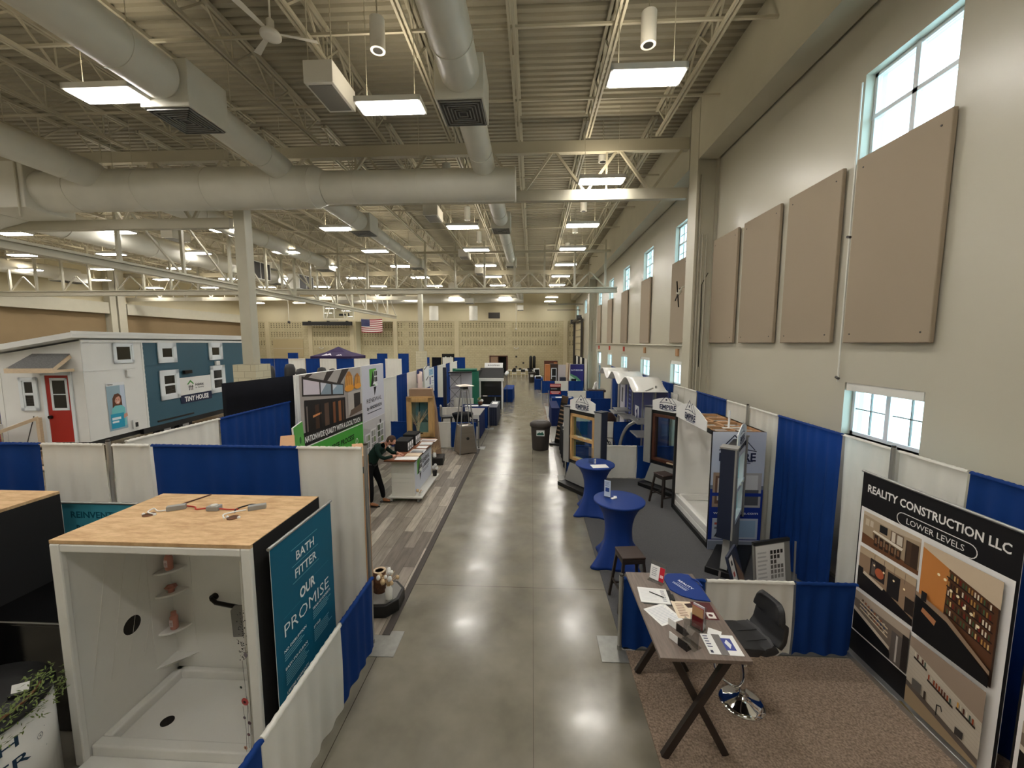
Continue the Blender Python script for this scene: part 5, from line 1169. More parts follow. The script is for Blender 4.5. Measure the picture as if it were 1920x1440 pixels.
rlogo(b, .85, 2.5, .62); b.text('RENEWAL', .85, 1.94, .13, 1.15, (24, 26, 34), .0); b.text('by ANDERSEN', .85, 1.72, .10, 1.15, (24, 26, 34), .02); b.scrib(.3, 1.54, 1.4, 1.6, 1, (70, 74, 90), .99)
b.rect(0, 0, 1.66, 1.36, (190, 188, 192)); b.poly([(0, 1.36), (1.66, 1.36), (1.66, 1.1), (.7, 1.0), (0, 1.2)], (206, 204, 206)); b.rect(0, 1.36, 1.66, 1.375, (236, 236, 240)); b.poly([(0, .0), (1.66, 0), (1.66, .3), (0, .15)], (150, 142, 136))
for (x, w_, z0, z1) in ((.12, .28, .35, .95), (.5, .34, .42, 1.02), (.98, .5, .5, 1.1)):
    b.rect(x - .04, z0 - .04, x + w_ + .04, z1 + .04, (232, 232, 234))
    for i in range(2):
        for j in range(3): b.rect(x + w_ * i / 2 + .015, z0 + (z1 - z0) * j / 3 + .015, x + w_ * (i + 1) / 2 - .015, z0 + (z1 - z0) * (j + 1) / 3 - .015, R.choice([(120, 140, 96), (150, 150, 150), (90, 100, 80), (176, 180, 170)])); b.lay -= .0005
b.poly([(1.2, 1.12), (1.28, 1.12), (1.3, 1.24), (1.18, 1.24)], (60, 56, 56)); b.build('printed_face', t)
# tall cardboard-brown display backs peeping over the near drapes
def brownback(x, y, w_, d, h, rz, lab):
    t = thing('display_tower', lab, 'display', (x, y, .01), rz)
    MB().box(-w_, 0, 0, 0, d, h, m_card).build('body', t, bev=.006); MB().box(-w_ * .75, -.002, h - .24, -w_ * .25, .01, h - .15, m_dark).build('hand_hole', t); MB().box(-w_ * .7, -.002, .05, -w_ * .4, .01, .1, m_dark).build('hand_hole', t); return t
brownback(-2.19, 5.14, .15, .74, 2.14, .51, 'tall cardboard-brown display panel beside the near drape pole')
brownback(-3.46, 5.57, .2, .82, 2.14, .56, 'tall cardboard-brown display panel behind the wide blue drape')
t = thing('green_sign', 'leaning green sign with a small logo beside the room-photo wall', 'sign', (-4.34, 7.30, .01), math.radians(107.5))
b = MB(TR(0, 0, 0, 0, -.05)); b.box(-.33, 0, 0, .33, .03, 2.10, m_paper); b.build('board', t); b = MB(TR(0, -.001, 0, 0, -.05) @ FR((0, 0, 0), (1, 0, 0), (0, 0, 1))); b.rect(-.33, .02, .33, 2.10, (92, 170, 78)); b.disc(.05, 1.78, .07, (44, 104, 50)); b.scrib(-.2, 1.4, .2, 1.6, 3, (70, 140, 66)); b.build('printed_face', t)
# foot tray with log vase and dried flowers
t = thing('black_plinth', 'low black plinth on the plank floor by the low blue drape', 'plinth', (-2.05, 5.12, .01))
b = MB(); b.prism([(-.22, -.28), (.13, -.24), (.25, -.08), (.25, .18), (.1, .34), (-.22, .34)], .17, m_black); b.build('tray', t, bev=.012); b = MB(); b.prism([(-.18, -.22), (.11, -.2), (.21, -.06), (.21, .16), (.08, .3), (-.18, .3)], .004, m_grayboard, M=TR(0, 0, .17)); b.build('tray_top', t)
t = thing('log_vase', 'hollow birch log vase on the low black plinth', 'vase', (-2.12, 5.2, .184)); b = MB(); b.lathe([(.085, 0), (.085, .30), (.06, .305), (.058, .2), (.02, .2)], m_log, n=20); b.build('log', t); b = MB(); b.lathe([(.085, .3), (.088, .306), (.06, .308), (.056, .3)], m_lumber, n=20); b.build('cut_rim', t)
def dried(name, lab, x, y, z, vase_r, vase_h, n, spread, hgt, seed, bulbs=0, plume=0):
    t = thing(name, lab, 'dried flowers', (x, y, z)); rr = random.Random(seed)
    if vase_h: b = MB(); b.lathe([(vase_r * .9, 0), (vase_r, .01), (vase_r, vase_h * .75), (vase_r * .7, vase_h * .85), (vase_r * .72, vase_h), (vase_r * .6, vase_h)], m_acr, n=20); b.build('vase', t)
    b = MB(); b2 = MB(); tips = []
    for k in range(n):
        a = rr.uniform(0, 6.28); r = spread * rr.uniform(.3, 1); h = hgt * rr.uniform(.6, 1); p = V((math.cos(a) * r, math.sin(a) * r, vase_h + h)); q = V((math.cos(a) * r * .3, math.sin(a) * r * .3, vase_h + h * .55)); b.tube([(0, 0, vase_h * .6), q, p], .0025, m_dried, n=4); tips.append((q, p))
    o = b.build('stems', t); o['kind'] = 'stuff'
    for i, (q, p) in enumerate(tips):
        if bulbs and i % 2 == 0: b2.ball(p, rr.uniform(.02, .034), m_dried if i % 4 else m_paper, n=8, sc_=(1, 1, 1.25))
        if plume:
            d = (p - q).normalized(); sd = V((-d.y, d.x, 0)).normalized()
            for j in range(26):
                s = rr.uniform(-.25, 1.1); c = q + (p - q) * s; w_ = plume * (1 - abs(s - .45)); e = (sd * rr.uniform(-1, 1) + V((0, 0, rr.uniform(.1, .9))) + d * .6).normalized()
                b2.add([c - e.cross(d) * .004, c + e.cross(d) * .004, c + e * max(.02, w_)], [(0, 1, 2)], m_dried)
    if b2.v: o = b2.build('flower_heads', t); o['kind'] = 'stuff'
    return t
dried('dried_flower_vase', 'white bottle vase of pale dried flowers on the low black plinth', -1.93, 5.03, .184, .05, .19, 26, .14, .17, 3, bulbs=1)
# upright window sample on a brown wedge with a black foot
t = thing('window_display', 'oak casement window mounted on a brown wedge board behind the counter', 'display', (-3.32, 11.95, .01), .12)
b = MB(); b.prism([(-.42, .0), (.50, .0), (.38, 1.55), (.26, 2.24), (-.42, 2.24)], .34, m_brownboard, M=FR((0, .34, 0), (1, 0, 0), (0, 0, 1))); b.build('wedge_board', t, bev=.006)
b = MB()
for (x0, x1, z0, z1) in ((-.46, -.33, .80, 1.98), (.16, .30, .80, 1.98), (-.46, .30, .80, .92), (-.46, .30, 1.86, 1.98)): b.box(x0, -.16, z0, x1, .0, z1, m_wood)
for (x0, x1, z0, z1) in ((-.50, -.44, .76, 2.02), (.28, .34, .76, 2.02), (-.5, .34, .76, .82), (-.5, .34, 1.96, 2.02)): b.box(x0, -.07, z0, x1, .0, z1, m_wood)
b.build('window_frame', t, bev=.006); MB().box(-.33, -.10, .92, .16, -.094, 1.86, m_glass).build('pane', t)
b = MB(FR((-.33, -.002, .92), (1, 0, 0), (0, 0, 1))); b.rect(0, 0, .49, .94, (150, 150, 148)); b.rect(.0, 0, .1, .94, (160, 136, 118)); b.rect(.12, .0, .49, .3, (166, 164, 152)); b.rect(.0, 0, .12, .32, (26, 40, 84)); b.poly([(.1, .3), (.49, .45), (.49, .94), (.24, .94)], (128, 130, 130)); b.rect(.2, .3, .23, .94, (70, 72, 74)); b.poly([(.12, .3), (.49, .3), (.3, .52)], (92, 94, 92)); b.build('view_through', t)
MB().box(-.12, -.19, .90, .0, -.16, .93, m_bronze).build('crank_handle', t)
MB().box(-.36, -.50, 0, .62, .02, .22, m_black).build('foot', t, bev=.02)
dried('dried_grass_pot', 'white pot of pale dried grass on the black foot of the oak window display', -2.92, 11.62, .235, .055, .14, 24, .2, .22, 5)
dried('dried_grass_pot', 'small white cup of dried reeds on the black foot, nearer the counter', -3.12, 11.58, .235, .045, .1, 16, .22, .2, 6)
# counter on castors
t = thing('counter_cart', 'white shiplap counter on castors with a wood top and company name', 'counter', (-2.93, 9.52, .01))
MB().box(-.345, -1.02, 1.025, .345, 1.03, 1.06, m_warmwood).build('counter_top', t, bev=.006); MB().box(-.35, -1.025, 1.012, .35, 1.035, 1.025, m_blackwood).build('counter_edge', t)
b = MB(); b.box(-.27, -.78, .14, .25, .78, 1.012, m_whitemetal)
for k in range(8): z = .14 + k * .109; b.box(-.272, -.786, z, .252, -.78, z + .102, m_whitemetal)
for s in (-1, 1): b.box(.245, s * .77 - .02, .14, .262, s * .77 + .02, 1.012, m_whitemetal)
b.build('body', t, bev=.003); MB().box(-.33, -.84, .105, .44, .86, .14, m_whitemetal).build('base_shelf', t, bev=.006)
b = MB(FR((.2515, -.74, 0), (0, 1, 0), (0, 0, 1))); b.rect(0, .16, 1.48, 1.0, (214, 218, 230)); rlogo(b, .42, .66, .40); b.text('RENEWAL', .98, .76, .12, .66, (40, 46, 60), .01); b.text('by ANDERSEN', .98, .62, .09, .66, (40, 46, 60), .02); b.scrib(.68, .46, 1.28, .54, 2, (120, 124, 140)); b.build('printed_front', t)
for x in (-.26, .34):
    for y in (-.76, .78):
        b = MB(); b.cyl((x - .02, y, .05), (x + .02, y, .05), .05, m_grayboard, n=18); b.box(x - .03, y - .02, .06, x + .03, y + .02, .105, m_galv); b.build('castor', t)
dried('dried_flower_pot', 'tiny pot of dried flowers on the near end of the counter shelf', -2.57, 8.80, .15, .03, .05, 14, .08, .07, 8, bulbs=1)
t = thing('small_pot', 'small dark pot with white flowers on the far end of the counter shelf', 'pot', (-2.56, 10.18, .152)); MB().lathe([(.05, 0), (.065, .14), (.05, .15), (.02, .14)], m_black, n=16).build('pot', t)
for (x, y, z) in ((0, 0, .25), (.05, .03, .2), (-.04, .03, .22), (.03, -.04, .3)): MB().ball((x, y, z), .045, m_paper, n=8).build('flower', t)
CZ = 1.0705
def flat(x, y, a, w_, h, name, lab, cat, cols, th=.004):
    b = MB(TR(x, y, CZ, a)); b.box(-w_ / 2, -h / 2, 0, w_ / 2, h / 2, th, m_paper); b.lay = th; b.rect(-w_ / 2, -h / 2, w_ / 2, h / 2, cols[0])
    for k, c in enumerate(cols[1:]): b.rect(-w_ * .42, -h * .45 + h * .3 * k, w_ * .42, -h * .2 + h * .3 * k, c)
    tag(b.build(name), lab, cat)
flat(-2.80, 8.64, .05, .5, .22, 'brochure', 'white leaflets at the near corner of the wood counter top', 'brochure', [(238, 238, 236)], .006)
flat(-2.74, 8.92, .0, .34, .26, 'brochure', 'cream leaflet behind the white leaflets on the wood counter top', 'brochure', [(226, 206, 180), (200, 176, 150)])
flat(-2.72, 9.26, .02, .34, .30, 'brochure', 'grey photo leaflets in the middle of the wood counter top', 'brochure', [(222, 222, 222), (96, 98, 100), (150, 150, 150)])
flat(-2.72, 9.62, -.05, .26, .20, 'brochure', 'plain white leaflet past the grey photo leaflets on the counter top', 'brochure', [(236, 236, 236)])
flat(-2.70, 9.92, .05, .30, .22, 'brochure', 'white folded leaflet near the far end of the counter top', 'brochure', [(232, 232, 232), (200, 204, 210)], .02)
flat(-2.74, 10.30, .0, .42, .30, 'brochure', 'pile of photo leaflets at the far end of the counter top', 'brochure', [(220, 214, 208), (180, 150, 130), (150, 140, 150)])
for (x, y, w_, l, h, lab) in ((-3.06, 9.38, .24, .46, .26, 'near black literature box on the counter beside the man'), (-3.05, 9.98, .24, .44, .28, 'far black literature box on the counter')):
    t = thing('literature_box', lab, 'box', (x, y, CZ)); MB().box(-w_ / 2 - .08, -l / 2, 0, w_ / 2, l / 2, h, m_matte).build('case', t, bev=.005)
    b = MB(FR((w_ / 2 + .001, -l / 2, 0), (0, 1, 0), (0, 0, 1)))
    for k in range(3): b.rect(.02 + .15 * k, .03, .13 + .15 * k, h - .05, (228, 228, 228)); b.rect(.04 + .15 * k, .06, .11 + .15 * k, h - .14, (120, 124, 130))
    b.build('leaflet_slots', t)
dried('pampas_vase', 'large plume of pampas grass in a vase at the far end of the counter', -3.06, 10.42, CZ, .06, .16, 12, .26, .62, 12, plume=.16)
# rail and drapes behind this booth
drape((-4.93, 13.56), (-3.98, 13.56), .03, .90, m_blue, 'low blue drape at the far side of the plank floor, left part', seed=61, nv=4)
drape((-3.95, 13.56), (-2.83, 13.56), .03, .90, m_white, 'low white drape at the far side of the plank floor', seed=62)
drape((-2.80, 13.56), (-1.92, 13.56), .03, .90, m_blue, 'low blue drape behind the patio heater', seed=63)
BX = -5.03
for i, (a, b_, m, lab) in enumerate(((12.95, 14.55, m_white, 'tall white drape just right of the white logo banner'), (14.6, 15.75, m_blue, 'tall blue drape right of the white logo banner'), (15.8, 18.4, m_white, 'tall white drape behind the pinkish poster display'), (18.5, 20.9, m_blue, 'tall blue drape left of the black lattice column'), (21.0, 23.0, m_white, 'tall white drape left of the green pop-up wall'), (23.1, 24.2, m_blue, 'tall narrow blue drape behind the green pop-up wall'), (24.3, 26.6, m_white, 'farthest tall white drape of the left block'))):
    drape((BX, a), (BX, b_), .03, 2.43, m, lab, seed=70 + i)
# ---- the man leaning on the counter
def skinmesh(P, E, sub=2):
    me = bpy.data.meshes.new('tmp'); me.from_pydata([p[:3] for p in P], E, []); o = bpy.data.objects.new('tmp', me); C.objects.link(o)
    sk = o.modifiers.new('skin', 'SKIN'); sk.use_smooth_shade = True
    for i, p in enumerate(P):
        v = me.skin_vertices[0].data[i]; v.radius = (p[3], p[4] if len(p) > 4 else p[3]); v.use_root = i == 0
    s = o.modifiers.new('sub', 'SUBSURF'); s.levels = sub; s.render_levels = sub
    ev = bpy.data.meshes.new_from_object(o.evaluated_get(bpy.context.evaluated_depsgraph_get()))
    vs = [tuple(v.co) for v in ev.vertices]; fs = [tuple(p.vertices) for p in ev.polygons]
    bpy.data.objects.remove(o); bpy.data.meshes.remove(me); bpy.data.meshes.remove(ev); return vs, fs
def segdist(p, a, b):
    a, b = V(a[:3]), V(b[:3]); d = b - a; t = max(0, min(1, (p - a).dot(d) / max(1e-9, d.length_squared))); return (p - a - d * t).length
ox, oy = -3.45, 8.68
man = thing('person', 'man in a dark green shirt and black trousers leaning over the white counter', 'person', (ox, oy, .01))
P = [(-.21, .0, .90, .135, .15), (-.165, .0, 1.01, .125, .15), (-.09, .01, 1.14, .12, .155), (.0, .02, 1.25, .125, .165), (.07, .03, 1.31, .095, .12), (.135, .04, 1.355, .055, .06), (.20, .045, 1.385, .058, .062),
     (.02, -.17, 1.265, .062, .065), (.11, -.22, 1.14, .047, .05), (.19, -.19, 1.095, .042, .045), (.30, -.08, 1.105, .036, .036), (.385, .0, 1.108, .027, .024),
     (.02, .215, 1.275, .062, .065), (.13, .29, 1.15, .047, .05), (.21, .27, 1.10, .042, .045), (.31, .24, 1.108, .036, .036), (.385, .20, 1.115, .027, .024),
     (-.21, -.10, .84, .105), (-.17, -.16, .62, .085), (-.13, -.20, .47, .066), (-.12, -.22, .30, .062), (-.12, -.24, .09, .046),
     (-.19, .10, .84, .105), (-.10, .09, .62, .085), (-.04, .08, .47, .066), (.02, .06, .30, .062), (.05, .05, .09, .046)]
E = [(0, 1), (1, 2), (2, 3), (3, 4), (4, 5), (5, 6), (4, 7), (7, 8), (8, 9), (9, 10), (10, 11), (4, 12), (12, 13), (13, 14), (14, 15), (15, 16), (0, 17), (17, 18), (18, 19), (19, 20), (20, 21), (0, 22), (22, 23), (23, 24), (24, 25), (25, 26)]
reg = lambda e: m_skin if e in ((4, 5), (5, 6), (10, 11), (15, 16)) else (m_trouser if e[0] >= 17 or e in ((0, 17), (0, 22)) else m_shirt)
vs, fs = skinmesh(P, E); b = MB()
for f in fs:
    c = sum((V(vs[i]) for i in f), V()) / len(f)
    e = min(E, key=lambda e: segdist(c, P[e[0]], P[e[1]])); m = reg(e)
    if e == (0, 1) and c.z < .93: m = m_trouser
    if e in ((10, 11), (15, 16)) and (c - V(P[e[0]][:3])).length < .045: m = m_shirt
    if e == (4, 5) and (c - V(P[4][:3])).length < .06: m = m_shirt
    i = b.ml.index(m) if m in b.ml else (b.ml.append(m) or len(b.ml) - 1)
    b.f.append(f); b.fm.append(i); b.fs.append(True); b.fc.append(None)
b.v = list(vs)
# hands: palm, four bent fingers and a thumb each
def hand(w_, d, side, curl):
    w_, d = V(w_), V(d).normalized(); up = V((0, 0, 1)); s = d.cross(up).normalized() * side
    PP = [(*w_, .024, .018), (*(w_ + d * .045), .034, .015), (*(w_ + d * .085), .036, .014)]; v, f = skinmesh(PP, [(0, 1), (1, 2)], 1); b.add(v, f, m_skin, True)
    for k, (o_, L) in enumerate(((.027, .062), (.010, .072), (-.009, .068), (-.026, .054))):
        a = w_ + d * .075 + s * o_; q = [a]
        for j in range(3): dd = (d * math.cos(curl * (j + .4)) - up * math.sin(curl * (j + .4)) + s * o_ * 2).normalized(); q.append(q[-1] + dd * L * (.45, .32, .26)[j])
        v, f = skinmesh([(*p, .0088 - .0009 * j) for j, p in enumerate(q)], [(0, 1), (1, 2), (2, 3)], 1); b.add(v, f, m_skin, True)
    a = w_ + d * .03 + s * .026; q = [a, a + (d * .6 + s * .8).normalized() * .035, a + (d * .6 + s * .8).normalized() * .035 + (d * .9 + s * .3 - up * .2).normalized() * .032]
    v, f = skinmesh([(*p, .011 - .001 * j) for j, p in enumerate(q)], [(0, 1), (1, 2)], 1); b.add(v, f, m_skin, True)
hand((.385, .0, 1.105), (1, .45, -.08), -1, .32); hand((.385, .20, 1.112), (1, -.35, -.15), 1, .5)
# head
hc = V((.27, .05, 1.445)); hf = V((.84, .06, -.53)).normalized(); hu = V((.53, .02, .85)); hu = (hu - hf * hu.dot(hf)).normalized(); hs = hf.cross(hu)
def hp(x, y, z): return hc + hf * x + hs * y + hu * z
def headpt(u, v):
    a = 2 * PI * u; e = PI * (v - .5); x, y, z = math.cos(e) * math.cos(a), math.cos(e) * math.sin(a), math.sin(e)
    fx = .098; r = V((x * fx, y * .074, z * .118))
    if z < -.1: r.y *= 1 - .28 * min(1, (-z - .1)); r.x *= 1 - .10 * min(1, -z)
    if x > .75 and abs(y) < .22 and -.35 < z < .12: r.x += .030 * (1 - abs(y) / .22) * (1 - abs(z + .16) / .28) if abs(z + .16) < .28 else 0
    if x > .6 and .10 < z < .28: r.x += .006
    if x > .6 and abs(abs(y) - .38) < .16 and -.08 < z < .14: r.x -= .008
    if x > .7 and z < -.72: r.x += .012
    return hp(r.x, r.y, r.z)
b.grid(headpt, 36, 28, m_skin)
for s in (-1, 1): b.ball(hp(-.008, s * .076, -.01), .026, m_skin, n=10, sc_=(.7, .35, 1.2))
b.build('body', man)
q = MB()
for s in (-1, 1): q.ball(hp(.083, s * .028, .012), .010, m_paper, n=10); q.ball(hp(.0915, s * .028, .010), .0045, m_dark, n=8)
q.build('eyes', man); q = MB(); q.bar(hp(.092, -.022, -.066), hp(.092, .022, -.066), .008, .007, m_maroon); q.build('mouth', man)
q = MB()
def hairpt(u, v):
    a = 2 * PI * u; e = PI / 2 * v; lim = .30 if abs(math.cos(a)) < .75 or math.cos(a) < 0 else 1.0
    lo = -.55 if math.cos(a) < -.2 else (-.05 if math.cos(a) < .55 else .62)
    e = lo + (PI / 2 - lo) * v; return hp(math.cos(e) * math.cos(a) * .103 - .002, math.cos(e) * math.sin(a) * .079, math.sin(e) * .124)
q.grid(hairpt, 36, 10, m_hair); q.build('hair', man)
q = MB()
def beardpt(u, v):
    a = (u - .5) * 2.5; e = -1.35 + .92 * v; return hp(math.cos(e) * math.cos(a) * .102, math.cos(e) * math.sin(a) * (.079 * (1 - .24 * min(1, max(0, -math.sin(e) - .1)))), math.sin(e) * .122)
q.grid(beardpt, 18, 8, m_hair); q.build('beard', man)
for (x, y) in ((-.12, -.24), (.05, .05)):
    q = MB(); q.prism([(-.075, -.04), (.04, -.045), (.15, -.042), (.195, 0), (.15, .045), (.04, .04), (-.075, .035)], .022, m_bronze, M=TR(x, y, .0)); vs_, fs_ = skinmesh([(x - .03, y, .065, .042, .05), (x + .05, y, .055, .04, .038), (x + .12, y, .038, .042, .026), (x + .165, y, .034, .034, .02)], [(0, 1), (1, 2), (2, 3)], 2); q.add(vs_, fs_, m_shoe, True); q.build('shoe', man)
q = MB(); q.lathe([(.139, 0), (.142, .02), (.139, .04)], m_black, n=24, f=lambda r, z, t: r * (1 + .1 * abs(math.sin(t)))); o = q.build('belt', man); o.location = (-.205, 0, .915); o.rotation_euler = (0, .35, 0)
# ================================================================ small house on a trailer (x along its side, -y towards the aisle)
HX, HY = -13.54, 11.38
th = thing('tiny_house', 'small white and teal house on a trailer with a red door and shed roof', 'house', (HX, HY, 0), math.atan2(.993, -.12))
# local frame: +x runs along the side away from the camera, +y points left (the width of the front wall)
LN, WD, Z0, ZC, ZL = 8.6, 2.42, .62, 3.72, 3.28
b = MB(); b.add([(0, 0, Z0), (2.18, 0, Z0), (2.18, 0, ZC), (0, 0, ZC), (0, WD, Z0), (2.18, WD, Z0), (2.18, WD, ZL), (0, WD, ZL)], [(0, 1, 2, 3), (4, 7, 6, 5), (0, 3, 7, 4), (1, 5, 6, 2), (0, 4, 5, 1), (3, 2, 6, 7)], m_house)
for (x0, z0, x1, z1) in ((-.01, Z0, .05, ZC), (2.12, Z0, 2.19, ZC), (0, 2.78, 2.18, 2.80)): b.box(x0, -.012, z0, x1, .01, z1, m_house)
b.box(-.012, -.012, Z0, .0, .12, ZC - .03, m_house); b.box(-.012, WD - .12, Z0, 0, WD + .012, ZL, m_house)
b.build('white_wall', th)
b = MB(); b.add([(2.19, .01, Z0), (LN, .01, Z0), (LN, .01, ZC), (2.19, .01, ZC), (2.19, WD, Z0), (LN, WD, Z0), (LN, WD, ZL), (2.19, WD, ZL)], [(0, 1, 2, 3), (4, 7, 6, 5), (0, 3, 7, 4), (1, 5, 6, 2), (0, 4, 5, 1), (3, 2, 6, 7)], m_house); b.build('rear_wall', th)
b = MB()
k = 0; z = Z0
while z < ZC - .02:                                         # lap siding boards
    z1 = min(z + .17, ZC); b.add([(2.19, -.022, z), (LN, -.022, z), (LN, -.004, z1), (2.19, -.004, z1), (2.19, .012, z), (LN, .012, z)], [(0, 1, 2, 3), (0, 4, 5, 1)], m_tealpaint); z = z1
b.build('teal_siding', th)
b = MB(); sl = (ZC - ZL) / WD
def roofz(y): return ZC + .06 - sl * y
b.add([(-.38, -.16, roofz(-.16)), (LN + .3, -.16, roofz(-.16)), (LN + .3, WD + .2, roofz(WD + .2)), (-.38, WD + .2, roofz(WD + .2)), (-.38, -.16, roofz(-.16) + .16), (LN + .3, -.16, roofz(-.16) + .16), (LN + .3, WD + .2, roofz(WD + .2) + .16), (-.38, WD + .2, roofz(WD + .2) + .16)], [(0, 3, 2, 1), (4, 5, 6, 7), (0, 1, 5, 4), (1, 2, 6, 5), (2, 3, 7, 6), (3, 0, 4, 7)], m_house)
b.box(-.40, -.18, roofz(-.16) + .10, LN + .3, -.15, roofz(-.16) + .19, m_house); b.build('roof', th)
b = MB(); b.box(-.02, .0, ZC - .06, LN, .0 - .04, ZC + .03, m_house); b.build('fascia', th)
def hwin(x0, z0, x1, z1, casing=.10, bar=False, front=False, m=None):
    F = FR((-.012, 0, 0), (0, -1, 0), (0, 0, 1)) if front else FR((0, -.024, 0), (1, 0, 0), (0, 0, 1))
    b = MB(F)
    for (a, c, d, e) in ((x0, z0, x0 + casing, z1), (x1 - casing, z0, x1, z1), (x0, z0, x1, z0 + casing), (x0, z1 - casing, x1, z1)): b.box(a, c, 0, d, e, .035, m_winframe)
    i = casing + .045
    for (a, c, d, e) in ((x0 + casing, z0 + casing, x0 + i, z1 - casing), (x1 - i, z0 + casing, x1 - casing, z1 - casing), (x0 + casing, z0 + casing, x1 - casing, z0 + i), (x0 + casing, z1 - i, x1 - casing, z1 - casing)): b.box(a, c, 0, d, e, .02, m_winframe)
    if bar: b.box(x0 + casing, (z0 + z1) / 2 - .035, 0, x1 - casing, (z0 + z1) / 2 + .035, .024, m_winframe)
    o = b.build('window_frame', th); q = MB(F); q.box(x0 + casing, z0 + casing, 0.0, x1 - casing, z1 - casing, .006, m_darkpane)
    if bar:
        for k in range(5): q.box(x0 + i, z0 + i + .03 + .05 * k, .006, x1 - i, z0 + i + .036 + .05 * k, .008, m_grille)
    q.build('pane', o); return o
hwin(1.02, 2.98, 1.76, 3.64, .07); hwin(2.80, 2.90, 3.70, 3.66, .17); hwin(5.56, 2.90, 6.48, 3.66, .17); hwin(2.78, 1.50, 3.72, 2.62, .17, True); hwin(5.56, 1.42, 6.54, 2.64, .17, True)
# front wall: window, door, door hood (local y along the wall, mirrored for the front frame)
hwin(-1.80, 1.62, -1.30, 2.62, .09, True, True)
F = FR((-.012, 0, 0), (0, -1, 0), (0, 0, 1))
b = MB(F); b.box(-1.16, Z0, 0, -1.06, 2.74, .035, m_winframe); b.box(-.40, Z0, 0, -.32, 2.74, .035, m_winframe); b.box(-1.16, 2.68, 0, -.32, 2.78, .035, m_winframe); b.build('door_casing', th)
b = MB(F); b.box(-1.06, Z0 + .02, 0, -.40, 2.68, .02, m_red); o = b.build('front_door', th)
b = MB(F)
for (a, c, d, e) in ((-.93, 1.62, -.87, 2.60), (-.51, 1.62, -.45, 2.60), (-.93, 1.62, -.45, 1.69), (-.93, 2.53, -.45, 2.60), (-.93, 2.09, -.45, 2.12)): b.box(a, c, .02, d, e, .032, m_winframe)
b.box(-.87, 1.69, .0195, -.51, 2.53, .024, m_darkpane); b.build('door_window', o)
MB(F).cyl((-1.0, 1.42, .02), (-1.0, 1.42, .08), .05, m_bronze, n=14).build('door_knob', o)
b = MB(); b.add([(-.02, .30, 3.33), (-.02, 1.34, 3.33), (-.62, 1.46, 2.93), (-.62, .22, 2.93), (-.02, .30, 3.29), (-.02, 1.34, 3.29), (-.62, 1.46, 2.89), (-.62, .22, 2.89)], [(0, 1, 2, 3), (4, 7, 6, 5), (0, 4, 5, 1), (1, 5, 6, 2), (2, 6, 7, 3), (3, 7, 4, 0)], m_shingle); b.build('hood_roof', th)
b = MB(); b.bar((-.63, .2, 2.86), (-.63, 1.48, 2.86), .04, .13, m_lumber)
for y in (.24, 1.44): b.bar((-.02, y + (.06 if y < 1 else -.1), 3.25), (-.62, y, 2.87), .05, .10, m_lumber); b.bar((-.02, y, 2.84), (-.6, y, 2.84), .05, .08, m_lumber)
b.build('hood_frame', th)
# poster, banner, small fittings
F = FR((0, -.015, 0), (1, 0, 0), (0, 0, 1))
b = MB(F); b.rect(.66, .80, 1.32, 2.36, (228, 230, 232)); b.rect(.66, .80, 1.32, 2.26, (150, 176, 190)); b.rect(1.14, .9, 1.30, 2.26, (196, 208, 226)); b.text('Habitat', .80, 2.31, .05, .2, (60, 60, 60), .02)
b.poly([(.82, 1.5), (.84, 1.85), (.92, 1.98), (1.06, 2.0), (1.16, 1.9), (1.18, 1.5)], (96, 60, 42)); b.disc(1.02, 1.78, .105, (214, 160, 140), ry=.14); b.poly([(.9, 1.72), (.93, 1.92), (1.05, 1.95), (1.12, 1.88), (1.06, 1.9), (.96, 1.86)], (104, 66, 46)); b.disc(.985, 1.80, .012, (60, 44, 40), n=8); b.disc(1.06, 1.80, .012, (60, 44, 40), n=8); b.poly([(.98, 1.715), (1.08, 1.725), (1.05, 1.69), (1.0, 1.69)], (240, 232, 228))
b.poly([(.74, .9), (.78, 1.5), (.9, 1.6), (1.14, 1.6), (1.26, 1.5), (1.28, .9)], (120, 200, 204)); b.rect(.72, .86, 1.2, 1.34, (44, 160, 196)); b.rect(.76, 1.14, 1.08, 1.22, (226, 240, 244)); b.rect(.76, 1.04, 1.0, 1.10, (226, 240, 244)); b.poly([(1.18, 1.14), (1.34, 1.2), (1.32, 1.32), (1.2, 1.28)], (214, 160, 140)); b.build('poster_print', th)
F = FR((0, -.03, 0), (1, 0, 0), (0, 0, 1))
b = MB(F); z = 1.45; b.rect(3.74, 1.48, 5.56, 2.26, (228, 228, 226)); b.rect(3.74, 1.22, 5.56, 1.56, (30, 38, 66)); b.text('TINY HOUSE', 4.65, 1.39, .2, 1.4, (240, 240, 240), .03)
b.poly([(4.14, 1.98), (4.33, 2.14), (4.52, 1.98), (4.47, 1.95), (4.33, 2.06), (4.19, 1.95)], (84, 150, 76))
for k in range(3): b.disc(4.24 + .09 * k, 1.90, .026, (50, 52, 54), n=10); b.rect(4.22 + .09 * k, 1.72, 4.26 + .09 * k, 1.88, (50, 52, 54)); b.lay -= .0005
b.line([(4.2, 1.86), (4.46, 1.86)], .025, (50, 52, 54)); b.text('Habitat', 4.84, 1.93, .11, .5, (50, 52, 54), .02); b.text('for Humanity', 4.84, 1.80, .06, .5, (70, 72, 74), .01); b.build('banner_print', th)
b = MB(F); b.box(1.42, 2.50, 0, 1.66, 2.74, .04, m_house); b.box(1.38, 2.72, 0, 1.70, 2.76, .06, m_house); b.build('vent_hood', th)
b = MB(F); b.box(1.48, .72, 0, 1.72, 1.02, .03, m_house); b.box(1.55, .76, .03, 1.66, .92, .035, m_dark); b.build('outlet_box', th)
b = MB(F); b.box(3.95, 2.42, 0, 4.35, 2.55, .10, m_bronze); b.build('wall_lantern', th)
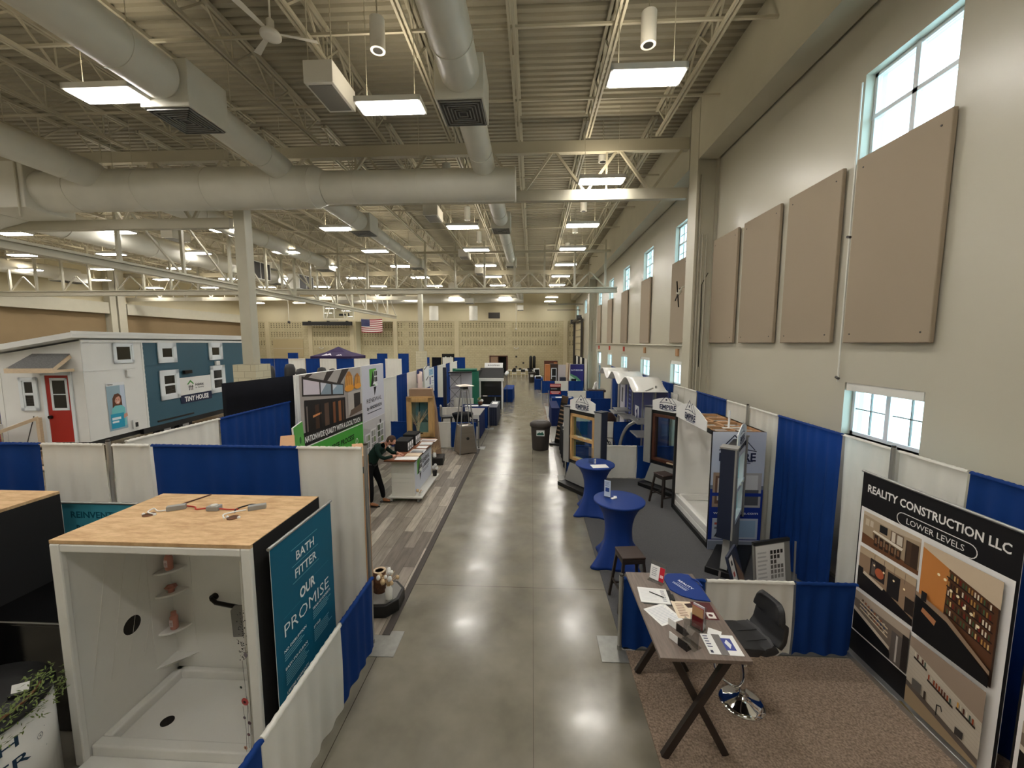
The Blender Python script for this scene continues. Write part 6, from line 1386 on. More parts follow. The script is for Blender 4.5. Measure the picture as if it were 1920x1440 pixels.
b = MB(F); b.box(5.9, 2.66, 0, 6.15, 2.84, .08, m_house); b.build('vent_hood', th); b = MB(F); b.box(6.7, 1.0, 0, 6.9, 1.2, .05, m_house); b.build('vent_hood', th)
b = MB(); b.box(.0, .1, .45, LN, WD - .1, Z0, m_black); b.box(1.9, -.02, .42, LN, .1, Z0, m_black); b.box(-1.2, 1.1, .42, 0, 1.3, .54, m_black); b.build('trailer_frame', th)
for x in (3.0, 3.95): b = MB(); b.cyl((x, .02, .36), (x, .26, .36), .36, m_tyre, n=28); b.cyl((x, .01, .36), (x, .02, .36), .17, m_grey, n=20); b.build('wheel', th)
b = MB(); b.box(2.55, -.03, .72, 4.4, .02, .78, m_black); b.build('wheel_arch', th)
# steps and handrail in front of the door
t = thing('porch_steps', 'pale lumber steps and sloping handrail at the red door', 'steps', (HX, HY, 0), math.atan2(.993, -.12))
for k in range(3): MB().box(-.35 - .3 * k, .25, .44 - .2 * k, -.05 - .3 * k, 1.25, .48 - .2 * k, m_lumber).build('tread', t)
for y in (.28, 1.22): MB().bar((-.06, y, .42), (-.95, y, .02), .05, .2, m_lumber).build('stringer', t)
MB().bar((-.14, 1.25, 0), (-.14, 1.25, 1.42), .09, .09, m_lumber).build('rail_post', t); MB().bar((-1.25, 1.9, 0), (-1.25, 1.9, .86), .08, .08, m_lumber).build('rail_post', t); MB().bar((-.14, 1.25, 1.42), (-1.25, 1.95, .92), .05, .09, m_lumber).build('handrail', t)
tag(MB().tube([(-15.35, 11.0, .01), (-15.05, 11.2, 1.45)], .012, m_grille).build('mop_handle'), 'thin grey pole leaning against the white front wall of the small house', 'pole')
t = thing('red_bag', 'red and white patterned bag hanging from a white table beside the small house', 'bag', (-15.55, 10.5, 0))
b = MB(); b.lathe([(.16, .55), (.2, .7), (.2, 1.0), (.17, 1.12)], m_maroon, n=14); b.build('bag', t); b = MB()
for k in range(7): b.disc(math.cos(k * 2.1) * .0, 0, .01, (200, 80, 70)); 
b = MB(); b.box(-.22, -.21, 1.12, .18, .2, 1.3, m_paper); b.build('paper_wrap', t); MB().cyl((0, 0, 0), (0, 0, .56), .03, m_grille).build('stand', t)
t = thing('side_table', 'small white table at the left edge of the photo in front of the house', 'table', (-16.0, 10.2, 0))
MB().box(-.7, -.4, 1.16, .45, .4, 1.2, m_paper).build('tabletop', t)
for x in (-.6, .35):
    for y in (-.3, .3): MB().bar((x, y, 0), (x, y, 1.16), .04, .04, m_grille).build('leg', t)
for i, (x0, x1, m, lab) in enumerate(((-20.2, -18.9, m_blue, 'distant blue drape at the far left edge beside the house'), (-18.85, -17.9, m_white, 'distant white drape against the left corner of the house'))):
    drape((x0, 14.0), (x1, 14.0), .03, 2.43, m, lab, seed=90 + i)
# ================================================================ left block beyond the plank floor
t = thing('patio_heater', 'pyramid patio heater with a steel base and clear glass tower by the aisle', 'heater', (-2.22, 13.02, .0), .52)
def frust(b, w0, z0, w1, z1, m): b.add([(-w0, -w0, z0), (w0, -w0, z0), (w0, w0, z0), (-w0, w0, z0), (-w1, -w1, z1), (w1, -w1, z1), (w1, w1, z1), (-w1, w1, z1)], [(0, 3, 2, 1), (4, 5, 6, 7), (0, 1, 5, 4), (1, 2, 6, 5), (2, 3, 7, 6), (3, 0, 4, 7)], m)
b = MB(); frust(b, .29, .04, .205, .92, m_stainless); b.build('steel_base', t); b = MB(FR((0, -.249, .52), (1, 0, 0), (0, .09, .99))); b.cyl((0, 0, -.01), (0, 0, .006), .05, m_dark, n=18); b.build('control_knob', t)
b = MB()
for sx in (-1, 1):
    for sy in (-1, 1): b.bar((sx * .30, sy * .30, 0), (sx * .10, sy * .10, 2.14), .03, .03, m_alu)
for z, q in ((2.12, .10), (.94, .205)):
    for s in (-1, 1): b.bar((-q, s * q, z), (q, s * q, z), .02, .02, m_alu); b.bar((s * q, -q, z), (s * q, q, z), .02, .02, m_alu)
b.build('frame', t); b = MB(); b.cyl((0, 0, .94), (0, 0, 2.05), .055, m_clear, n=20, caps=False); b.build('glass_tube', t)
b = MB(); frust(b, .09, 2.10, .085, 2.22, m_grille); b.build('burner_head', t); b = MB(); frust(b, .25, 2.25, .02, 2.30, m_stainless); b.box(-.25, -.25, 2.245, .25, .25, 2.252, m_stainless); b.build('reflector', t)
for i, (a, z) in enumerate(((0, 1.42), (PI / 2, 1.42), (PI / 2, 1.05))): F = TR(0, 0, 0, a) @ FR((0, -.19 + .03 * (z > 1.2), z), (1, 0, 0), (0, 0, 1)); b = MB(F); b.rect(-.05, 0, .06, .13, (232, 232, 230)); b.scrib(-.03, .03, .04, .11, 3, (120, 120, 124)); b.build('price_tag', t)
def clothtable(lab, x0, y0, x1, y1, h, m, top=None):
    t = thing('skirted_table', lab, 'table', ((x0 + x1) / 2, (y0 + y1) / 2, 0)); a, c = (x1 - x0) / 2, (y1 - y0) / 2
    b = MB(); n = 60; pts = []
    per = [(-a, -c), (a, -c), (a, c), (-a, c)]
    def side(u):
        u *= 4; k = int(u) % 4; f = u - int(u); p, q = per[k], per[(k + 1) % 4]; return V((p[0] + (q[0] - p[0]) * f, p[1] + (q[1] - p[1]) * f, 0)), V(((q[1] - p[1]), -(q[0] - p[0]), 0)).normalized()
    def fn(u, v): p, n_ = side(u % 1.0); q = p + n_ * (.012 * math.sin(u * 120) + .015) * (1 - v); return (q.x, q.y, .015 + (h - .015) * v)
    b.grid(fn, 120, 3, m); b.build('skirt', t); MB().box(-a - .01, -c - .01, h - .006, a + .01, c + .01, h + .008, top or m).build('tabletop', t); return t
def paper(x, y, z, w_, d, a, lab, cat='paper', h=.01, m=None): tag(MB(TR(x, y, z, a)).box(-w_ / 2, -d / 2, 0, w_ / 2, d / 2, h, m or m_paper).build('paper_stack'), lab, cat)
t = thing('cocktail_table', 'round black covered cocktail table behind the patio heater', 'table', (-2.55, 14.45, 0)); b = MB(); b.lathe([(.40, 0), (.36, .05), (.28, .3), (.25, .55), (.30, .85), (.38, 1.0), (.39, 1.07), (.02, 1.07)], m_blackcloth, n=32); b.build('stretch_cover', t)
clothtable('navy covered table with a white poster hanging on it behind the heater', -2.62, 14.9, -1.98, 16.5, .92, m_navy, m_grayboard)
b = MB(FR((-2.45, 14.86, 0), (1, -.12, 0), (0, .05, 1))); b.box(0, .02, 0, .46, .93, .004, m_paper); b.lay = .005; b.rect(.05, .5, .41, .78, (52, 62, 96)); b.scrib(.08, .54, .38, .74, 4, (150, 160, 190)); tag(b.build('hanging_poster'), 'white poster with a navy block hanging from the navy table', 'poster')
t = thing('lounge_stool', 'grey high-backed bar stool behind the low white drape', 'stool', (-3.35, 15.4, 0), .3)
MB().box(-.22, -.22, .72, .22, .22, .80, m_leather).build('seat', t, bev=.03); MB().box(-.26, -.2, .78, -.18, .2, 1.22, m_grey).build('backrest', t, bev=.03)
for sx in (-1, 1):
    for sy in (-1, 1): MB().bar((sx * .2, sy * .2, 0), (sx * .17, sy * .17, .72), .03, .03, m_black).build('leg', t)
drape((-4.9, 16.75), (-3.9, 16.75), .03, .90, m_blue, 'low blue drape beyond the grey bar stool, left part', seed=101); drape((-3.88, 16.75), (-2.95, 16.75), .03, .90, m_white, 'low white drape beyond the grey bar stool', seed=102); drape((-2.92, 16.75), (-1.9, 16.75), .03, .90, m_blue, 'low blue drape beyond the poster table', seed=103)
upright(-1.84, 13.56, .93, 'short silver pole beside the patio heater'); upright(-1.84, 16.75, .93, 'second short silver pole along the left edge of the aisle'); upright(-1.84, 19.8, .93, 'third short silver pole along the left edge of the aisle')
clothtable('navy skirted table with white leaflets beyond the second low drape row', -3.15, 17.3, -1.95, 18.1, .84, m_navy); clothtable('dark grey skirted end of the navy table beside the aisle', -1.93, 17.35, -1.55, 19.3, .82, m_navypaint)
paper(-2.7, 17.6, .849, .6, .3, .1, 'white leaflets at the left of the far navy table'); paper(-2.1, 17.75, .849, .35, .4, -.2, 'white leaflets at the right of the far navy table'); paper(-1.74, 18.6, .829, .25, .7, 0, 'white leaflets on the dark grey skirted table')
t = thing('flower_basket', 'small arrangement on the far navy table by the aisle', 'basket', (-2.35, 17.9, .849)); MB().lathe([(.08, 0), (.12, .14), (.1, .15)], m_log, n=14).build('basket', t)
for k in range(7): MB().ball((.09 * math.cos(k * 2.2), .09 * math.sin(k * 2.2), .2 + .05 * (k % 3)), .06, (m_paper, m_grey, m_leaf)[k % 3], n=8).build('flower', t)
clothtable('black covered table with a tablet stand behind the oak window display', -4.2, 14.1, -3.6, 14.9, .95, m_blackcloth)
paper(-3.9, 14.5, .959, .4, .3, .2, 'white card on the black covered table')
# pinkish poster display
t = thing('poster_display', 'curved pale pink display panel with white posters on top', 'display', (-4.55, 16.0, 0), .35)
b = MB(); b.grid(lambda u, v: (-.1 + .25 * math.sin(u * 2.2), 1.9 * u - .5, 2.42 * v), 14, 4, m_pinkboard); o = b.build('curved_panel', t); s = o.modifiers.new('thick', 'SOLIDIFY'); s.thickness = .04
b = MB(FR((.28, -.55, 2.30), (.35, 1, 0), (0, -.1, 1))); b.box(0, 0, 0, .9, .36, .006, m_paper); b.lay = .007; b.rect(.08, .05, .82, .31, (176, 206, 226)); b.scrib(.14, .09, .76, .27, 3, (104, 150, 186)); b.build('header_poster', t)
b = MB(FR((.5, .85, 1.55), (.5, 1, 0), (0, 0, 1))); b.box(0, 0, 0, .42, 1.0, .006, m_paper); b.lay = .007; b.rect(.1, .62, .32, .84, (90, 96, 120)); b.scrib(.06, .08, .36, .5, 5, (170, 174, 186)); b.build('info_poster', t)
b = MB(FR((.38, -.1, 1.72), (.35, 1, 0), (0, 0, 1))); b.box(0, 0, 0, .7, .24, .006, m_paper); b.lay = .007; b.scrib(.06, .05, .64, .19, 4, (110, 110, 130)); b.build('info_poster', t)
for y0, y1, z in ((-.5, .4, 2.18), (.3, .9, 2.55)): MB().bar((.2, y0, z), (.45, y1, z + .22), .02, .02, m_black).build('lamp_arm', t)
tag(MB(FR((-5.0, 17.1, 1.9), (0, 1, 0), (0, 0, 1))).box(0, 0, 0, .9, .6, .02, m_navyprint).build('wall_poster'), 'bright blue poster on the back drape beyond the pink display', 'poster')
tag(MB(FR((-4.98, 18.2, 1.55), (0, 1, 0), (0, 0, 1))).box(0, 0, 0, .9, 1.0, .02, m_paper).build('wall_poster'), 'white poster on the back drape beyond the blue poster', 'poster')
# black lattice column and green pop-up wall
t = thing('popup_wall', 'grey pop-up display wall with a black lattice frame and rounded green ends', 'display wall', (-3.6, 20.1, 0), .12)
b = MB(); b.box(-.55, 0, .9 - .9, .55, .05, 2.16, m_lilac); b.build('grey_panel', t)
b = MB(); b.grid(lambda u, v: (.55 + .35 * math.sin(u * PI), .9 * u, 2.2 * v), 14, 3, m_greenfab); b.build('green_end', t); MB().box(-.5, .9, 0, .6, 1.0, 2.3, m_greenfab).build('green_back', t)
b = MB(); b.box(-.62, -.30, 2.16, .55, .06, 2.20, m_black); b.box(-.3, .1, 2.24, .8, .95, 2.30, m_greenfab); b.build('header_bar', t)
for z in (.1, .75, 1.4, 2.05): MB().bar((-.6, -.30, z), (.0, -.28, z), .02, .02, m_black).build('lattice_bar', t)
for x in (-.6, 0): MB().bar((x, -.30, .05), (x, -.30, 2.18), .02, .02, m_black).build('lattice_bar', t)
for k in range(3): z = .1 + .65 * k; MB().bar((-.6, -.3, z), (0, -.3, z + .65), .016, .016, m_black).build('lattice_bar', t); MB().bar((0, -.3, z), (-.6, -.3, z + .65), .016, .016, m_black).build('lattice_bar', t)
tag(MB().box(-4.36, 19.3, 0, -4.20, 19.46, 2.46, m_navypaint).build('dark_column'), 'dark blue upright column left of the pop-up wall', 'column')
drape((-4.9, 19.85), (-4.4, 19.85), .03, .90, m_blue, 'low blue drape under the dark column', seed=111); drape((-3.9, 19.6), (-2.9, 19.6), .03, .90, m_white, 'low white drape in front of the pop-up wall', seed=112)
# sloped black-roofed stand
t = thing('roofed_stand', 'stand with a sloping black roof, white fascia and dark glass front', 'stand', (-2.25, 21.9, 0))
b = MB(); b.add([(-.68, -.05, 1.64), (.68, -.05, 1.64), (.56, 2.0, 2.10), (-.85, 2.0, 2.10), (-.68, -.05, 1.70), (.68, -.05, 1.70), (.56, 2.0, 2.16), (-.85, 2.0, 2.16)], [(0, 3, 2, 1), (4, 5, 6, 7), (0, 1, 5, 4), (1, 2, 6, 5), (2, 3, 7, 6), (3, 0, 4, 7)], m_matte); b.build('roof', t)
MB().box(-.70, -.08, 1.56, .70, -.02, 1.72, m_house).build('fascia', t)
for x in (-.62, .60): MB().box(x - .04, -.04, 0, x + .04, .04, 1.6, m_house).build('post', t)
MB().box(-.58, 0, .75, .56, .03, 1.56, m_darkpane).build('glass_front', t); MB().box(-.6, .0, .0, .6, .05, .70, m_matte).build('skirt', t); MB().box(-.78, .05, 0, -.70, 1.9, 2.1, m_matte).build('side_panel', t)
b = MB(FR((-.60, 1.98, 2.17), (1, 0, 0), (0, .35, .95))); b.box(-.0, 0, 0, 1.1, .30, .02, m_paper); b.lay = .021; b.text('ROOFING', .55, .15, .08, .7, (60, 60, 64), .02); b.build('sign_board', t)
for (x, y) in ((.78, .8), (.8, 1.4), (.76, 1.9)): q = MB(); q.ball((-2.25 + x, 21.9 + y, 1.9), .10, m_paper, n=10); q.cyl((-2.25 + x, 21.9 + y, 0), (-2.25 + x, 21.9 + y, 1.9), .008, m_grille, n=6); tag(q.build('paper_ball'), 'white paper decoration on a thin rod beside the black-roofed stand, %s' % ('nearest' if y < 1 else 'middle one' if y < 1.6 else 'farthest'), 'decoration')
clothtable('blue skirted table beside the aisle past the black-roofed stand', -1.75, 24.4, -1.2, 27.0, .80, m_blue)
for i, (x0, x1) in enumerate(((-2.9, -1.9), (-4.0, -2.95))): drape((x0, 25.9), (x1, 25.9), .03, .9, (m_blue, m_white)[i], ('low blue' if i == 0 else 'low white') + ' drape behind the black-roofed stand', seed=114 + i)
# ---- distant row of drapes across the left of the hall
ed = (-21.9, -19.92, -18.8, -17.44, -16.3, -15.0, -13.6, -12.4, -11.2, -9.9, -9.55)
for i in range(10):
    m = m_white if i % 2 == 0 else m_blue
    if i == 0: m = m_blue
    lab = '%s %s drape of the distant row, counted from the near square column' % (ORD[i], 'blue' if m is m_blue else 'white')
    cx = (-20.95, -19.92) if 0 else (ed[i], ed[i + 1] - .03); drape((cx[0], 30.0), (cx[1], 30.0), .03, 2.43, m, lab, seed=120 + i, lam=.25, name='booth_drape')
for i, (x, y, z, h, lab) in enumerate(((-20.7, 33, 2.2, .6, 'dark blue drape top showing above the distant row near the column'), (-13.0, 33, 2.4, .35, 'first dark drape top above the right half of the distant row'), (-11.2, 33, 2.4, .35, 'second dark drape top above the right half of the distant row'))): drape((x, y), (x + .9, y), .03, z + h, m_blue, lab, seed=140 + i)
for i, (a, c_, m) in enumerate(((-9.5, -8.6, m_blue), (-8.4, -7.6, m_blackcloth), (-7.5, -6.6, m_white), (-6.5, -5.6, m_blue))): drape((a, 33.2), (c_, 33.2), .03, 2.43, m, 'distant %s drape near the far square column, %s from the left' % ('blue' if m is m_blue else 'black' if m is m_blackcloth else 'white', ORD[i]), seed=150 + i)
b = MB(FR((-7.95, 35.0, 1.6), (1, 0, 0), (0, 0, 1))); b.box(0, 0, 0, 1.1, 1.1, .03, m_matte); b.lay = .031; b.rect(.28, .3, .4, .85, (220, 226, 226)); b.rect(.74, .35, .84, .85, (220, 226, 226)); b.rect(.5, .4, .62, .75, (110, 110, 104)); tag(b.build('wall_poster'), 'black poster with pale bars standing before the back wall right of the far column', 'poster')
# recliners
for i, (x, y, h) in enumerate(((-18.3, 27.0, 2.1), (-17.1, 27.4, 2.2), (-16.0, 26.9, 1.9), (-14.9, 27.6, 1.95), (-13.8, 27.0, 1.9))):
    t = thing('massage_recliner', '%s tall black recliner from the left, in front of the distant drapes' % ORD[i], 'chair', (x, y, 0), .3 * i)
    MB().box(-.38, -.4, .0, .38, .5, .75, m_leather).build('seat', t, bev=.12, seg=3); b = MB(); b.lathe([(.3, .6), (.38, 1.0), (.36, h - .35), (.26, h - .06), (.05, h)], m_leather, n=18, f=lambda r, z, t: r * (1 - .35 * abs(math.sin(t)))); b.build('backrest', t)
    for s in (-1, 1): MB().box(s * .36 - .09, -.45, .4, s * .36 + .09, .3, 1.0, m_gloss).build('armrest', t, bev=.06)
# purple canopy
t = thing('canopy_tent', 'purple peaked canopy tent with white emblems beyond the distant drapes', 'tent', (-18.0, 36.5, 0))
b = MB(); b.add([(-1.9, -1.5, 2.46), (1.9, -1.5, 2.46), (1.9, 1.5, 2.46), (-1.9, 1.5, 2.46), (0, 0, 3.32), (-1.9, -1.5, 2.2), (1.9, -1.5, 2.2), (1.9, 1.5, 2.2), (-1.9, 1.5, 2.2), (-.9, -.72, 2.80), (.9, -.72, 2.80), (.9, .72, 2.80), (-.9, .72, 2.80)], [(0, 1, 10, 9), (9, 10, 4), (1, 2, 11, 10), (10, 11, 4), (2, 3, 12, 11), (11, 12, 4), (3, 0, 9, 12), (12, 9, 4), (5, 6, 1, 0), (6, 7, 2, 1), (7, 8, 3, 2), (8, 5, 0, 3)], m_flagdark); b.build('canopy', t)
b = MB(FR((0, -1.42, 2.5), (1, 0, 0), (0, .8, .36)))
b.lay = .01
for (u, s) in ((-.42, 1.0), (.7, .6)): b.poly([(u - .5 * s, .02), (u - .2 * s, .42 * s), (u - .05 * s, .3 * s), (u + .12 * s, .5 * s), (u + .32 * s, .22 * s), (u + .42 * s, .02), (u + .2 * s, .16 * s), (u, .06)], (226, 222, 232))
b.build('emblem', t)
for x in (-1.85, 1.85):
    for y in (-1.45, 1.45): MB().bar((x, y, 0), (x, y, 2.4), .05, .05, m_alu).build('leg', t)
# flag, screen case, backboard
t = thing('national_flag', 'striped flag hanging in the recess of the back wall', 'flag', (-19.4, YB - .55, 0)); b = MB(FR((0, 0, 4.85), (1, 0, 0), (0, 0, 1)))
def fl(u, v): return (u * 2.45, v * 1.5 - .06 * math.sin(u * PI), .05 * math.sin(u * 7))
Wf = (236, 226, 220); Rf = (150, 40, 56); n = 26
for k in range(13):
    b.grid(lambda u, v, k=k: fl(u, (k + v) / 13), n, 1, m_print, True, lin(Rf if k % 2 == 0 else Wf))
b.grid(lambda u, v: (lambda p: (p[0], p[1], p[2] + .006))(fl(u * .4, 6 / 13 + v * 7 / 13)), 10, 4, m_print, True, lin((40, 44, 92)))
for i in range(6):
    for j in range(5):
        p = fl((i + .5) / 6 * .4, 6 / 13 + (j + .5) / 5 * 7 / 13); s = .03; b.add([(p[0] + (s if q % 2 == 0 else s * .42) * math.sin(q * PI / 5), p[1] + (s if q % 2 == 0 else s * .42) * math.cos(q * PI / 5), p[2] + .011) for q in range(10)], [tuple(range(10))[::-1]], m_print, False, lin((236, 236, 236)))
b.build('cloth', t); MB().cyl((-.05, 0, 6.38), (2.5, 0, 6.38), .025, m_trim).build('rod', t)
for x in (0, 2.4): MB().cyl((x, 0, 6.38), (x, .5, 6.38), .02, m_trim).build('bracket', t)
t = thing('projection_screen', 'long black retracted screen case high on the left of the back wall', 'screen', (-23.3, YB - .62, 5.85)); MB().box(-2.85, -.15, -.22, 2.85, .15, .2, m_black).build('case', t)
for x in (-2.2, 0, 2.2): MB().box(x - .05, -.05, .2, x + .05, .45, .3, m_black).build('bracket', t)
t = thing('basketball_backboard', 'folded basketball backboard frame hung before the back wall', 'backboard', (-19.8, 40.6, 5.9))
b = MB(); b.box(-1.6, 0, .3, 1.5, .04, 1.5, m_clear); b.build('glass_board', t); b = MB()
for (p, q) in (((-1.6, 0, .2), (-1.6, 0, 1.55)), ((1.5, 0, .2), (1.5, 0, 1.55)), ((-1.6, 0, .2), (1.5, 0, .2)), ((-1.6, 0, 1.55), (1.5, 0, 1.55)), ((-.5, 0, .2), (-.5, 0, 1.55)), ((-1.3, 0, .3), (-.9, 0, 1.5)), ((.3, 0, 1.5), (.6, 0, .2)), ((-1.6, .5, .1), (-.4, .5, .1))): b.bar(p, q, .10, .10, m_trim)
b.build('frame', t); b = MB(); b.box(-.0, -.04, .5, .7, .02, .72, m_matte); b.box(.95, -.04, .45, 1.05, .02, .8, m_matte); b.build('target_mark', t)
for x in (-1.2, 1.2): MB().bar((x, 0, 1.5), (x, 0, 4.0), .06, .06, m_trim).build('hanger', t)
for x, y, z, lab in ((-22.3, 36.0, 5.6, 'hanging pole with a dark head left of the projection screen case'), (-1.75, 43.5, 5.2, 'hanging pole with a small head in front of the right back wall')): t = thing('hanging_pole', lab, 'pole', (x, y, 0)); MB().cyl((0, 0, z), (0, 0, ZD), .03, m_trim).build('pole', t); MB().ball((0, 0, z - .05), .13, m_grille if x < -5 else m_trim, n=10).build('head', t)
# ================================================================ right block beyond the window booth
struct(MB().box(.75, 10.66, 0, 4.72, 22.8, .006, m_palevinyl).build('trim_12'))
upright(.92, 10.62, .93, 'short silver pole beside the oak window display'); drape((.96, 10.62), (1.88, 10.62), .03, .90, m_blue, 'low blue drape behind the oak window display', seed=201); drape((1.9, 10.62), (2.8, 10.62), .03, .90, m_white, 'low white drape between the two window displays', seed=202); drape((2.82, 10.62), (3.95, 10.62), .03, .90, m_blue, 'low blue drape behind the dark brown window display', seed=203)
drape((1.1, 13.9), (2.5, 13.9), .03, .90, m_blue, 'low blue drape behind the black folding chair, left part', seed=204); drape((2.53, 13.9), (2.84, 13.9), .03, .90, m_white, 'narrow low white drape behind the black folding chair', seed=205); drape((2.86, 13.9), (3.92, 13.9), .03, .90, m_blue, 'wide low blue drape right of the black folding chair', seed=206)
t = thing('folding_chair', 'black folding chair between the two low drape rows', 'chair', (2.35, 12.2, .008), 1.2)
MB().box(-.22, -.2, .44, .22, .2, .47, m_black).build('seat', t); MB().box(-.22, .2, .6, .22, .23, .95, m_black).build('backrest', t, bev=.01)
for s in (-1, 1): MB().bar((s * .22, -.26, 0), (s * .22, .24, .93), .025, .025, m_black).build('leg', t); MB().bar((s * .22, .26, 0), (s * .22, -.16, .45), .025, .025, m_black).build('leg', t); MB().tube([(s * .24, .18, .68), (s * .25, -.1, .68), (s * .24, -.18, .46)], .014, m_black).build('armrest', t)
t = thing('trash_bin', 'dark grey-brown lidded trash bin with a white label standing in the aisle', 'bin', (.30, 13.55, 0), -.05)
b = MB(); b.lathe([(.255, 0), (.27, .03), (.315, .80), (.31, .82)], m_bin, n=32, f=lambda r, z, t: r * (1 + .05 * math.cos(4 * t))); b.build('tub', t)
b = MB(); b.lathe([(.335, .80), (.355, .84), (.345, .92), (.28, .98), (.02, .99)], m_bin, n=32, f=lambda r, z, t: r * (1 + .05 * math.cos(4 * t))); b.build('lid', t); b = MB(); b.box(-.13, -.06, .985, .17, .04, .996, m_dark); b.build('lid_opening', t)
b = MB(FR((-.13, -.318, .53), (1, 0, 0), (0, -.05, 1))); b.rect(0, 0, .27, .2, (226, 234, 232)); b.rect(.02, .03, .25, .09, (40, 96, 84)); b.poly([(.03, .09), (.1, .13), (.15, .11), (.2, .15), (.24, .09)], (40, 96, 84)); b.text('RECYCLE', .135, .06, .03, .2, (236, 240, 240), .01) if 0 else None; b.build('label', t)
clothtable('black covered table with papers along the aisle behind the oak window display', .96, 11.2, 1.5, 13.5, .86, m_blackcloth); paper(1.2, 11.7, .869, .3, .4, .2, 'white papers on the near end of the black covered aisle table'); paper(1.2, 12.9, .869, .3, .4, -.3, 'white papers on the far end of the black covered aisle table')
b = MB(TR(1.18, 13.1, .87, -.9, -.35)); b.box(-.25, 0, 0, .25, .02, .34, m_paper); b.lay = 0; tag(b.build('display_card'), 'cream card propped on the black covered aisle table', 'card')
t = thing('plank_sign', 'tall narrow dark sample board leaning on a small black foot by the trash bin', 'sample board', (.93, 14.2, 0), -.5)
b = MB(TR(0, 0, .06, 0, 0, .16)); b.box(-.12, -.02, 0, .12, .02, 1.75, m_black); b.box(-.12, -.02, 1.5, .12, .021, 1.75, m_brownboard)
for k in range(9): b.box(-.1, -.022, .15 + .15 * k, .1, -.018, .20 + .15 * k, m_brownboard)
b.build('board', t); MB().box(-.25, -.2, 0, .25, .2, .07, m_black).build('foot', t, bev=.02)
# wave canopy display along the right drapes
t = thing('wave_canopy_display', 'blue trade display with a white wave canopy, silver poles and shelves', 'display', (0, 0, .006))
b = MB()
def wv(u, v):
    y = 11.3 + 5.9 * u; return (2.85 + .95 * v, y, 2.42 + .16 * math.cos(2 * PI * (y - 11.3) / 2.05 + PI) + .05 * u)
b.grid(wv, 70, 3, m_acr); o = b.build('wave_canopy', t); s = o.modifiers.new('thick', 'SOLIDIFY'); s.thickness = .03
b = MB(FR((3.78, 17.3, 0), (0, -1, 0), (0, 0, 1))); cb = (30, 42, 104)
b.box(0, .05, -.03, 6.1, 2.25, 0, m_navyprint); b.lay = .002
b.rect(0, .05, .95, 2.25, (176, 176, 184)); b.rect(.35, 1.2, .6, 1.8, (60, 60, 66)); b.rect(1.0, .05, 2.1, 2.25, cb)
for k in range(9): b.rect(1.3, .6 + .17 * k, 1.9, .66 + .17 * k, (96, 112, 170)); b.lay -= .0005
b.rect(2.6, .7, 3.1, 1.4, (226, 230, 238)); b.poly([(2.7, .75), (3.0, .95), (2.72, 1.2), (2.95, 1.35)], (40, 50, 110))
for (u, v, r, ry) in ((3.7, .95, .18, .5), (4.3, 1.2, .12, .45), (4.75, 1.6, .10, .5), (5.2, 1.0, .14, .5), (4.5, .6, .2, .25)): b.disc(u, v, r, (120, 124, 142), ry=ry); b.lay -= .0004
b.poly([(3.3, .1), (4.6, .1), (3.6, 1.3)], (52, 70, 140)); b.build('printed_wall', t)
for y in (11.6, 12.9, 14.2, 14.9, 16.3): MB().cyl((3.55, y, 0), (3.55, y, 2.42), .028, m_alu, n=10).build('pole', t)
for (y, z, l) in ((12.2, 1.25, .9), (12.2, .85, .9), (15.0, 1.15, .8), (15.6, .95, 1.0), (14.0, 1.05, .9)): MB().box(3.1, y - l / 2, z, 3.6, y + l / 2, z + .04, m_alu).build('shelf', t, bev=.01)
MB().tube(bez([(2.9, 13.2, .0), (2.95, 13.1, .5), (3.05, 12.7, 1.0), (3.3, 12.3, 1.28)]), .05, m_alu, n=10).build('curved_leg', t)
for k in range(3): MB().cyl((3.45, 11.55, 2.36), (3.2, 11.35 + .05 * k, 2.30), .02, m_alu).build('spot_light', t) if k == 0 else None
b = MB(); b.grid(lambda u, v: (3.95 + .04 * math.sin(u * 20), 11.0 + .5 * u, 2.25 * v), 12, 2, m_white); b.build('white_end_panel', t)
t = thing('domed_product', 'dark brown domed product with a white label on a counter in the wave display', 'product', (2.65, 14.6, 0)); MB().box(-.45, -.4, 0, .45, .4, .78, m_navy).build('counter', t); b = MB(); b.ball((0, 0, .80), .40, m_blackwood, n=24, sc_=(1.1, .9, .95)); b.build('dome', t); b = MB(FR((-.05, -.37, .86), (1, 0, 0), (0, .3, 1))); b.rect(-.07, 0, .07, .13, (226, 226, 226)); b.build('label', t)
# red banner
banner('retractable_banner', 'red banner with white icons beyond the wave canopy', .95, 2.3, (3.9, 19.6, .0), (-.25, -1, 0), lambda b, W, H, z: (b.rect(0, z, W, z + H, (166, 36, 48)), b.rect(0, z + H - .18, W, z + H, (228, 226, 226)), [b.rect(.12 + .26 * i, z + .5 + .5 * j, .24 + .26 * i, z + .72 + .5 * j, (222, 170, 176)) for i in range(3) for j in range(3)], b.rect(.1, z + .9, .8, z + .96, (236, 220, 220)), b.rect(.1, z + .3, .8, z + .36, (236, 220, 220))))
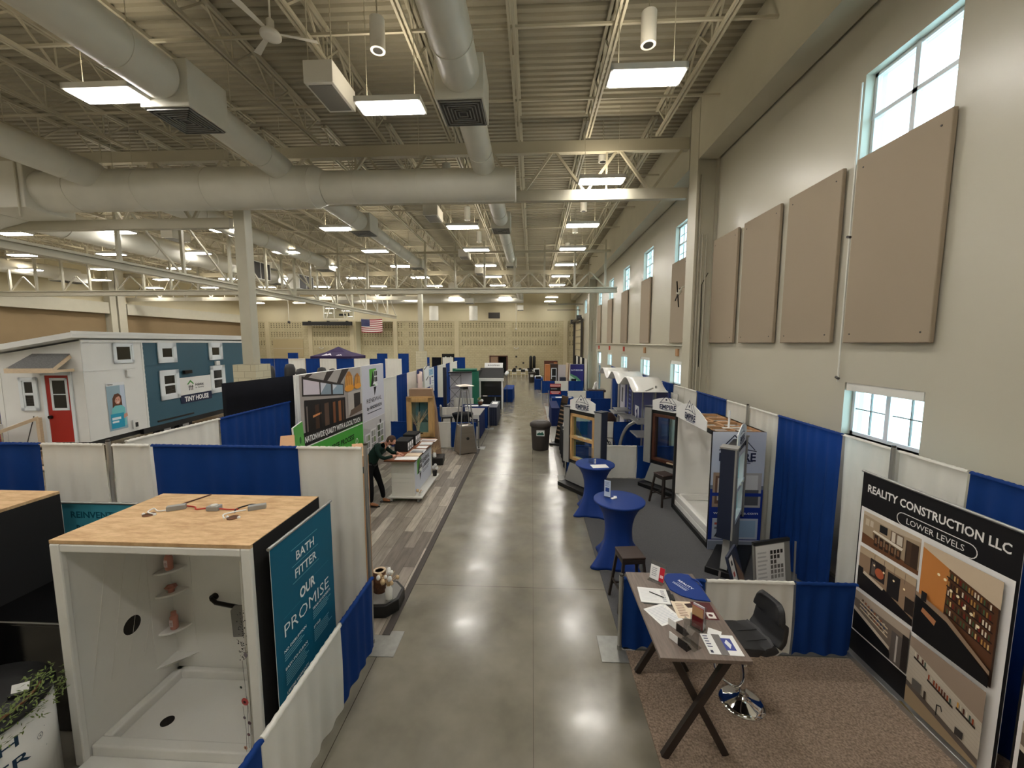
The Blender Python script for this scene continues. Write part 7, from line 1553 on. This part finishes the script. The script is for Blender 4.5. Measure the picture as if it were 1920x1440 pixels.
# rails and tables farther along the right
for (y, seq) in ((19.8, ((1.0, 2.02, 'b'), (2.05, 2.9, 'w'), (2.93, 3.9, 'b'))), (22.85, ((1.0, 2.03, 'b'), (2.06, 3.06, 'w'), (3.09, 4.05, 'b'))), (28.9, ((.72, 1.62, 'b'), (1.65, 2.6, 'w'), (2.63, 3.7, 'b')))):
    for i, (x0, x1, c) in enumerate(seq): drape((x0, y), (x1, y), .03, .9, m_blue if c == 'b' else m_white, '%s drape of the %s low row beyond the wave canopy' % (('left blue', 'middle white', 'right blue')[i], {19.8: 'nearest', 22.85: 'middle', 28.9: 'farthest'}[y]), seed=int(210 + y + i))
    upright((.95 if y < 25 else .68), y, .93, 'short silver pole at the aisle end of the %s low row beyond the wave canopy' % {19.8: 'nearest', 22.85: 'middle', 28.9: 'farthest'}[y])
clothtable('blue skirted table behind the nearest low row beyond the wave canopy', 1.05, 20.9, 2.2, 21.6, .76, m_blue); paper(1.5, 21.2, .769, .5, .3, .1, 'white leaflets on the blue skirted table at the right'); paper(1.95, 21.25, .769, .3, .3, -.1, 'grey leaflets on the blue skirted table at the right', m=m_lilac)
clothtable('black skirted corner table beside the aisle before the nearest low row', .86, 17.4, 1.2, 19.6, .8, m_navy)
b = MB(FR((1.02, 22.76, .74), (1, 0, 0), (0, 0, 1))); b.box(0, 0, -.01, .62, .6, 0, m_matte); b.rect(0, .4, .62, .6, (170, 40, 40)); b.rect(.03, .45, .58, .55, (236, 226, 220)); b.rect(.05, .48, .56, .52, (190, 60, 50)); b.rect(0, 0, .62, .18, (176, 34, 40)); b.rect(.05, .1, .56, .15, (236, 226, 222)); b.rect(.1, .03, .5, .06, (236, 190, 186)); b.rect(.05, .28, .4, .33, (150, 150, 150)); tag(b.build('rail_sign'), 'red and black sign hung on the middle low blue drape at the right', 'sign')
t = thing('wood_display_tower', 'tall wooden cabinet with an orange side and a white-framed window in front', 'cabinet', (1.0, 29.6, 0), .1)
MB().box(0, 0, 0, .34, .6, 2.06, m_orange).build('side_panel', t); MB().box(.34, 0, 0, .92, .6, 2.10, m_blackwood).build('front_panel', t); b = MB()
for (x0, x1, z0, z1) in ((.42, .46, 1.0, 1.8), (.76, .80, .6, 1.8), (.42, .8, 1.76, 1.8), (.42, .8, 1.18, 1.22)): b.box(x0, -.02, z0, x1, 0, z1, m_winframe)
b.build('window_frame', t); MB().box(.46, -.008, .6, .76, -.002, 1.76, m_darkpane).build('pane', t)
t = thing('wood_display_tower', 'dark red-brown cabinet standing behind the orange-sided cabinet', 'cabinet', (.95, 31.6, 0)); MB().box(0, 0, 0, 1.05, .6, 2.25, m_darkwood).build('body', t); MB().box(.75, -.02, .2, 1.0, 0, 2.15, m_orange).build('door_panel', t)
tag(MB().box(2.0, 31.5, 0, 2.9, 31.56, 1.95, m_lilac).build('grey_panel_screen'), 'plain grey panel standing right of the wooden cabinets', 'panel'); tag(MB().box(2.1, 30.2, 0, 2.55, 30.7, 1.05, m_navypaint).build('navy_cabinet'), 'low navy cabinet between the wooden cabinet and the cream panels', 'cabinet')
for i, (x, y) in enumerate(((2.55, 30.9), (2.65, 30.2), (2.72, 29.7))): tag(MB(TR(x, y, 0, 0, 0, .05)).box(0, 0, 0, .16, .5, 2.1, (m_lumber, m_brownboard, m_white)[i]).build('partition_board'), ('cream', 'brown', 'white')[i] + ' upright panel edge left of the purple banner', 'panel')
banner('retractable_banner', 'purple bathroom banner with a green swoosh in the far right booth', .98, 2.1, (2.78, 29.35, .0), (1, 0, 0), lambda b, W, H, z: (b.rect(0, z, W, z + H, (40, 36, 96)), b.text('BATHROOM', W * .5, z + H - .42, .1, W * .84, (214, 214, 230), .02), b.poly([(0, z), (W, z), (W, z + .45), (W * .5, z + .95), (0, z + 1.3)], (176, 200, 178)), b.poly([(0, z + 1.3), (W * .5, z + .95), (W, z + .45), (W, z + .7), (W * .5, z + 1.2), (0, z + 1.42)], (84, 132, 104)), b.rect(.08, z + .0, .45, z + 1.05, (18, 18, 26)), b.disc(.7, z + .5, .14, (104, 140, 160))))
for i in range(6): drape((4.12, 30.4 + 1.5 * i), (4.12, 31.8 + 1.5 * i), .03, 2.43, m_white if i % 2 == 0 else m_blackcloth, '%s %s back drape of the far right booth, counted from the aisle side' % (ORD[i], 'white' if i % 2 == 0 else 'black'), seed=240 + i, lam=.3)
t = thing('planter_bench', 'dark brown bench with white papers by the glass exit door', 'bench', (3.9, 24.3, 0)); MB().box(-.42, -.3, 0, .42, .3, .72, m_blackwood).build('body', t); MB().box(-.5, -.38, .72, .5, .38, .86, m_blackwood).build('top', t, bev=.03)
for k, (x, a) in enumerate(((-.18, .3), (.06, -.2))): MB(TR(x, 0, .86, 0, 0, a)).box(-.05, -.1, 0, .05, .1, .45, m_paper).build('paper_stand', t)
clothtable('blue skirted table at the aisle corner of the far right booth', .2, 31.2, .85, 33.6, .82, m_blue); tag(MB().box(.3, 31.6, .83, .7, 32.2, .98, m_blackcloth).build('black_case'), 'black case on the far blue skirted table', 'case'); paper(.5, 33.0, .829, .5, .5, .2, 'white papers heaped on the far blue skirted table', h=.12)
# aisle end: white table, chairs, bin, A-board, black stack
t = thing('folding_table', 'long white folding table in front of the back wall', 'table', (-1.05, 43.2, 0)); MB().box(-1.6, -.38, .70, 1.6, .38, .74, m_paper).build('tabletop', t)
for x in (-1.4, 1.4):
    for y in (-.3, .3): MB().bar((x, y, 0), (x, y, .7), .03, .03, m_grille).build('leg', t)
tag(MB().box(-1.0, 43.0, .745, -.5, 43.4, .86, m_paper).build('paper_stack'), 'white heap on the long white folding table', 'paper')
def wchair(x, y, rz, lab):
    t = thing('white_folding_chair', lab, 'chair', (x, y, 0), rz); MB().box(-.22, -.2, .43, .22, .2, .46, m_paper).build('seat', t); MB().box(-.22, .19, .58, .22, .215, .86, m_black if rz > 1 else m_paper).build('backrest', t)
    for s in (-1, 1): MB().bar((s * .21, -.24, 0), (s * .21, .22, .86), .025, .025, m_whitemetal).build('leg', t); MB().bar((s * .21, .24, 0), (s * .21, -.14, .44), .025, .025, m_whitemetal).build('leg', t)
for i, x in enumerate((-1.9, -.95, -.2)): wchair(x, 42.5, 3.1, '%s white folding chair from the left at the long white table' % ORD[i])
for i, (x, z) in enumerate(((-1.9, .745), (-1.3, .745), (-.4, .745), (.1, .745))): tag(MB().ball((x, 43.25, z + .10), .17, m_blackcloth, n=10, sc_=(1, .8, .6)).build('dark_bag'), '%s dark bag from the left on the long white table' % ORD[i], 'bag')
t = thing('trash_bin', 'dark trash bin with a white label at the far end of the aisle', 'bin', (-.02, 37.0, 0)); b = MB(); b.lathe([(.26, 0), (.33, .85), (.36, .87), (.35, .95), (.02, .97)], m_bin, n=24); b.build('tub', t); b = MB(FR((-.14, -.33, .55), (1, 0, 0), (0, -.06, 1))); b.rect(0, 0, .28, .2, (220, 222, 220)); b.rect(.03, .07, .25, .11, (120, 124, 124)); b.build('label', t)
t = thing('a_board', 'white-framed black chalkboard easel beside the far trash bin', 'sign', (.42, 39.0, 0), .5)
for s in (-1, 1): b = MB(TR(0, 0, 0, 0, s * .2)); b.box(-.3, s * .28 - .015, 0, .3, s * .28 + .015, 1.15, m_paper); b.box(-.24, s * .28 - .02, .3, .24, s * .28 + .02, 1.05, m_matte); b.build('board', t)
for i, x in enumerate((-.16, .22)): t = thing('black_stack', ('left' if i == 0 else 'right') + ' tall black rounded stack against the back wall behind the white table', 'stack', (x, 44.6, 0)); b = MB(); b.lathe([(.17, 0), (.17, 2.05), (.12, 2.2), (.02, 2.25)], m_black, n=16); b.build('stack', t)
for i, y in enumerate((38.6, 41.0)): tag(MB().box(XR - 3.3, y, 7.25 - .35 * i, XR - .02, y + .08, 7.35 - .35 * i, m_rail).build('door_rail'), ('upper' if i == 0 else 'lower') + ' overhead door rail reaching out from the right wall', 'rail')
